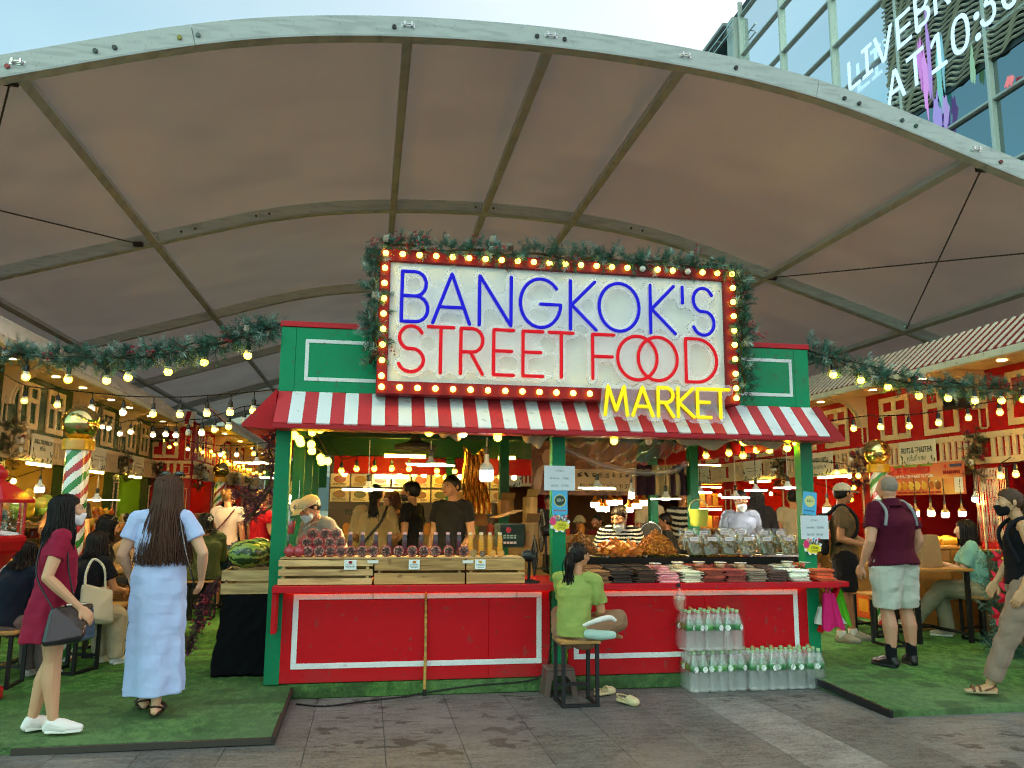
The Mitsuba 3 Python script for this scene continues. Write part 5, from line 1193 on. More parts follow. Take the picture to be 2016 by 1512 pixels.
k = thing('bamboo_stick', 'thin bamboo stick leaning against the left red panels', 'stick'); a, b = np.array((0.484, 6.673, 0.000)), np.array([.485, 6.44, .80]); a[1] = 6.60; b = np.array([(0.481, 6.620, 0.785)[0], 6.645, .80])
part(k, 'cane', tube(path([a + [0, 0, .01], a * .5 + b * .5 + [.004, 0, 0], b], 20), np.linspace(.0125, .0095, 20), 9), 'wood', 'c2994f', True); part(k, 'end_cap', tube([a + [0, 0, .0], a + [0, 0, .05]], .0145, 9), 'satin', '1c1a18')
for t in (.18, .36, .55, .74, .9): part(k, 'node', lathe([(.011, -.004), (.014, 0), (.011, .004)], a + (b - a) * t, 9), 'wood', '8a6a34', True)
solo('power_cable', 'thin black cable lying along the foot of the booth', 'cable', tube(np.vstack([path([(-0.472, 6.436, 0.008), (-0.258, 6.343, 0.008), (0.035, 6.461, 0.008), (0.304, 6.556, 0.008), (.6, 6.632, .03), (.9, 6.634, .06), (1.35, 6.632, .09), (1.48, 6.63, .2)], 50), path([(1.48, 6.63, .2), (1.5, 6.6, .5), (1.47, 6.55, .78)], 10)]), .006, 6), 'satin', '151515', True)
# bag with a cup hanging from the counter edge
k = thing('hanging_bag', 'clear knotted bag with an orange cup hanging from the counter edge', 'bag'); o = np.array((2.533, 6.440, 0.795))
part(k, 'clip', cbox(o[0] - .016, o[0] + .016, 6.448, 6.458, .825, .853, .002), 'satin', '17171a'); bz = .80
part(k, 'film', crease(tidy(lathe([(.003, -.16), (.03, -.15), (.052, -.11), (.055, -.07), (.045, -.035), (.012, -.005), (.018, .012), (.004, .02)], (o[0], 6.43, bz), 20)), .012, 22, 22), 'film', smooth=True); part(k, 'cup', lathe([(.026, -.145), (.034, -.10), (.042, -.062), (.045, -.06), (.040, -.058)], (o[0], 6.43, bz), 20), 'satin', 'c9907c', 30)
for dz in (-.075, -.088): part(k, 'cup_rim', tube([(o[0] + .044 * math.cos(a), 6.43 + .044 * math.sin(a), bz + dz + .02) for a in np.linspace(0, 6.283, 25)[:-1]], .003, 5, closed=True), 'satin', 'd8b8a8')
# pink, green and white bags on the right end
for lab, o, w, h, c in (('bright pink cloth bag hanging at the right end of the counter', (3.905, 6.500, 0.755), .17, .30, 'c8256c'), ('lime green bag behind the pink bag', (4.056, 6.620, 0.776), .15, .31, '5cae2a'), ('white plastic bag behind the pink bag', (3.939, 6.600, 0.629), .26, .14, 'cfcfcb')):
    k = thing('carrier_bag', lab, 'bag'); U = lambda u, v, o=o, w=w, h=h: np.stack([o[0] + (u - .5) * w * (.55 + .55 * v) + .03 * v, o[1] + .016 * np.sin(u * 9 + v * 3) * v + .01 * np.sin(u * 23), o[2] - h * v * (1 + .06 * np.sin(u * 7))], 1)
    m = sheet(U, 26, 16); m2 = m.copy(); m2.vertices = m2.vertices + [0, .025, 0]; part(k, 'cloth', m, 'fabric', c, True); part(k, 'back_cloth', m2, 'fabric', C(c) * .8, True); part(k, 'handle', tube(path([(o[0] - .02, o[1] + .01, o[2] - .02), (o[0] - .01, o[1] + .01, o[2] + .07), (o[0] + .03, o[1] + .01, o[2] - .02)], 12), .006, 5), 'fabric', c)

# ---------------------------------------------------------------- water packs
_pr = [(.030, 0), (.038, .004), (.0395, .02), (.0375, .035), (.039, .05), (.0372, .065), (.039, .08), (.0372, .095), (.039, .11), (.0385, .17), (.0392, .20), (.036, .225), (.028, .25), (.018, .272), (.0145, .285), (.0145, .298)]
WB = shape(lathe(_pr, sides=18), 'pet', smooth=True); WI = shape(lathe([(r * .94, z * .98 + .003) for r, z in _pr[:13]], sides=16), 'water', smooth=True)
LBG = [shape(lathe([(.0402, .160), (.0404, .207)], sides=18), 'satin', c, True) for c in ('1c7a36', '3a8f2c')]; LBW = shape(plate(Polygon([(-.022, 0), (-.008, .022), (.010, .022), (.026, 0), (.010, -.022), (-.008, -.022)]), .0015, (0, -.0412, .18)), 'satin', 'e6ece8'); LBS = shape(tube([(-.009, -.0425, .184), (-.004, -.0425, .188), (0, -.0425, .183), (.005, -.0425, .187), (.010, -.0425, .184)], .0016, 4), 'matte', '23402c')
CP = shape(lathe([(.0155, .296), (.0165, .298), (.0165, .316), (.014, .318)], sides=14), 'satin', 'a3c493', 30)


def pack(lab, x, y, z):
    k = thing('water_pack', lab, 'water bottles')
    for j in range(3):
        for i in range(2):
            bx, by, rz = x + (i - .5) * .081, y + .04 + j * .081, rc.uniform(-60, 60); b = part(k, 'bottle', at(WB, bx, by, z))
            if j == 0: part(b, 'water', at(WI, bx, by, z))
            l = part(b, 'label', at(LBG[rc.integers(2)], bx, by, z)); part(b, 'emblem', at(LBW, bx, by, z, rz)); part(b, 'emblem_script', at(LBS, bx, by, z, rz)); part(b, 'cap', at(CP, bx, by, z))
    pts = np.array([(x + sx * (.082 - .02 * (zz > .2)), y + .122 + sy * (.124 - .02 * (zz > .2)), z + zz) for sx in (-1, 1) for sy in (-1, 1) for zz in (.002, .015, .2, .285)]); h = m3.Manifold.hull_points(pts).refine_to_length(.025); t = tidy(h); p = np.array(t.vertices); p += np.array(t.vertex_normals) * ((meshkit.fbm(p * [30, 30, 12], 2) - .5) * .014)[:, None]; t.vertices = p
    nz_ = np.array(t.face_normals)[:, 2]; part(k, 'shrink_wrap', trimesh.Trimesh(t.vertices, t.faces[nz_ < .85], process=False), 'film', smooth=True)
    part(k, 'carry_tape', tube(path([(x - .02, y + .04, z + .318), (x, y + .12, z + .34), (x + .02, y + .2, z + .318)], 10), .004, 5), 'satin', 'd87a3a')


wx = [2.675, 2.842, 3.009]
for i, l in enumerate(('left', 'middle', 'right')):
    pack(f'shrink-wrapped pack of water bottles, {l} of the three on the bottom', wx[i], 6.38 + .01 * i, 0.001); pack(f'shrink-wrapped pack of water bottles, {l} of the three stacked on top', wx[i] - .028, 6.385, .322)
for i, l in enumerate(('first', 'second', 'third', 'last')): pack(f'shrink-wrapped pack of water bottles, {l} from the left in the low right group', 3.19 + .168 * i, 6.385, 0.001)

# ---------------------------------------------------------------- left side of the booth: melon crates, black cloth, tinsel
crate('pine crate with watermelons on top, left of the green post', -1.16, -.76, 7.05, 7.5, .74, [(.0, .085), (.105, .19)], col='c2a878')
k = thing('cloth_covered_table', 'table under a black cloth below the melon crate', 'table'); part(k, 'black_cloth', crease(soft(hp(((-1.12, 7.08, .72), .02), ((-.76, 7.06, .72), .02), ((-1.16, 7.03, .13), .03), ((-.77, 7.02, .13), .03), ((-1.12, 7.6, .72), .02), ((-.76, 7.6, .72), .02), ((-1.16, 7.65, .13), .03), ((-.77, 7.65, .13), .03)), .04, 2), .05, 5, 2), 'fabric', '0c0d12', True)


def melon(lab, o, r, rz):
    k = thing('watermelon', lab, 'watermelon'); m = ball((0, 0, 0), r, 4 if 4 in ICO else 3, (1.25, 1, .95)); m = m.subdivide(); v = np.array(m.triangles_center) / r; a = np.arctan2(v[:, 2], v[:, 1]); w = np.sin(a * 9 + 2.2 * (meshkit.fbm(v * 3.2, 3) - .5) * 4) + 1.3 * (meshkit.fbm(v * 9, 2) - .5); dk = w > .15
    for n_, s, c in (('rind', ~dk, '7f9a4a'), ('dark_stripes', dk, '1c3a1a')): t = trimesh.Trimesh(m.vertices, m.faces[s], process=False); t = rot(t, rz); t.apply_translation(o); part(k, n_, t, 'gloss', c, True)


melon('striped green watermelon on the crate left of the booth', (-.98, 7.20, 1.055), .125, 10); melon('second watermelon behind the first on the melon crate', (-.93, 7.48, 1.06), .125, 40)
tp = path([(-1.17, 7.08, .88), (-1.24, 7.02, .75), (-1.27, 7.0, .62), (-1.30, 6.99, .50), (-1.36, 6.98, .38), (-1.37, 6.98, .30)], 30); garland('purple and red tinsel garland hanging beside the black cloth', tp, 150, 5, 0, .05, .05, 1, name='tinsel_garland', nn=16)
tp = path([(-.76, 6.76, 2.02), (-.82, 6.9, 1.95), (-.80, 7.1, 1.80), (-.86, 7.3, 1.62), (-1.0, 7.6, 1.52), (-1.15, 7.9, 1.55), (-1.25, 8.1, 1.60)], 34); garland('purple tinsel garland looped from the awning on the left side of the booth', tp, 170, 2, 0, .07, .06, 1, name='tinsel_garland', nn=16)
tp = path([(-.80, 7.0, 1.60), (-.95, 7.3, 1.42), (-1.05, 7.7, 1.36), (-.90, 8.1, 1.45), (-.80, 8.3, 1.6)], 26); garland('lower purple tinsel loop on the left side of the booth', tp, 110, 1, 0, .07, .06, 1, name='tinsel_garland', nn=16)
for i, (q, c) in enumerate((((-0.291, 7.300, 1.180), 'b03a3a'), ((-0.659, 7.400, 1.263), 'a8202c'))):
    k = thing('juice_cup', ('clear cup of red juice left of the pomegranate heap', 'tall clear cup of crushed red fruit behind the left post')[i], 'cup'); part(k, 'cup', lathe([(.032, 0), (.042, .13)], (q[0], q[1], q[2] - .05), 20), 'film', smooth=True); part(k, 'juice', lathe([(.030, .003), (.038, .11), (.002, .112)], (q[0], q[1], q[2] - .05), 18), 'gloss', c, True)
k = thing('round_scale', 'round white scale face marked 60 hanging behind the left post', 'scale'); q = np.array((-0.656, 8.100, 1.448)); part(k, 'dial', tube([q + [0, -.02, 0], q + [0, .02, 0]], .078, 28), 'satin', 'c9bba4'); part(k, 'lettering', text('60', .045, (q[0] - .01, q[1] - .024, q[2] - .02), d=.003), 'matte', '2a2622'); part(k, 'hook', tube([q + [0, 0, .078], q + [0, 0, .25]], .005, 5), 'metal', (.5, .5, .5))

# ---------------------------------------------------------------- the cast, nearest first
K, put, J, HR, HD, hd = person('woman in a short maroon dress with white mask and black shoulder bag, far left', (-1.93, 5.66, .07), -62, 1.46,
    STAND(P=(0, -.01, .53), CH=(0, .0, .725), sL=(-.092, -.004, .805), sR=(.092, -.004, .805), eR=(.135, -.055, .645), wR=(.15, .075, .515), eL=(-.115, -.01, .64), wL=(-.10, .05, .51), kL=(-.035, .02, .28), kR=(.03, .012, .285), aL=(-.045, -.035, .045), aR=(.05, .03, .045), HD=(0, .022, .925), tL=10, tR=-25), SK1,
    [('dress', '8a1f38', dict(hem=.375, flare=.03, folds=(8, .06), sleeve=.52, l=.010, crease=.014, w=1.0)), ('shoes', 'e6e2de', dict(sole='f0efec'))], ('long', '17100e', dict(len=.14, n=700, spread=.012, back=.02, arc=2.1)), head=(-12, 2), edge=.009, mask=('e9e9ea', False), palms=((1, 0, 0), (-.6, 0, -.5)))
put(K, 'shoulder_bag', crease(soft(hp(((.105, .125, .515), .012), ((.185, -.03, .515), .012), ((.10, .135, .395), .02), ((.205, -.045, .395), .02), ((.175, .07, .405), .03)), .01, 3), .004), 'gloss', '17171b', label='black quilted bag'); put(K, 'bag_strap', tube(path([(.12, .07, .50), (.11, .03, .66), (.06, .005, .85), (-.01, -.05, .82), (.06, -.085, .66), (.18, -.03, .52)], 30), .004, 6), 'satin', '1a1a1c')
put(K, 'bag_clasp', tube([(.125, .10, .528), (.165, .02, .53)], .006, 6), 'metal', (.7, .7, .66))

K, put, J, HR, HD, hd = person('woman in a long pale blue dress with long brown hair, walking away on the left', (-1.39, 5.99, .075), 6, 1.60,
    STAND(sL=(-.094, -.004, .805), sR=(.094, -.004, .805), eL=(-.150, -.01, .655), wL=(-.125, .07, .56), eR=(.172, -.03, .66), wR=(.165, .065, .545), aR=(.028, -.04, .052), aL=(-.03, .05, .06), kL=(-.045, .05, .28), kR=(.035, .01, .28), HD=(.012, .02, .925), tL=12, tR=-4), SK3,
    [('dress', 'b0c4ee', dict(hem=.085, flare=.018, folds=(7, .085), sleeve=.58, l=.016, crease=.012, w=1.0, shift=(.01, 0))), ('sandals', '3a2a20', dict(sole='2a1d16'))], ('long', '4a3022', dict(len=.265, n=1700, spread=.045, back=.052, arc=2.1, vol=1.05)), face=False, head=(-10, 0), edge=.009, palms=((1, 0, 0), (-1, .3, 0)))
put(hd, 'sunglasses', tidy_head(join(tube([(-.056, -.03, .05), (-.056, .02, .066), (-.04, .035, .072), (0, .04, .074), (.04, .035, .072), (.056, .02, .066), (.056, -.03, .05)], .0035, 6), ball((-.028, .036, .074), 1, 2, (.02, .005, .012)), ball((.028, .036, .074), 1, 2, (.02, .005, .012))), HR, HD), 'gloss', '121212'); put(K, 'bag_chain', tube(path([(.075, -.06, .80), (.11, -.088, .66), (.145, -.06, .54), (.13, .06, .50)], 20), .004, 5), 'metal', (.12, .12, .13))

K, put, J, HR, HD, hd = person('man in a maroon polo shirt and pale grey shorts, standing with his back turned', (4.70, 6.74, .1), 12, 1.70,
    STAND(W=(0, .012, .60), CH=(0, .005, .725), sL=(-.118, 0, .805), sR=(.118, 0, .805), eL=(-.172, -.02, .64), wL=(-.165, .055, .51), eR=(.172, -.02, .64), wR=(.160, .055, .525), hL=(-.055, 0, .5), hR=(.055, 0, .5), kL=(-.066, .0, .28), kR=(.066, .0, .28), aL=(-.074, -.02, .045), aR=(.078, -.01, .045), tL=8, tR=-28), 'c08a70',
    [('shirt', '4a1026', dict(l=.020, hem=.022, sleeve=.62, crease=.014, w=1.12)), ('shorts', 'b9bab2', dict(l=.016, len=.47, crease=.018, w=1.1)), ('socks', '15171c', dict(h=.30)), ('shoes', '17181b', dict(sole='26272a'))], ('bald', '8a7a70'), face=False, head=(-8, 0), edge=.009, build=1.12)
for s in (-1, 1): put(K, 'sling_strap', tube(path([(s * .088, .062, .79), (s * .09, .01, .852), (s * .094, -.06, .80), (s * .112, -.068, .72)], 14), .0085, 6), 'fabric', '8a8d92')
put(K, 'collar', soft(uni([loft([((0, -.008, .818), .060, .052), ((0, -.004, .862), .044, .042)], 30)]), .008, 1), 'fabric', '4a1228')

capm = capmesh()
o_head['next'] = [('cap', capm[0], 'fabric', 'b7ad9b'), ('cap_brim', capm[1], 'fabric', 'a59b88'), ('cap_patch', B(-.018, .018, .056, .062, .038, .056), 'matte', '1a1a1a')]
K, put, J, HR, HD, hd = person('man in a tan cap, brown T-shirt and black backpack, right of the booth', (5.02, 8.02, .1), -118, 1.66,
    STAND(eR=(.13, -.03, .64), wR=(.10, .12, .60), eL=(-.13, .06, .65), wL=(-.12, .19, .58), aL=(-.05, .03, .045), aR=(.06, -.05, .045), kR=(.06, -.02, .28), tR=-10), SK2,
    [('shirt', '5f4c36', dict(l=.018, hem=.045, sleeve=.6, crease=.012)), ('shorts', '17171c', dict(l=.02, len=.42, crease=.012)), ('socks', 'd8d4cc', dict(h=.12)), ('shoes', '9a9280', dict(sole='7a746a'))], ('short', '14100e'), head=(38, 0), edge=.010)
put(K, 'backpack', crease(soft(hp(((-.075, -.11, .78), .02), ((.075, -.11, .78), .02), ((-.085, -.12, .56), .025), ((.085, -.12, .56), .025), ((0, -.17, .60), .03), ((0, -.15, .76), .025)), .011, 4), .008), 'fabric', '16161a')
for s in (-1, 1): put(K, 'backpack_strap', tube(path([(s * .07, -.09, .79), (s * .078, -.005, .852), (s * .085, .075, .77), (s * .10, .06, .66), (s * .105, -.06, .60)], 18), .011, 6), 'fabric', '17171b')
put(K, 'watch', tube([(J['wL'] * .88 + J['eL'] * .12) + .018 * np.array([math.cos(a), 0.2 * math.sin(a), math.sin(a)]) for a in np.arange(0, 6.2, .5)], .006, 6, closed=True), 'gloss', '1c1a18')

K, put, J, HR, HD, hd = person('woman in a black top and beige trousers with a backpack, at the right edge', (5.05, 5.66, .08), 62, 1.57,
    STAND(eL=(-.14, -.03, .64), wL=(-.14, .04, .50), eR=(.135, .01, .64), wR=(.12, .09, .52), aL=(-.05, .19, .045), kL=(-.055, .09, .285), aR=(.05, -.17, .065), kR=(.05, -.03, .285), tL=4, tR=-4, HD=(0, .03, .925)), 'c4926c',
    [('tank', '15151a', dict(l=.008, hem=.0, crease=.008)), ('pants', '8a7568', dict(l=.012, len=.96, crease=.016)), ('sandals', '6a4632', dict(sole='b09878'))], ('pony', '4a3322', dict(len=.13, z=.022, n=150)), head=(14, 0), edge=.009, mask=('17171a', False))
put(K, 'backpack', crease(soft(hp(((-.04, -.11, .76), .02), ((.085, -.11, .77), .02), ((-.05, -.12, .55), .025), ((.09, -.12, .55), .025), ((.02, -.19, .57), .03), ((.02, -.17, .73), .028)), .011, 4), .006), 'fabric', '1b1f2a')
for s in (-1, 1): put(K, 'backpack_strap', tube(path([(s * .05 + .01, -.09, .78), (s * .075, -.005, .845), (s * .08, .07, .77), (s * .10, .03, .63)], 16), .010, 6), 'fabric', '1b1c22')

K, put, J, HR, HD, hd = person('girl in a lime green T-shirt sitting cross-legged on the stool at the counter', (1.60, 6.22, .0), -38, 1.48,
    dict(P=(0, -.01, .35), W=(0, -.012, .43), CH=(0, .005, .545), N=(0, .02, .645), HD=(0, .045, .735), sL=(-.10, .02, .615), sR=(.10, .02, .615), eL=(-.11, .10, .49), eR=(.125, .05, .46), wL=(-.03, .20, .50), wR=(.05, .15, .395), hL=(-.05, .0, .335), hR=(.05, .0, .335), kL=(-.16, .17, .40), kR=(.175, .15, .405), aL=(.09, .20, .352), aR=(-.07, .17, .375), tL=-100, tR=100), 'b98560',
    [('shirt', '8f9f55', dict(l=.016, hem=.012, sleeve=.78, crease=.020, w=.96)), ('pants', '8a6a52', dict(l=.016, len=.86, crease=.014)), ('socks', 'a9c2b8', dict(h=.2)), ], ('pony', '17110f', dict(len=.30, z=.005, n=150, side=.0)), head=(-14, 0), edge=.009, feet='socks', curl=(.9, .7))
for lab_, p, q_ in (('near', (1.659, 6.060, 0.525), (1.854, 6.080, 0.511)), ('far', (1.670, 6.220, 0.532), (1.765, 6.240, 0.504))):
    p, q_ = np.array(p), np.array(q_); part(K, 'sock_foot', soft(hp((p, .036), (p * .5 + q_ * .5 + [0, 0, -.004], .037), (q_, .030)), .012, 3), 'fabric', 'a9c8be', True)
part(K, 'trouser_stripe', tube(path([(1.609, 6.020, 0.591), (1.706, 5.990, 0.630), (1.808, 6.000, 0.649), (1.861, 6.020, 0.623)], 16), [.012 + .008 * math.sin(PI * t / 15) for t in range(16)], 8), 'fabric', 'dcdad4', True)
# behind the counter
o_head['next'] = [('cap', capm[0], 'fabric', 'b9a682'), ('cap_brim', capm[1], 'fabric', 'ab9874')]
K, put, J, HR, HD, hd = person('vendor in a beige cap, face mask and grey T-shirt bending over the pomegranates', (-.31, 7.45, .1), 128, 1.54, STAND(CH=(0, .06, .70), N=(0, .105, .80), HD=(0, .155, .872), sL=(-.105, .09, .775), sR=(.105, .09, .775), eL=(-.14, .10, .60), eR=(.14, .10, .60), wL=(-.06, .22, .53), wR=(.06, .22, .53)), 'b07a58', [('shirt', '8a8178', dict(l=.03, sleeve=.7, w=1.12)), ('pants', '2a2c34', {})], ('short', '15100e'), head=(0, -26), mask=('bfd0d8', False), edge=.011)
put(K, 'necklace', tube(path([(-.05, .14, .80), (-.03, .19, .765), (0, .205, .745), (.03, .19, .765), (.05, .14, .80)], 16), .002, 5), 'metal', (.8, .78, .7))
person('vendor in a black T-shirt with short black hair, looking left over the juice bottles', (.87, 8.55, .1), 142, 1.70, STAND(wL=(-.10, .10, .50), wR=(.10, .10, .50)), 'bd8865', [('shirt', '1c1b1e', dict(l=.016, sleeve=.55)), ('pants', '1b1c22', {})], ('short', '120e0c', dict(vol=1.03)), head=(-8, 0), edge=.010)
K, put, J, HR, HD, hd = person('vendor in a black and white striped shirt behind the fried food', (2.52, 7.95, .1), 158, 1.56, STAND(P=(0, -.06, .50), W=(0, -.03, .56), CH=(0, .03, .65), N=(0, .07, .745), HD=(0, .11, .82), sL=(-.10, .06, .72), sR=(.10, .06, .72), eL=(-.15, .08, .57), eR=(.15, .08, .57), wL=(-.07, .20, .56), wR=(.07, .20, .56)), 'a87856', [('shirt', '16151a', dict(l=.026, sleeve=.75, stripe=('d8d4cc', .022), crease=.006, w=1.1)), ('pants', '22222a', {})], ('bun', '1c1411'), head=(-22, -22), mask=('c3cfd2', True), edge=.007)
person('girl in grey with a white mask pulled below her mouth, behind the bagged snacks', (4.42, 9.2, .1), 172, 1.60, STAND(wL=(-.06, .14, .55), wR=(.06, .14, .55)), 'c4906c', [('shirt', '6f7580', dict(l=.02, sleeve=.8)), ('pants', '2a2c34', {})], ('bun', '1b1310'), head=(6, -4), mask=('dcdee0', True), edge=.010)
K, put, J, HR, HD, hd = person('woman in beige with a long dark ponytail, her back turned inside the booth', (.08, 9.3, .1), -10, 1.62, STAND(wL=(-.10, .14, .58), wR=(.10, .14, .58)), SK2, [('shirt', '8f7a58', dict(l=.026, sleeve=.9)), ('pants', '2c2a2a', {})], ('pony', '14100e', dict(len=.26, z=.02, n=110)), face=False, edge=.012); put(K, 'sling_strap', tube(path([(.09, -.03, .84), (.06, -.085, .74), (-.02, -.09, .64), (-.09, -.075, .56)], 14), .009, 5), 'satin', '1a1614')
person('woman with reddish hair looking down at her phone inside the booth', (.29, 9.9, .1), 118, 1.56, STAND(eL=(-.12, .04, .66), eR=(.12, .04, .66), wL=(-.02, .16, .71), wR=(.03, .16, .71)), 'bd8660', [('shirt', '8a5a40', dict(l=.02)), ('pants', '2c2a2a', {})], ('long', '4a2416', dict(len=.12, n=90)), head=(0, -18), edge=.013)
person('young man in a black T-shirt turned sideways inside the booth', (.50, 9.5, .1), 62, 1.66, STAND(wL=(-.08, .13, .56), wR=(.08, .13, .56)), 'b07c58', [('shirt', '17161a', dict(l=.018)), ('pants', '1b1c22', {})], ('short', '100d0c', dict(vol=1.1)), head=(4, 0), edge=.012, mask=('3a3a3e', False))
# in the left lane
K, put, J, HR, HD, hd = person('woman in a pale pink T-shirt and denim shorts, seen from behind in the left lane', (-1.87, 11.6, .1), -12, 1.60, STAND(aL=(-.05, .0, .045)), 'c98e6a', [('shirt', 'dcc3bb', dict(l=.012, hem=.01)), ('shorts', '39485a', dict(l=.012, len=.42)), ('sandals', '2a201c', dict(sole='2a201c'))], ('bun', '8a5f34', dict(z=.03)), face=False, head=(-30, 0), edge=.012); put(K, 'bag_strap', tube(path([(.085, -.02, .845), (.03, -.088, .74), (-.06, -.09, .63), (-.115, -.06, .55)], 16), .006, 5), 'satin', '5a1a2a')
K, put, J, HR, HD, hd = person('woman in a red T-shirt with tied back hair, facing right beside the booth', (-1.43, 11.5, .1), -52, 1.58, STAND(eR=(.13, .03, .64), wR=(.09, .15, .56)), 'd89a70', [('shirt', 'a81420', dict(l=.016)), ('pants', '2a2a30', {})], ('bun', '7d5a34', dict(z=.0)), head=(-18, -8), edge=.012); put(K, 'bag_strap', tube(path([(.07, .01, .85), (.03, -.085, .78), (-.05, -.088, .70)], 12), .010, 5), 'fabric', 'd8d4cc')
person('man with short dark hair between the pink and the red T-shirt in the left lane', (-1.66, 12.2, .1), -70, 1.60, STAND(), 'c48458', [('shirt', '4a3a34', {}), ('pants', '26262c', {})], ('short', '17110e'), edge=.014)
K, put, J, HR, HD, hd = person('seated girl in a black T-shirt with a cream tote bag on the near left stool', (-2.36, 7.45, .1), -32, 1.38, SIT(.30, .10), SK2, [('shirt', '15141a', dict(l=.022, sleeve=.6, hem=.02)), ('pants', 'b9a98c', dict(l=.02, crease=.016)), ('shoes', 'd8d8d6', {})], ('bob', '1c1311', dict(len=.07, n=420, spread=.004, back=.02, arc=2.2)), face=False, head=(-6, -10), edge=.011)
put(K, 'tote_bag', crease(soft(hp(((.10, -.05, .50), .012), ((.155, .10, .46), .012), ((.115, -.06, .30), .02), ((.165, .10, .29), .02), ((.15, 0, .32), .02)), .012, 3), .01), 'fabric', 'c9bda2'); put(K, 'tote_strap', tube(path([(.12, .09, .47), (.13, .06, .60), (.105, .0, .655), (.10, -.04, .58), (.11, -.05, .50)], 18), .008, 5), 'fabric', 'd8ceb8')
K, put, J, HR, HD, hd = person('seated girl with a hair band eating from a bowl at the left table', (-2.72, 8.7, .1), -78, 1.56, SIT(.285, .10, wL=(.0, .27, .49), wR=(.06, .29, .50), eL=(-.12, .16, .44), eR=(.12, .17, .43)), 'c08a62', [('shirt', '17161a', dict(l=.02, sleeve=.6)), ('pants', '7a4a26', dict(l=.018)), ('shoes', '8a6a50', {})], ('bob', '120d0c', dict(len=.05, n=200, spread=.0, back=.015)), head=(0, -20), edge=.011)
put(hd, 'hair_band', tidy_head(tube([(-.052, .0, .01), (-.046, .005, .05), (0, .01, .074), (.046, .005, .05), (.052, 0, .01)], .003, 5), HR, HD), 'matte', '8a7a6a')
person('seated woman in a tan top at the far end of the left table', (-2.75, 9.75, .1), -70, 1.56, SIT(.285, .10, wR=(.02, .26, .48)), 'b9825c', [('shirt', '8a6a44', dict(l=.018, sleeve=.3)), ('pants', '3a3230', {})], ('bun', '1c1210', dict(z=.03)), face=False, head=(-20, -12), edge=.013)
person('seated figure in a navy jacket half hidden behind the woman in maroon', (-2.72, 6.95, .1), -30, 1.30, SIT(.30, .10), SK2, [('shirt', '171c2a', dict(l=.03, sleeve=1.8)), ('pants', '6a5a58', dict(l=.02)), ('shoes', 'd8d6d2', {})], ('bob', '1b1210', dict(len=.06, n=160)), face=False, edge=.013)
K, put, J, HR, HD, hd = person('seated woman in an olive green jacket with her back turned in the left lane', (-1.95, 10.6, .1), 20, 1.58, SIT(.285, .03), SK2, [('shirt', '3c4428', dict(l=.035, sleeve=1.7, hem=.05, w=1.05)), ('pants', '2a2a2a', {})], ('bob', '14100e', dict(len=.05, n=140)), face=False, edge=.013); put(hd, 'hair_flower', tidy_head(join([ball((.02 + .012 * math.cos(a), -.066, .02 + .012 * math.sin(a)), .009, 1) for a in np.arange(0, 6.2, 1.2)]), HR, HD), 'matte', 'd8c8b0')
person('seated woman in black with long dark hair, facing left in the left lane', (-1.78, 11.9, .1), 80, 1.56, SIT(.285, .08), 'b07a54', [('shirt', '15141a', dict(l=.02)), ('pants', '2a2626', {})], ('long', '100c0b', dict(len=.12, n=90)), edge=.014)
o_head['next'] = [('cap', capm[0], 'fabric', 'b8793a'), ('cap_brim', capm[1], 'fabric', 'a86a30')]
K, put, J, HR, HD, hd = person('vendor in an orange cap and black T-shirt reaching across the left fruit stall', (-3.55, 10.6, .1), -150, 1.66, STAND(eR=(.16, .10, .70), wR=(.21, .26, .66), eL=(-.13, .02, .64)), 'b07a54', [('shirt', '17161a', dict(l=.02)), ('pants', '1b1c22', {})], ('short', '15100e'), head=(20, 0), edge=.013, mask=('3a3c40', False))
put(K, 'wrist_band', tube([J['wR'] + .017 * np.array([math.cos(a) * .3, math.cos(a) * .2, math.sin(a)]) for a in np.arange(0, 6.2, .6)], .003, 5, closed=True), 'matte', '20303a')
# on the right and at the back
K, put, J, HR, HD, hd = person('seated woman in a mint green top with a dark bob at the right table', (6.55, 7.95, .1), 58, 1.58, SIT(.285, .04, eL=(-.12, .11, .46), eR=(.12, .11, .46), wL=(-.03, .22, .50), wR=(.03, .23, .50), kL=(-.03, .235, .33), aL=(-.0, .40, .12), kR=(.05, .24, .30), aR=(.06, .20, .045)), SK3, [('shirt', '79aaa0', dict(l=.02, sleeve=.75, hem=.05)), ('pants', '8f8a74', dict(l=.016)), ('shoes', 'a59c8a', {})], ('bob', '17110f', dict(len=.075, n=280, spread=.004, back=.012, arc=2.3)), face=False, head=(4, -6), edge=.011)
person('vendor in a dark zebra print apron behind the lamps of the right stall', (8.05, 9.15, .1), 95, 1.62, STAND(wL=(-.06, .14, .56), wR=(.06, .14, .56)), 'a87048', [('shirt', '17161a', dict(l=.02, stripe=('b8b0a0', .03))), ('pants', '1b1c22', {})], ('bob', '120d0c', dict(len=.05, n=120, vol=1.25)), head=(0, -15), edge=.013)
bgp = dict(edge=.016)
person('woman in a dark grey headscarf seen from behind at the back of the booth', (5.55, 11.0, .1), -5, 1.66, STAND(), SK2, [('shirt', '25262c', dict(l=.035, sleeve=1.8, hem=.2, w=1.1)), ('pants', '1b1c22', {})], ('long', '2a2b31', dict(len=.16, n=200, vol=1.12, spread=.02, back=.03, arc=2.9)), face=False, **bgp)
person('man in a beige shirt seen from behind beside the right booth post', (6.05, 10.9, .1), -15, 1.66, STAND(), SK2, [('shirt', '9a8a70', dict(l=.02)), ('pants', '26262c', {})], ('short', '120e0d'), face=False, **bgp)
person('man in a white shirt in the crowd behind the hanging lamps', (4.10, 11.5, .1), 20, 1.68, STAND(), SK2, [('shirt', 'cbb896', dict(l=.02, sleeve=.7)), ('pants', '26262c', {})], ('short', '120e0d'), face=False, **bgp)
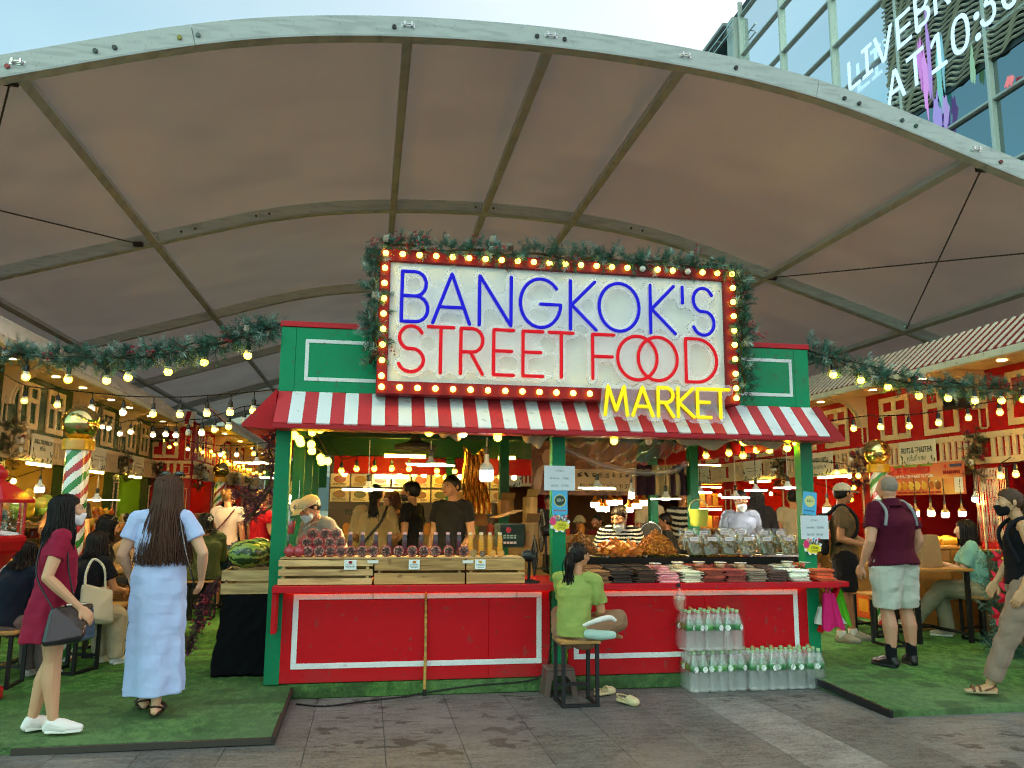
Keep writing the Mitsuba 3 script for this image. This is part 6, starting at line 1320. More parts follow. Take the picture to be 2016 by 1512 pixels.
person('man in a black and white camouflage shirt in the crowd behind the booth', (4.80, 12.0, .1), 160, 1.66, STAND(), SK2, [('shirt', 'b9ae98', dict(l=.025, stripe=('1c1a1a', .05))), ('pants', '26262c', {})], ('short', '120e0d'), **bgp)
person('seated man in dark clothes behind the bucket, seen from the side', (4.25, 11.0, .1), 75, 1.62, SIT(.285, .05), SK2, [('shirt', '2c2a26', dict(l=.02)), ('pants', '26262c', {})], ('short', '120e0d'), **bgp)
o_head['next'] = [('hat', soft(hp(((0, 0, .02), (.055, .066, .055)), ((0, 0, .0), (.075, .085, .008))), .008, 2), 'fabric', '9a8a62')]
person('woman in a bucket hat sitting in the crowd behind the first food heap', (3.40, 13.0, .1), 178, 1.55, SIT(.285, .05), 'a87050', [('shirt', '4a2a26', dict(l=.02)), ('pants', '26262c', {})], ('short', '120e0d'), **bgp)
person('person in a dull red shirt sitting in the crowd behind the striped vendor', (3.72, 12.5, .1), 120, 1.58, SIT(.285, .10), 'a87050', [('shirt', '6a2420', dict(l=.02)), ('pants', '26262c', {})], ('short', '17100e'), **bgp)
person('person in dark clothes standing in the crowd beyond the brown banner', (3.0, 13.4, .1), 175, 1.6, STAND(), 'a87050', [('shirt', '2a2422', dict(l=.02)), ('pants', '26262c', {})], ('short', '17100e'), **bgp)
person('shopper in olive standing with her back turned far down the left lane', (-2.35, 14.6, .1), 10, 1.6, STAND(), 'b07a54', [('shirt', '4a4a30', dict(l=.02)), ('pants', '26262c', {})], ('bob', '120d0c', dict(len=.06, n=80)), face=False, **bgp)
person('shopper in white standing far down the left lane beyond the striped pole', (-1.9, 16.5, .1), -170, 1.65, STAND(), 'b07a54', [('shirt', 'c8c0b0', dict(l=.02)), ('pants', '3a3a40', {})], ('short', '120d0c'), **bgp)

# ================================================================ string lights
YB, WB_ = (20, 11.5, .26), (26, 17.5, 5.0)
LB = glow(ball((0, 0, 0), .033, 2), YB, 'ffe9a0'); LW = glow(ball((0, 0, 0), .033, 2), WB_, 'ffffff'); LO = shape(ball((0, 0, 0), .032, 2), 'satin', 'cfc8bc', True)
LBs = glow(ball((0, 0, 0), .036, 1), YB, 'ffe9a0'); LWs = glow(ball((0, 0, 0), .036, 1), WB_, 'ffffff')
NECK = shape(lathe([(.030, .014), (.024, .032), (.019, .046)], sides=12), 'satin', 'd0d2d4', True); SOCK = shape(lathe([(.018, .044), (.021, .05), (.019, .095), (.008, .11)], sides=10), 'satin', '191a1c', True)
rl = np.random.default_rng(3)


def lights(label, pts, ends, drop=.17, kinds='y', far=False, group=None, name='string_light'):
    """A string of bulbs: every bulb hangs by its socket from a sagging wire between the ends."""
    k = thing(name, label, 'string light', group); tops = []
    for i, p in enumerate(pts):
        p = np.array(p); c = kinds[i % len(kinds)]; d = {'y': LBs if far else LB, 'w': LWs if far else LW, 'o': LO}[c]; b = part(k, 'bulb', at(d, *p))
        if not far: part(b, 'collar', at(NECK, *p)); part(b, 'socket', at(SOCK, *p)); part(b, 'drop_wire', tube([p + [0, 0, .10], p + [0, 0, drop]], .004, 4), 'matte', '141414')
        tops.append(p + [0, 0, drop if not far else .06])
    w = [np.array(e) for e in ends[:1]] + tops + [np.array(e) for e in ends[1:]]
    if name == 'string_light': part(k, 'wire', tube(path(w, 8 * len(w)), .0055 if not far else .006, 4), 'matte', '131313')
    return k


lights('lit bulbs hanging from the left pine garland', [(-2.945, 7.500, 2.540), (-2.569, 7.392, 2.514), (-2.227, 7.283, 2.500), (-2.028, 7.175, 2.517), (-1.686, 7.067, 2.559), (-1.383, 6.958, 2.634), (-1.021, 6.850, 2.685)], [(-4.2, 8.0, 3.1), (-.75, 6.7, 2.93)], .19)
lights('lit bulbs hanging from the right pine garland', [(4.211, 6.750, 2.698), (4.523, 6.800, 2.664), (4.834, 6.850, 2.621), (5.194, 6.900, 2.552), (5.549, 6.950, 2.547), (5.886, 7.000, 2.539), (6.230, 7.050, 2.556), (6.529, 7.100, 2.583)], [(3.93, 6.7, 2.9), (6.9, 7.3, 2.9)], .16)
lights('upper string of bulbs between the left green houses and the booth corner', [(-3.761, 9.600, 2.579), (-3.319, 9.312, 2.511), (-2.884, 9.025, 2.446), (-2.491, 8.737, 2.386), (-2.130, 8.450, 2.348), (-1.813, 8.162, 2.319), (-1.512, 7.875, 2.305), (-1.256, 7.588, 2.289), (-1.014, 7.300, 2.276)], [(-4.2, 10.0, 2.95), (-.76, 6.9, 2.42)], .17, 'ywyyyywyyy'[:1] + 'ywwyyyyy')
lights('second string of bulbs over the left lane, with two unlit bulbs', [(-3.976, 13.000, 2.620), (-3.766, 12.591, 2.563), (-3.490, 12.182, 2.451), (-3.238, 11.773, 2.448), (-2.844, 11.364, 2.380), (-2.589, 10.955, 2.356), (-2.373, 10.545, 2.313), (-2.145, 10.136, 2.307), (-1.909, 9.727, 2.282), (-1.698, 9.318, 2.284), (-1.481, 8.909, 2.283), (-1.268, 8.500, 2.295)], [(-4.2, 13.2, 2.75), (-.9, 8.2, 2.45)], .16, 'wwwwwwwowyyo')
lights('third string of bulbs across the left lane near the far striped pole', [(-4.039, 17.000, 2.745), (-3.792, 16.429, 2.567), (-3.557, 15.857, 2.587), (-3.216, 15.286, 2.459), (-2.850, 14.714, 2.374), (-2.454, 14.143, 2.301), (-2.105, 13.571, 2.271), (-1.762, 13.000, 2.257)], [(-3.5, 17.2, 2.9), (-.9, 12.5, 2.5)], .15, 'yyywyww')
lights('zigzag of many far bulbs running down the left lane', [(-3.572, 18.000, 2.643), (-3.404, 18.500, 2.626), (-3.437, 19.000, 2.579), (-3.319, 19.500, 2.660), (-3.375, 20.000, 2.595), (-3.549, 20.500, 2.549), (-3.465, 21.000, 2.541), (-3.494, 21.500, 2.503), (-3.448, 22.000, 2.517), (-3.421, 22.500, 2.502), (-3.378, 23.000, 2.541), (-3.433, 23.500, 2.481), (-3.408, 24.000, 2.490), (-3.394, 24.500, 2.498), (-3.370, 25.000, 2.416), (-3.351, 25.500, 2.468), (-3.307, 26.000, 2.427), (-3.251, 26.500, 2.511), (-3.206, 27.000, 2.598)], [(-3.4, 17.6, 2.8), (-1.0, 28, 2.6)], .1, 'y', True)
lights('yellow bulbs bunched round the left booth posts under the awning', [(-0.641, 7.100, 2.053), (-0.603, 7.167, 2.025), (-0.594, 7.233, 1.999), (-0.510, 7.300, 1.993), (-0.505, 7.367, 1.940), (-0.432, 7.433, 1.886), (-0.425, 7.500, 1.854), (-0.375, 7.567, 1.863), (-0.527, 7.633, 2.130), (-0.463, 7.700, 2.162)], [(-.68, 6.9, 2.3), (-.5, 7.9, 2.3)], .05, 'y', True)
lights('bulbs along the awning edge on the left half of the booth', [(0.474, 6.600, 2.061), (0.754, 6.600, 2.059), (1.043, 6.600, 2.032)], [(.3, 6.6, 2.04), (1.5, 6.62, 2.1)], .05, 'ywy', True)
lights('bulbs along the awning edge on the right half of the booth, one unlit', [(2.091, 6.750, 2.038), (2.406, 6.750, 2.040), (2.707, 6.750, 2.074), (2.997, 6.750, 2.062), (3.297, 6.750, 2.051), (3.717, 6.750, 2.009), (3.804, 6.750, 2.062)], [(1.65, 6.7, 2.1), (3.8, 6.72, 2.15)], .12, 'yoyyyyy')
lights('row of bulbs inside the right half of the booth, in front of the back post', [(3.566, 8.200, 2.028), (3.760, 8.050, 2.049), (3.847, 7.900, 2.015), (3.922, 7.750, 2.064), (3.990, 7.600, 2.055)], [(2.9, 8.3, 2.2), (3.8, 7.4, 2.25)], .13)
lights('string of bulbs in front of the red fascia at the back of the booth', [(-0.332, 10.100, 1.887), (-0.151, 10.100, 1.914), (0.064, 10.100, 1.918), (0.274, 10.100, 1.921), (0.486, 10.100, 1.925), (0.832, 10.100, 1.905), (1.054, 10.100, 1.902)], [(-.5, 10.1, 2.25), (1.4, 10.1, 2.25)], .16)
lights('lower row of small bulbs under the red fascia at the back of the booth', [(-0.315, 10.800, 1.878), (0.401, 10.800, 1.882), (0.588, 10.800, 1.878), (0.722, 10.800, 1.880), (0.897, 10.800, 1.890), (1.006, 10.800, 1.851), (1.196, 10.800, 1.860), (1.935, 10.800, 1.864), (1.747, 10.800, 1.868)], [(-.5, 10.8, 2.1), (2.2, 10.8, 2.1)], .1, 'wwywyy', True)
lights('lower string of bulbs between the booth awning and the right red houses', [(5.589, 8.600, 2.407), (5.792, 8.383, 2.409), (5.999, 8.167, 2.404), (6.206, 7.950, 2.425), (6.404, 7.733, 2.461), (6.610, 7.517, 2.503), (6.858, 7.300, 2.549)], [(4.1, 8.8, 2.3), (6.95, 7.2, 2.8)], .13)
lights('sagging string of bulbs at the right stall behind the tan cap', [(5.967, 9.600, 1.937), (6.234, 9.750, 1.908), (6.464, 9.900, 1.917)], [(4.6, 9.4, 2.1), (6.9, 10.4, 2.1)], .13, 'ywy')
lights('two bulbs hanging in the red doorway at the far right', [(6.626, 7.600, 1.832), (6.723, 7.500, 1.846)], [(6.95, 7.8, 2.05), (6.95, 7.0, 2.1)], .12)
for lab, bays, X, s in (('bulbs strung inside the left juice stall behind the lantern', 8.6, -4.6, 1), ('bulbs strung inside the left stall behind the near striped pole', 10.8, -4.6, 1), ('bulbs strung inside the third left stall', 13.1, -4.6, 1), ('bulbs strung inside the last green stall', 15.3, -4.6, 1), ('bulbs strung inside the first receding red stall', 17.8, -3.9, 1), ('bulbs strung inside the second receding red stall', 20.1, -3.9, 1), ('bulbs strung inside the third receding red stall', 22.4, -3.9, 1), ('bulbs strung inside the right grill stall', 10.9, 7.4, -1), ('bulbs strung inside the right stall seen through the booth', 13.1, 7.4, -1), ('bulbs strung inside a far right stall seen through the booth', 15.4, 7.4, -1)):
    pts = [(X - s * (.25 + .35 * (i % 3)), bays + .16 * i + .05 * (i % 2), 1.82 - .09 * ((i * 7) % 4) * (i % 3 > 0) - .05 * (i % 2)) for i in range(11)]
    lights(lab, pts, [(X, bays - .1, 1.98), (X, bays + 1.9, 1.98)], .09, 'yyywyy', True)

# ================================================================ lamps
def leaf_lamp(label, o, top, r=.20, col=(34, 26, 11), n=4, turn=20):
    """A hanging lamp with folding glowing leaves round a centre."""
    k = thing('leaf_lamp', label, 'hanging lamp'); o = np.array(o)
    part(k, 'cable', tube([o + [0, 0, .13], [o[0], o[1], top]], .005, 5), 'satin', 'b8b8b4' if r > .19 else '1b1b1b'); part(k, 'socket', lathe([(.018, .075), (.02, .13), (.01, .14)], o, 12), 'satin', '1b1c1e', 40)
    part(k, 'housing', lathe([(.05, .012), (.045, .03), (.024, .055), (.022, .08)], o, 18), 'satin', 'cfd2d2', 40); part(k, 'centre_light', glow(lathe([(.002, -.014), (.03, -.012), (.046, 0), (.046, .010)], o, 18), col))
    for i in range(n):
        a = math.radians(turn + 360 / n * i); q = affinity.rotate(affinity.translate(affinity.scale(Point(0, 0).buffer(1, 8), r * .42, r * .24), r * .60, 0), math.degrees(a), origin=(0, 0))
        l = part(k, 'leaf', glow(plate(q, .010, o + [0, 0, -.004], (1, 0, 0), (0, 1, 0)), col, smooth=False)); part(l, 'backing', plate(affinity.scale(q, 1.06, 1.1), .008, o + [0, 0, .007], (1, 0, 0), (0, 1, 0)), 'satin', 'd0d0cc')


leaf_lamp('white hanging leaf lamp over the pomegranate vendor', (-0.001, 7.500, 1.604), 2.06, .235)
leaf_lamp('hanging leaf lamp above the black-shirted vendor, yellowish', (0.553, 7.400, 1.833), 2.06, .235, (30, 22, 5))
leaf_lamp('hanging leaf lamp right of the centre post papers', (2.181, 7.600, 1.646), 2.2, .21); leaf_lamp('hanging leaf lamp above the round grey pan', (3.027, 8.000, 1.555), 2.2, .19); leaf_lamp('cool white hanging leaf lamp left of the right back post', (4.080, 9.600, 1.662), 2.2, .19, (32, 31, 30))
leaf_lamp('cool white leaf lamp above the masked girl in grey', (4.078, 8.600, 1.588), 2.2, .20, (32, 31, 30)); leaf_lamp('warm leaf lamp above the headscarf', (4.830, 9.600, 1.696), 2.2, .18, (32, 20, 6)); leaf_lamp('cool white leaf lamp beside the right post', (4.830, 8.800, 1.710), 2.2, .20, (32, 31, 30))
leaf_lamp('warm leaf lamp in the left lane beside the striped pole', (-3.117, 10.200, 1.506), 2.0, .24, (32, 23, 8)); leaf_lamp('warm round leaf lamp hung left of the booth', (-1.452, 11.000, 2.008), 2.3, .28, (34, 25, 8)); leaf_lamp('second warm leaf lamp hung left of the booth, lower', (-1.273, 11.500, 1.836), 2.3, .2, (34, 26, 12))


def bulb_lamp(label, o, top, r=.05, h=.12, col=(16, 15, 13), shade='c9cdcd', group=None):
    k = thing('bulb_lamp', label, 'hanging lamp', group); o = np.array(o)
    part(k, 'cable', tube([o + [0, 0, h * 1.35], [o[0], o[1], top]], .005, 5), 'satin', 'b0b0ac' if r > .05 else '1c1a18'); part(k, 'socket', lathe([(r * .3, h * .95), (r * .32, h * 1.3), (r * .15, h * 1.4)], o, 12), 'satin', '1b1c1e', 40)
    part(k, 'shell', lathe([(r, 0.001), (r * .96, h * .22), (r * .62, h * .42), (r * .36, h * .50), (r * .30, h * .96)], o, 22), 'satin', shade, True); part(k, 'glowing_end', glow(lathe([(.003, -h * .62), (r * .7, -h * .60), (r * .96, -h * .48), (r, -h * .36), (r, 0)], o, 22), col))


bulb_lamp('big white bulb lamp hanging in front of the gold curtain', (1.003, 6.950, 1.770), 2.06, .062, .15, (40, 38, 36)); bulb_lamp('small bulb lamp beside the striped banner text, right of the centre post', (2.557, 7.700, 1.612), 2.2, .032, .10, (34, 24, 8))
for i, (p, l) in enumerate(zip([(6.439, 8.750, 1.451), (6.591, 8.683, 1.459), (6.727, 8.617, 1.442), (6.897, 8.550, 1.455)], ('leftmost of the four lamps over the right wrap stall', 'second of the four lamps over the right wrap stall', 'third of the four lamps over the right wrap stall', 'rightmost of the four lamps over the right wrap stall'))): bulb_lamp(l, p, 1.85, .042, .10, (36, 24, 8), 'a8814c')
bulb_lamp('lamp hanging right of the menu banner beside the sequin panel', (6.797, 8.200, 1.611), 1.9, .036, .08, (34, 24, 12)); bulb_lamp('glowing lamp beside the right post papers, behind the tan cap', (5.443, 9.000, 1.485), 1.9, .055, .12, (36, 23, 7), 'a8814c')
for i, p in enumerate([(2.728, 9.600, 1.525), (2.791, 9.600, 1.483), (2.855, 9.600, 1.477), (2.920, 9.600, 1.551), (3.017, 9.600, 1.558), (3.152, 9.600, 1.473), (3.257, 9.600, 1.517), (3.336, 9.600, 1.555)]): bulb_lamp('round white lamp with orange shade in the cluster behind the striped vendor', p, 1.75, .055, .10, (40, 31, 18), 'c9781c', 'lamps in the cluster behind the striped vendor')
bulb_lamp('lamp glowing behind the left booth post above the round scale', (-0.740, 8.300, 1.562), 2.2, .06, .14, (36, 25, 7), 'c9a860'); bulb_lamp('white lamp on the left side of the juice stall beside the lantern', (-3.521, 9.600, 1.634), 1.95, .05, .09, (40, 33, 20))
for lab, X, y, s in (('fluorescent tube under the first green balcony', -4.18, 8.9, 1), ('fluorescent tube under the juice sign balcony', -4.18, 11.3, 1), ('fluorescent tube under the third green balcony', -4.18, 13.5, 1), ('fluorescent tube under the last green balcony', -4.18, 15.7, 1), ('fluorescent tube under the balcony at the right edge', 6.88, 7.1, -1), ('fluorescent tube under the grill sign', 6.88, 11.2, -1), ('fluorescent tube under the far right balcony', 6.88, 13.5, -1)):
    k = thing('tube_lamp', lab, 'tube lamp'); part(k, 'tube', glow(tube([(X, y - .38, 1.955), (X, y + .38, 1.955)], .016, 8), (30, 19, 3))); part(k, 'batten', cbox(X - .022, X + .022, y - .42, y + .42, 1.975, 1.998, .003), 'satin', 'd8d0c0')
for lab, a, b in (('yellow tube lamp behind the round dark fan', (0.180, 10.000, 2.076), (0.682, 10.000, 2.073)), ('yellow tube lamp between the dark back posts', (1.589, 10.000, 2.071), (1.802, 10.000, 2.075)), ('white glowing tube low at the back of the booth', (0.079, 10.900, 1.855), (0.527, 10.900, 1.854))):
    k = thing('tube_lamp', lab, 'tube lamp'); part(k, 'tube', glow(tube([a, b], .022, 8), (26, 17, 1.0) if 'yellow' in lab else (34, 28, 14))); part(k, 'batten', tube([np.array(a) + [0, 0, .03], np.array(b) + [0, 0, .03]], .015, 6), 'satin', '5a5a50')

# ================================================================ the back of the booth
k = thing('rear_booth', 'red fascia and menu boards of the next booth behind the juice vendors', 'market stall'); a, b = (-0.450, 10.750, 1.887), (2.295, 10.750, 2.142)
for i in range(6): w = (b[0] + .5 - a[0]) / 6; part(k, 'fascia_board', cbox(a[0] + i * w, a[0] + (i + 1) * w - .004, 10.75, 10.79, a[2], b[2], .002), 'paint', 'c01018')
part(k, 'counter', cbox(-.4, 3.6, 12.2, 12.8, .1, 1.05, .005), 'paint', '8a6a3c'); part(k, 'back_board', cbox(-.6, 2.0, 12.9, 12.95, 1.0, 2.3, .004), 'matte', '5a4a34')
for i in range(9):
    for j in range(2):
        x = -.5 + i * .27; z = 1.52 + j * .20; f = part(k, 'menu_board', cbox(x, x + .25, 11.1, 11.12, z, z + .175, .003), 'satin', ('b9a67e', 'c2ad84', 'a8977a')[(i + j) % 3])
        part(f, 'food_picture', plate(affinity.scale(Point(0, 0).buffer(.5, 5), .16, .10), .003, (x + .12, 11.099, z + .10)), 'satin', ('6a4a2a', '7a3a22', '4a4a2c', '8a6a30')[(i * 2 + j) % 4])
        for l in range(2): part(f, 'print_line', B(x + .03, x + .2, 11.097, 11.099, z + .02 + l * .016, z + .028 + l * .016), 'matte', '5a4a3a')
for i in range(10): part(k, 'price_tag', cbox(-.3 + i * .24, -.2 + i * .24, 11.3, 11.31, 1.35, 1.42, .002), 'satin', '2a241c')
for i in range(16): part(k, 'jar', lathe([(.05, 0), (.055, .02), (.055, .13), (.035, .15), (.035, .17)], (-.3 + i * .24, 12.4, 1.05), 12), 'gloss', ('b8701c', '8a4a1c', 'c29030', '5a6a24', 'a83a1c')[i % 5], 40)
k = thing('gold_curtain', 'crumpled gold foil curtain hanging behind the white bulb lamp', 'curtain'); a, b = (1.014, 8.700, 2.060), (1.300, 8.700, 1.388)
part(k, 'foil', sheet(lambda u, v: np.stack([a[0] + (b[0] - a[0]) * (u * (.75 + .35 * v) - .05) + .01 * np.sin(v * 9), 8.7 + .035 * np.sin(u * 31 + 2 * np.sin(v * 5)) + .02 * np.sin(u * 67 + v * 4), a[2] + (b[2] - a[2]) * v + .1 * (np.abs(u - .55) * 2 - .5) * (1 - v)], 1), 70, 40), 'metal', (.72, .46, .14), True)
solo('round_fan_cover', 'dark round wall fan hanging under the booth roof', 'fan', join(lathe([(.20, 0), (.21, .02), (.20, .05), (.06, .09), (.04, .16), (.002, .17)], (0.444, 8.000, 2.011), 28), tube([np.array((0.444, 8.000, 2.011)) + [0, 0, .16], np.array((0.444, 8.000, 2.011)) + [0, 0, .34]], .02, 6)), 'satin', '20201e', 40)
k = thing('food_banner', 'big brown printed food banner with white text strips behind the centre post', 'banner'); a, b = (1.832, 9.100, 1.606), (3.086, 9.100, 2.224)


def f_meat(p, n, uv): return mix((.085, .022, .012), (.24, .075, .03), smoothstep(.25, .8, fb(p.x * 9 + p.z * 5, p.z * 14 - p.x * 4))) * (.65 + .7 * nz(p.x * 45, p.z * 40))


scene['meat_print'] = two(prin(proc(f_meat), r=.4, s=.4)); x0, x1, z0, z1 = a[0], b[0], a[2], b[2]
scene[k + '__sheet'] = shape(cbox(x0, x1, 9.1, 9.104, z0, z1, .001), 'meat_print')
part(k, 'title_strip', B(x0 + .50, x1 - .02, 9.094, 9.098, z0 + .05, z0 + .30), 'satin', 'c2a488')
for i in range(8):
    for j in range(5): part(k, 'lettering', bar((x0 + .54 + i * .082 + rl.uniform(0, .02), 9.092, z0 + .20 + rl.uniform(0, .07)), (x0 + .54 + i * .082 + rl.uniform(.03, .065), 9.092, z0 + .20 + rl.uniform(0, .07)), .004, .008), 'matte', '2a1a16')
part(k, 'lettering', thai('hmaacudkaniryadotai', .05, (x0 + .88, 9.093, z0 + .085), (1, 0, 0)), 'matte', '2a1a16')
ck = part(k, 'printed_cook', plate(uni_poly := Polygon([(.02, 0), (.30, 0), (.30, .22), (.26, .30), (.22, .33), (.24, .42), (.20, .50), (.14, .50), (.10, .42), (.12, .33), (.05, .28), (.0, .12)]), .002, (x0 + .02, 9.096, z0 + .02)), 'satin', 'a8867a'); part(ck, 'apron', plate(Polygon([(.08, 0), (.26, 0), (.24, .2), (.2, .28), (.12, .26)]), .002, (x0 + .02, 9.093, z0 + .02)), 'satin', '5a2420')
k = thing('clear_plastic_sheet', 'crumpled clear plastic sheet rolled up under the awning on the right', 'plastic sheet')
part(k, 'film', sheet(lambda u, v: np.stack([1.70 + 1.25 * u, 7.0 + .25 * v + .03 * np.sin(u * 17 + v * 5), 2.12 - .06 * u - .22 * np.sin(PI * np.clip(u * .9 + .05, 0, 1)) * v + .018 * np.sin(u * 41 + v * 9) + .012 * np.sin(u * 73)], 1), 80, 18), 'film', smooth=True)
part(k, 'roll', crease(tidy(tube(path([(1.72, 7.23, 2.02), (2.0, 7.26, 1.90), (2.4, 7.27, 1.80), (2.75, 7.25, 1.80), (2.96, 7.22, 1.88)], 40), .030 + .008 * np.sin(np.arange(40) * 1.9), 10)), .02, 20, 20), 'film', smooth=True)
k = thing('canvas_scrap', 'pale canvas scraps tucked under the front awning edge', 'canvas')
for x0_, x1_, d_ in ((.55, .82, .05), (1.25, 1.50, .10), (2.6, 3.2, .08), (3.2, 3.75, .06)): part(k, 'fold', sheet(lambda u, v, x0_=x0_, x1_=x1_, d_=d_: np.stack([x0_ + (x1_ - x0_) * u, 6.60 + .04 * v + .012 * np.sin(u * 19), 2.06 - d_ * np.sin(PI * u) * v - .02 * v * np.sin(u * 13)], 1), 30, 8), 'fabric', 'b09a80', True)
k = thing('hanging_shirts', 'dark printed T-shirts and pale cloths hung in a row behind the lamps', 'clothes')
for i, (x, w, c) in enumerate(((1262, .30, '2c1c30'), (1300, .22, 'b8a88c'), (1325, .24, '9a8c74'), (1345, .20, '2a1c2c'))):
    q = (3.213, 9.300, 1.919); x_ = q[0] + (x - 1262) * .0058; part(k, 'garment', sheet(lambda u, v, x_=x_, w=w: np.stack([x_ + (u - .5) * w * (1.1 - .25 * (v < .3)), 9.3 + .03 * np.sin(u * 11 + i) + .01 * np.sin(v * 7), q[2] + .06 - .36 * v], 1), 18, 16), 'fabric', c, True)
k = thing('round_pan', 'round dark grey pan standing on edge behind the orange heap', 'pan'); q = np.array((2.855, 8.000, 1.199)); part(k, 'disc', tube([q + [0, -.012, 0], q + [0, .012, 0]], .115, 32), 'satin', '3c3a38'); part(k, 'rim', tube([q + [.117 * math.cos(a), 0, .117 * math.sin(a)] for a in np.linspace(0, 6.283, 41)[:-1]], .010, 6, closed=True), 'metal', (.55, .53, .5))
k = thing('bucket', 'pale green plastic bucket with a white handle behind the snack bags', 'bucket'); q = np.array((3.464, 8.200, 1.279)); part(k, 'body', lathe([(.085, 0), (.105, .17), (.11, .17), (.11, .18), (.1, .18)], q, 24), 'satin', '9aa84a', 40); part(k, 'handle', tube([q + [.105 * math.cos(a), 0, .18 + .10 * math.sin(a)] for a in np.linspace(0, PI, 14)], .007, 6), 'satin', 'c9c29a')
k = thing('back_shelf', 'glowing shelf unit with goods behind the bucket', 'shelf'); q = np.array((5.068, 12.200, 1.480))
for j in range(3): part(k, 'board', cbox(q[0] - .1, q[0] + .5, 12.2, 12.5, 1.15 + j * .35, 1.17 + j * .35, .003), 'wood', 'b8843c'); part(k, 'strip_light', glow(tube([(q[0] - .08, 12.21, 1.46 + j * .35), (q[0] + .48, 12.21, 1.46 + j * .35)], .014, 6), (30, 18, 3)))
for j in range(2):
    for i in range(5): part(k, 'packet', cbox(q[0] - .06 + i * .11, q[0] + .03 + i * .11, 12.3, 12.36, 1.172 + j * .35, 1.36 + j * .35, .01), 'gloss', ('c2862c', 'a8602c', 'b8a060', 'd0a040', '9a4a2c')[(i + j) % 5])

# ================================================================ stall counters and what stands on them
rd = np.random.default_rng(9)


def counter(label, X, y0, y1, s, col, h=1.05):
    k = thing('stall_counter', label, 'counter'); xa, xb = (X - .35 * 1, X + .42) if s > 0 else (X - .42, X + .35); f = xb if s > 0 else xa
    part(k, 'carcass', cbox(min(xa, xb) + .03, max(xa, xb) - .03, y0 + .22, y1 - .22, .1, h - .03, .005), 'wood', col); part(k, 'top', cbox(min(xa, xb), max(xa, xb), y0 + .215, y1 - .215, h - .028, h, .004), 'wood', C(col) * 1.25)
    n = 4
    for i in range(n): w = (y1 - y0 - .44) / n; part(k, 'front_panel', cbox(f - s * .028 if s > 0 else f + .012, f - s * .012 if s > 0 else f + .028, y0 + .22 + i * w + .004, y0 + .22 + (i + 1) * w - .004, .14, h - .04, .003), 'wood', C(col) * rd.uniform(.8, 1.1))
    return k


LBLC = []
left_c = [('brown wooden counter of the first left juice stall', 8.13, '6a4a24'), ('brown counter of the stall behind the near striped pole', 10.42, '7a5428'), ('wooden counter of the third left stall', 12.71, '6e4a26'), ('wooden counter of the last green stall', 15.0, '6e4a26')]
for l, p, c in left_c: counter(l, -4.3, p, p + BL, 1, c)
for i in range(4): counter(('first', 'second', 'third', 'fourth')[i] + ' counter along the receding red row', -3.55, 17.44 + BL * i, 17.44 + BL * (i + 1), 1, '7a4a24')
for l, p, c in (('brown counter at the far right edge', 5.91, '7a5a34'), ('brown counter of the right wrap stall with rolled flatbreads on it', 8.20, '86602e'), ('brown counter of the right grill stall', 10.49, '7a5428'), ('brown counter seen through the booth on the right', 12.78, '6e4a26'), ('farther counter seen through the booth on the right', 15.07, '6e4a26')): counter(l, 7.0, p, p + BL, -1, c)
JAR = {c: shape(lathe([(.036, 0), (.040, .01), (.040, .085), (.030, .10), (.030, .115), (.002, .116)], sides=12), 'gloss', c, 40) for c in ('c9861c', 'b8641a', 'd0a42c', '8a9a2c', 'a8321c', 'c9b060')}
JL = shape(lathe([(.033, .112), (.033, .13), (.002, .131)], sides=12), 'satin', 'd8ccb0', 40)
FR = {c: shape(crease(ball((0, 0, 0), .07, 2), .01, 9, 9), 'satin', c, True) for c in ('7f9a2c', '9aa83c', '6a8a24', 'c98a1c', 'b8b04a')}
BTL = {c: shape(lathe([(.030, 0), (.034, .01), (.034, .13), (.014, .17), (.014, .20), (.002, .201)], sides=12), 'gloss', c, 40) for c in ('c9a02c', 'd0c07a', '8aa83c', 'b85a1c')}
cols = list(JAR)
for st, (X, y0, s) in {'first left juice stall': (-4.15, 8.45, 1), 'stall behind the near striped pole': (-4.15, 10.75, 1), 'third left stall': (-4.15, 13.0, 1), 'last green stall': (-4.15, 15.3, 1), 'first receding red stall': (-3.4, 17.7, 1), 'second receding red stall': (-3.4, 20.0, 1), 'right grill stall': (6.8, 10.9, -1), 'right stall seen through the booth': (6.8, 13.1, -1)}.items():
    for j in range(3):
        for i in range(13):
            if rd.random() < .12: continue
            c = cols[(i // 2 + j + int(y0)) % len(cols)]; x, y, z = X + s * (.18 - j * .13), y0 + i * .115 + rd.uniform(-.01, .01), 1.052 + j * .06
            k = thing('jar', f'small coloured jar on the counter of the {st}', 'jar', f'jars of the {st}'); part(k, 'glass', at(JAR[c], x, y, z)); part(k, 'lid', at(JL, x, y, z))
    for j in range(3): solo('jar_step', f'{("front", "middle", "back")[j]} wooden step under the jars of the {st}', 'step', cbox(X + s * (.18 - j * .13) - .06, X + s * (.18 - j * .13) + .06, y0 - .1, y0 + 1.6, 1.0505, 1.0515 + j * .06, .0004), 'wood', '8a6a3a')
    for i in range(9):
        c = list(BTL)[i % 4]; k = thing('drink_bottle', f'drink bottle standing behind the jars of the {st}', 'bottle', f'bottles of the {st}'); part(k, 'bottle', at(BTL[c], X - s * .24, y0 + .06 + i * .17, 1.051))
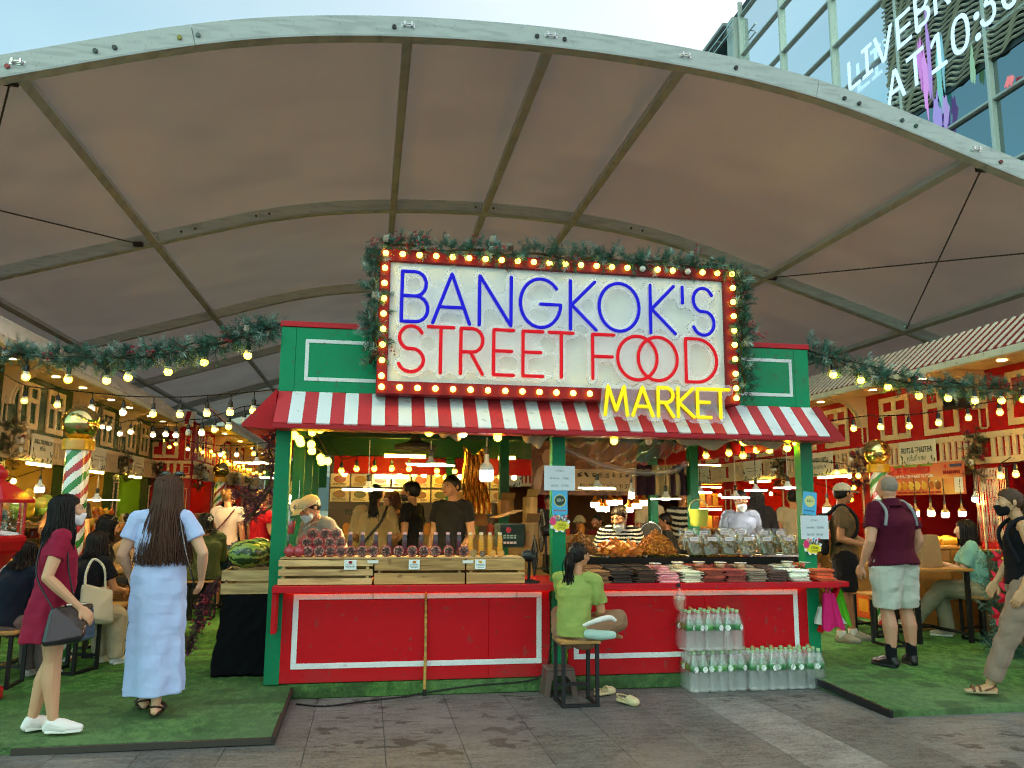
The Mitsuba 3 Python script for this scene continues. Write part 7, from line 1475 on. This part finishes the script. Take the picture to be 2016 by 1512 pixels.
# coconuts, limes and mangoes of the juice stall, bananas
for p, c in zip([(-3.967, 10.200, 1.411), (-3.930, 10.255, 1.469), (-3.982, 10.309, 1.341), (-3.775, 10.364, 1.471), (-3.755, 10.418, 1.395), (-3.751, 10.473, 1.502), (-3.862, 10.527, 1.406), (-3.934, 10.582, 1.363), (-3.756, 10.636, 1.413), (-4.039, 10.691, 1.332), (-3.855, 10.745, 1.320), (-3.975, 10.800, 1.301)], ['7f9a2c', '9aa83c', '6a8a24', 'b8b04a'] * 3): solo('green_coconut', 'round green fruit piled in the juice stall beside the lantern', 'fruit', at(FR[c], *p), group='green fruit piled in the juice stall')
k = thing('fruit_rack', 'wooden rack holding the green fruit of the juice stall', 'rack'); q = np.array((-3.917, 10.600, 1.232)); part(k, 'shelf', cbox(q[0] - .5, q[0] + .4, 10.2, 10.85, q[2] - .05, q[2] - .03, .003), 'wood', '7a5428'); part(k, 'shelf', cbox(q[0] - .5, q[0] + .4, 10.45, 10.85, q[2] + .06, q[2] + .075, .003), 'wood', '7a5428')
for x in (-.48, .38): part(k, 'post', cbox(q[0] + x, q[0] + x + .03, 10.8, 10.84, .1, q[2] + .3, .003), 'wood', '6a4622')
k = thing('mango_bunch', 'bunch of yellow mangoes hanging beside the red lantern', 'fruit')
for i, p in enumerate([(-3.545, 9.400, 1.548), (-3.565, 9.425, 1.495), (-3.542, 9.450, 1.469), (-3.582, 9.475, 1.425), (-3.563, 9.500, 1.388)]): part(k, 'mango', crease(ball(p, .065, 2, (.75, .75, 1.15)), .01, 9, 9), 'satin', 'd8a018', True)
for i in range(26): solo('snack_pouch', 'clear pouch of orange snacks hanging in the left stall', 'snack bag', crease(ball((-4.05 + .05 * (i % 2), 12.3 + (i % 13) * .13, 1.20 + .15 * (i // 13)), .055, 2, (.6, .9, 1.15)), .02, 20, 20), 'gloss', ('c9781c', 'b85a1a', 'd8a83c')[i % 3], True, group='orange snack pouches of the left stall')
# right wrap stall: banner, flatbread rolls, box signs, sequin panel
k = thing('menu_banner', 'printed menu banner with flatbread pictures below the ROTI sign', 'banner'); Xb = 6.90


def f_menu(p, n, uv): return mix(mix((.52, .10, .05), (.62, .30, .08), smoothstep(.3, .8, fb(p.y * 4, p.z * 5))), (.55, .06, .06), smoothstep(1.86, 1.90, p.z) * (nz(p.y * 3, p.z * 9) * .5 + .5))


scene['menu_print'] = two(prin(proc(f_menu), r=.4, s=.4)); scene[k + '__sheet'] = shape(cbox(Xb, Xb + .004, 8.46, 9.90, 1.66, 2.05, .001), 'menu_print')
part(k, 'green_strip', cbox(Xb - .003, Xb - .0005, 9.0, 9.75, 2.02, 2.048, .0005), 'satin', '5a7a2a')
part(k, 'lettering', thai('kaotaiyunucitaan', .075, (Xb - .004, 9.42, 1.935), (0, -1, 0)), 'matte', 'c81a1c'); part(k, 'lettering', text('DA ROTPA-TEH TARIK PATTANI', .036, (Xb - .004, 9.40, 1.878), (0, -1, 0), bold=True, wide=.80), 'matte', 'ece4d8')
for i in range(7): f = part(k, 'food_picture', crease(ball((Xb - .002, 9.68 - i * .125, 1.775), .055, 2, (.05, 1, .95)), .004, 20, 20), 'satin', ('d8a83c', 'c9902c', 'd8b84c', 'e0c060', 'd09a30', '9a4a1c', '6a3016')[i], True); part(f, 'price_spot', ball((Xb - .006, 9.70 - i * .125, 1.825), .018, 1, (.1, 1, .6)), 'satin', 'e8dcc8'); part(f, 'caption', B(Xb - .0055, Xb - .0035, 9.63 - i * .125, 9.73 - i * .125, 1.678, 1.70), 'matte', '8a1420')
part(k, 'white_card', cbox(Xb - .005, Xb - .001, 8.50, 8.64, 1.68, 1.86, .0005), 'satin', 'e0dcd4'); part(k, 'blue_card', cbox(Xb - .005, Xb - .001, 8.50, 8.70, 1.985, 2.02, .0005), 'satin', '26305a'); part(k, 'phone_spot', ball((Xb - .003, 8.78, 2.0), .022, 2, (.1, 1, 1)), 'satin', 'b8141c', True)
part(k, 'phone_number', join([B(Xb - .0045, Xb - .002, 8.80 - i * .033, 8.822 - i * .033, 1.905, 1.905 + .04) for i in range(9)]), 'matte', '7a1418', kind='stuff')
k = thing('wrap_tray', 'tray of rolled yellow flatbreads on the right counter', 'flatbreads'); part(k, 'paper', cbox(6.62, 7.0, 8.5, 9.8, 1.052, 1.062, .002), 'satin', 'c9a05c')
for i in range(9): part(k, 'flatbread_roll', crease(tidy(tube(path([(6.66 + .03 * (i % 3), 8.62 + i * .125, 1.10), (6.8, 8.60 + i * .125, 1.115 + .02 * (i % 2)), (6.95, 8.64 + i * .125, 1.10)], 12), .042, 9)), .02, 16, 16), 'satin', ('d8a030', 'c98a28', 'e0b850')[i % 3], True)
k = thing('sequin_panel', 'dark red panel of glittering copper strips beside the right wrap stall', 'curtain'); part(k, 'backing', cbox(7.02, 7.03, 7.95, 8.44, 1.1, 1.95, .002), 'satin', '3a1410')
for i in range(30): part(k, 'foil_strip', tube(path([(7.0 - .01 * (i % 3), 7.97 + i * .0155, 1.95), (6.99, 7.97 + i * .0155 + rd.uniform(-.02, .02), 1.5), (7.0 - .015 * (i % 2), 7.97 + i * .0155 + rd.uniform(-.03, .03), 1.12)], 14), .0045 + .0015 * np.sin(np.arange(14) * 2.3), 4), 'metal', (.7, .32, .18))
k = thing('speaker', 'black loudspeaker hung on the red house front under the right garland', 'loudspeaker'); part(k, 'cabinet', cbox(6.72, 6.97, 8.28, 8.52, 2.66, 2.98, .012), 'satin', '141416'); part(k, 'grille', cbox(6.712, 6.719, 8.30, 8.50, 2.69, 2.95, .003), 'matte', '08080a')
k = thing('speaker', 'black loudspeaker box on the red corner house', 'loudspeaker'); part(k, 'cabinet', cbox(-4.3, -4.0, YC - .35, YC - .06, 2.72, 2.98, .012), 'satin', '141416')
for l, y, z, c in (('brown paper crate with printed side under the right counter', 8.65, .42, 'a8783c'), ('red and yellow printed box under the right counter', 9.2, .40, 'a8401c'), ('second red and yellow printed box under the right counter', 9.55, .40, 'b85020')):
    k = thing('carton', l, 'carton'); part(k, 'box', cbox(6.3, 6.55, y, y + .30, .101, z, .004), 'matte', c); part(k, 'printed_panel', cbox(6.296, 6.299, y + .05, y + .25, .18, z - .06, .0005), 'satin', 'd0902c')

# ================================================================ tables, stools, bags in the lanes
def table(label, x, y, w, d, rz, h=.76):
    k = thing('dining_table', label, 'table'); R = lambda m: rot(m, rz, (x, y, 0)); part(k, 'tabletop', R(cbox(x - w / 2, x + w / 2, y - d / 2, y + d / 2, .1 + h - .03, .1 + h, .005)), 'wood', 'a87840'); t = .02
    for i in (-1, 1):
        for j in (-1, 1): part(k, 'leg', R(B(x + i * (w / 2 - .05) - t, x + i * (w / 2 - .05) + t, y + j * (d / 2 - .05) - t, y + j * (d / 2 - .05) + t, .1, .1 + h - .0305)), 'satin', '16171a')
        part(k, 'foot_rail', R(B(x + i * (w / 2 - .05) - t * .9, x + i * (w / 2 - .05) + t * .9, y - d / 2 + .07 + .0005, y + d / 2 - .07 - .0005, .17, .20)), 'satin', '16171a')
    part(k, 'stretcher', R(B(x - w / 2 + .07, x + w / 2 - .07, y - .015, y + .015, .17, .20)), 'satin', '16171a')


table('wooden table with black legs behind the seated girls on the left', -2.15, 8.75, .62, 1.2, 4); table('wooden table at the far left edge carrying a white bag', -3.05, 7.35, .6, .62, 0, .62); table('wooden table on the right with a paper bag on it', 5.95, 8.35, .70, 1.3, 0); table('third wooden table farther down the left lane', -1.95, 11.2, .55, .9, 6)
stool('nearest wooden stool on the left turf, under the tote bag girl', -2.36, 7.42, .1, -20, .43); stool('wooden stool behind the nearest one on the left turf', -2.30, 8.15, .1, -8); stool('wooden stool of the girl eating in the left lane', -2.72, 8.66, .1, 0); stool('wooden stool of the woman at the far side of the left table', -2.78, 9.72, .1, 0); stool('wooden stool at the left edge under the navy jacket', -2.72, 6.92, .1, 0, .41); stool('wooden stool of the woman in the green jacket', -1.95, 10.56, .1, 0); stool('wooden stool of the seated woman in black farther down the left lane', -1.78, 11.88, .1, 0)
stool('wooden stool of the woman in mint green', 6.52, 7.9, .1, 10); stool('empty dark stool behind the man in maroon', 5.35, 7.75, .1, 0); stool('second empty stool behind the man in maroon', 5.55, 8.35, .1, 15); stool('wooden stool of the seated man behind the booth', 4.25, 10.96, .1, 0); stool('stool of the woman in the bucket hat', 3.40, 12.96, .1, 0); stool('stool of the person in dull red', 3.72, 12.46, .1, 0)
def pbag(label, o, w, d, h, rz, col, b_='matte'):
    k = thing('paper_bag', label, 'bag'); c = [(-1, -1), (1, -1), (1, 1), (-1, 1)]
    m = cbox(-w / 2, w / 2, -d / 2, d / 2, 0, h, .004); m = tidy(m3.Manifold(m3.Mesh(np.asarray(m.vertices, np.float32), np.asarray(m.faces, np.uint32))).refine_to_length(.03)); v = np.array(m.vertices); v[:, 0] *= 1 - .10 * v[:, 2] / h; v[:, 1] *= 1 - .35 * (v[:, 2] / h) ** 2; v += (meshkit.fbm(v * [12, 12, 9], 2, 4)[:, None] - .5) * .02; m.vertices = v; m = rot(m, rz); m.apply_translation(o); part(k, 'bag', m, b_, col, 20); return k


pbag('brown paper takeaway bag on the right table', (5.95, 7.98, .861), .30, .18, .34, 12, '8f7656'); pbag('white plastic bag on the table at the left edge', (-2.98, 7.2, .722), .30, .22, .26, 20, 'd6d6d2', 'satin'); pbag('white paper bag standing under the left table', (-2.25, 8.6, .101), .22, .14, .34, 5, 'cdb89c')
k = thing('coconut', 'green coconut with a straw held by the woman in mint green', 'coconut'); part(k, 'husk', lathe([(.03, 0), (.075, .03), (.095, .09), (.08, .15), (.055, .165)], (6.1, 8.12, .861), 20), 'satin', '6a6a1c', True); part(k, 'cut_top', lathe([(.055, .164), (.035, .17), (.002, .165)], (6.1, 8.12, .861), 16), 'satin', 'e0d8c0', True); part(k, 'straw', tube([(6.1, 8.12, .98), (6.14, 8.10, 1.12)], .005, 6), 'satin', 'e8e8e8')
k = thing('bowl', 'pale bowl in front of the girl eating at the left table', 'bowl'); part(k, 'bowl', lathe([(.04, 0), (.085, .06), (.08, .06), (.03, .012)], (-2.22, 8.72, .861), 22), 'gloss', 'd8d0bc', True); part(k, 'food', lathe([(.07, .05), (.04, .07), (.002, .075)], (-2.22, 8.72, .861), 18), 'satin', 'b8742c', True)
k = thing('poinsettia_plant', 'artificial pine shrub with red poinsettia flowers in front of the mint green woman', 'plant'); o = np.array([6.05, 7.0, .1])
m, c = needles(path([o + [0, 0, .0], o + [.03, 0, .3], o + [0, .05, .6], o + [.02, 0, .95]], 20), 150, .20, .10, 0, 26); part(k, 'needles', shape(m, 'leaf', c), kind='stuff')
part(k, 'trunk', tube([o, o + [.02, 0, .95]], .018, 6), 'matte', '3a2f22')
for dx, dy, z in ((-.14, -.14, .92), (-.02, -.18, .80), (-.16, -.12, .72), (.0, -.17, .62), (-.12, -.15, .55), (.04, -.16, .48), (-.16, -.1, .38), (-.02, -.12, 1.02)):
    f = part(k, 'flower', ball(o + [dx, dy - .02, z], .014, 1), 'satin', 'd8b030', True)
    for i in range(7):
        a = i * .898 + dx * 9; q = affinity.rotate(Polygon([(.0, 0), (.03, .024), (.07, .022), (.115, 0), (.07, -.022), (.03, -.024)]), math.degrees(a), origin=(0, 0)); part(f, 'petal', plate(q, .003, o + [dx, dy - .008 * (i % 2), z], (1, 0, 0), (0, -.35 * (1 if i % 2 else -1), .94)), 'satin', 'b81024' if i % 2 else 'd02038')
# ---------------------------------------------------------------- the red lantern at the left edge
k = thing('red_lantern', 'tall red lantern on a post with a snowy miniature scene behind glass', 'lantern'); o = np.array([-2.66, 6.50, .1]); LR = 'b01018'
part(k, 'post', lathe([(.17, 0), (.17, .06), (.12, .10), (.085, .16), (.075, .5), (.085, .52), (.075, .54), (.07, .72), (.082, .74), (.07, .76), (.07, .95), (.11, 1.0), (.17, 1.08)], o, 24), 'gloss', LR, 40)
part(k, 'base', lathe([(.17, 1.075), (.20, 1.10), (.235, 1.17), (.24, 1.20), (.22, 1.215)], o, 6), 'gloss', LR); part(k, 'roof', lathe([(.27, 1.465), (.275, 1.49), (.20, 1.545), (.12, 1.60), (.06, 1.625)], o, 6), 'gloss', 'b5121c'); part(k, 'finial', lathe([(.05, 1.62), (.055, 1.63), (.04, 1.645), (.058, 1.68), (.055, 1.715), (.02, 1.735), (.022, 1.75), (.002, 1.765)], o, 18), 'gloss', LR, 40)
for i in range(6):
    a = i * PI / 3; c = o + np.array([.205 * math.cos(a), .205 * math.sin(a), 0]); part(k, 'frame_bar', tube([c + [0, 0, 1.21], c + [0, 0, 1.47]], .013, 6), 'gloss', LR)
    b_ = o + np.array([.205 * math.cos(a + PI / 3), .205 * math.sin(a + PI / 3), 0]); part(k, 'glass_pane', trimesh.Trimesh(np.array([c + [0, 0, 1.22], b_ + [0, 0, 1.22], b_ + [0, 0, 1.465], c + [0, 0, 1.465]]), [[0, 1, 2], [0, 2, 3]], process=False), 'glass')
part(k, 'snow', crease(lathe([(.19, 1.216), (.17, 1.235), (.06, 1.25), (.002, 1.255)], o, 20), .02, 12, 12), 'matte', 'e0e2e6', True)
m, c = needles(path([o + [0.02, 0, 1.25], o + [.02, 0, 1.42]], 10), 40, .06, .03, 0, 18); part(k, 'miniature_tree', shape(m, 'leaf', np.clip(c * 1.3 + .06, 0, 1)), kind='stuff'); part(k, 'snowflakes', join([ball(o + [rd.uniform(-.15, .15), rd.uniform(-.15, .15), rd.uniform(1.25, 1.45)], .005, 0) for _ in range(70)]), 'matte', 'f0f0f0', kind='stuff')
part(k, 'lamp', glow(lathe([(.03, 1.455), (.03, 1.463)], o, 12), (9, 7.5, 5), smooth=False))
for q in [q for q in scene if q.startswith('red_lantern__')]: scene[q] = {**scene[q], 'to_world': T().translate(o.tolist()).scale(.93).translate((-o).tolist())}
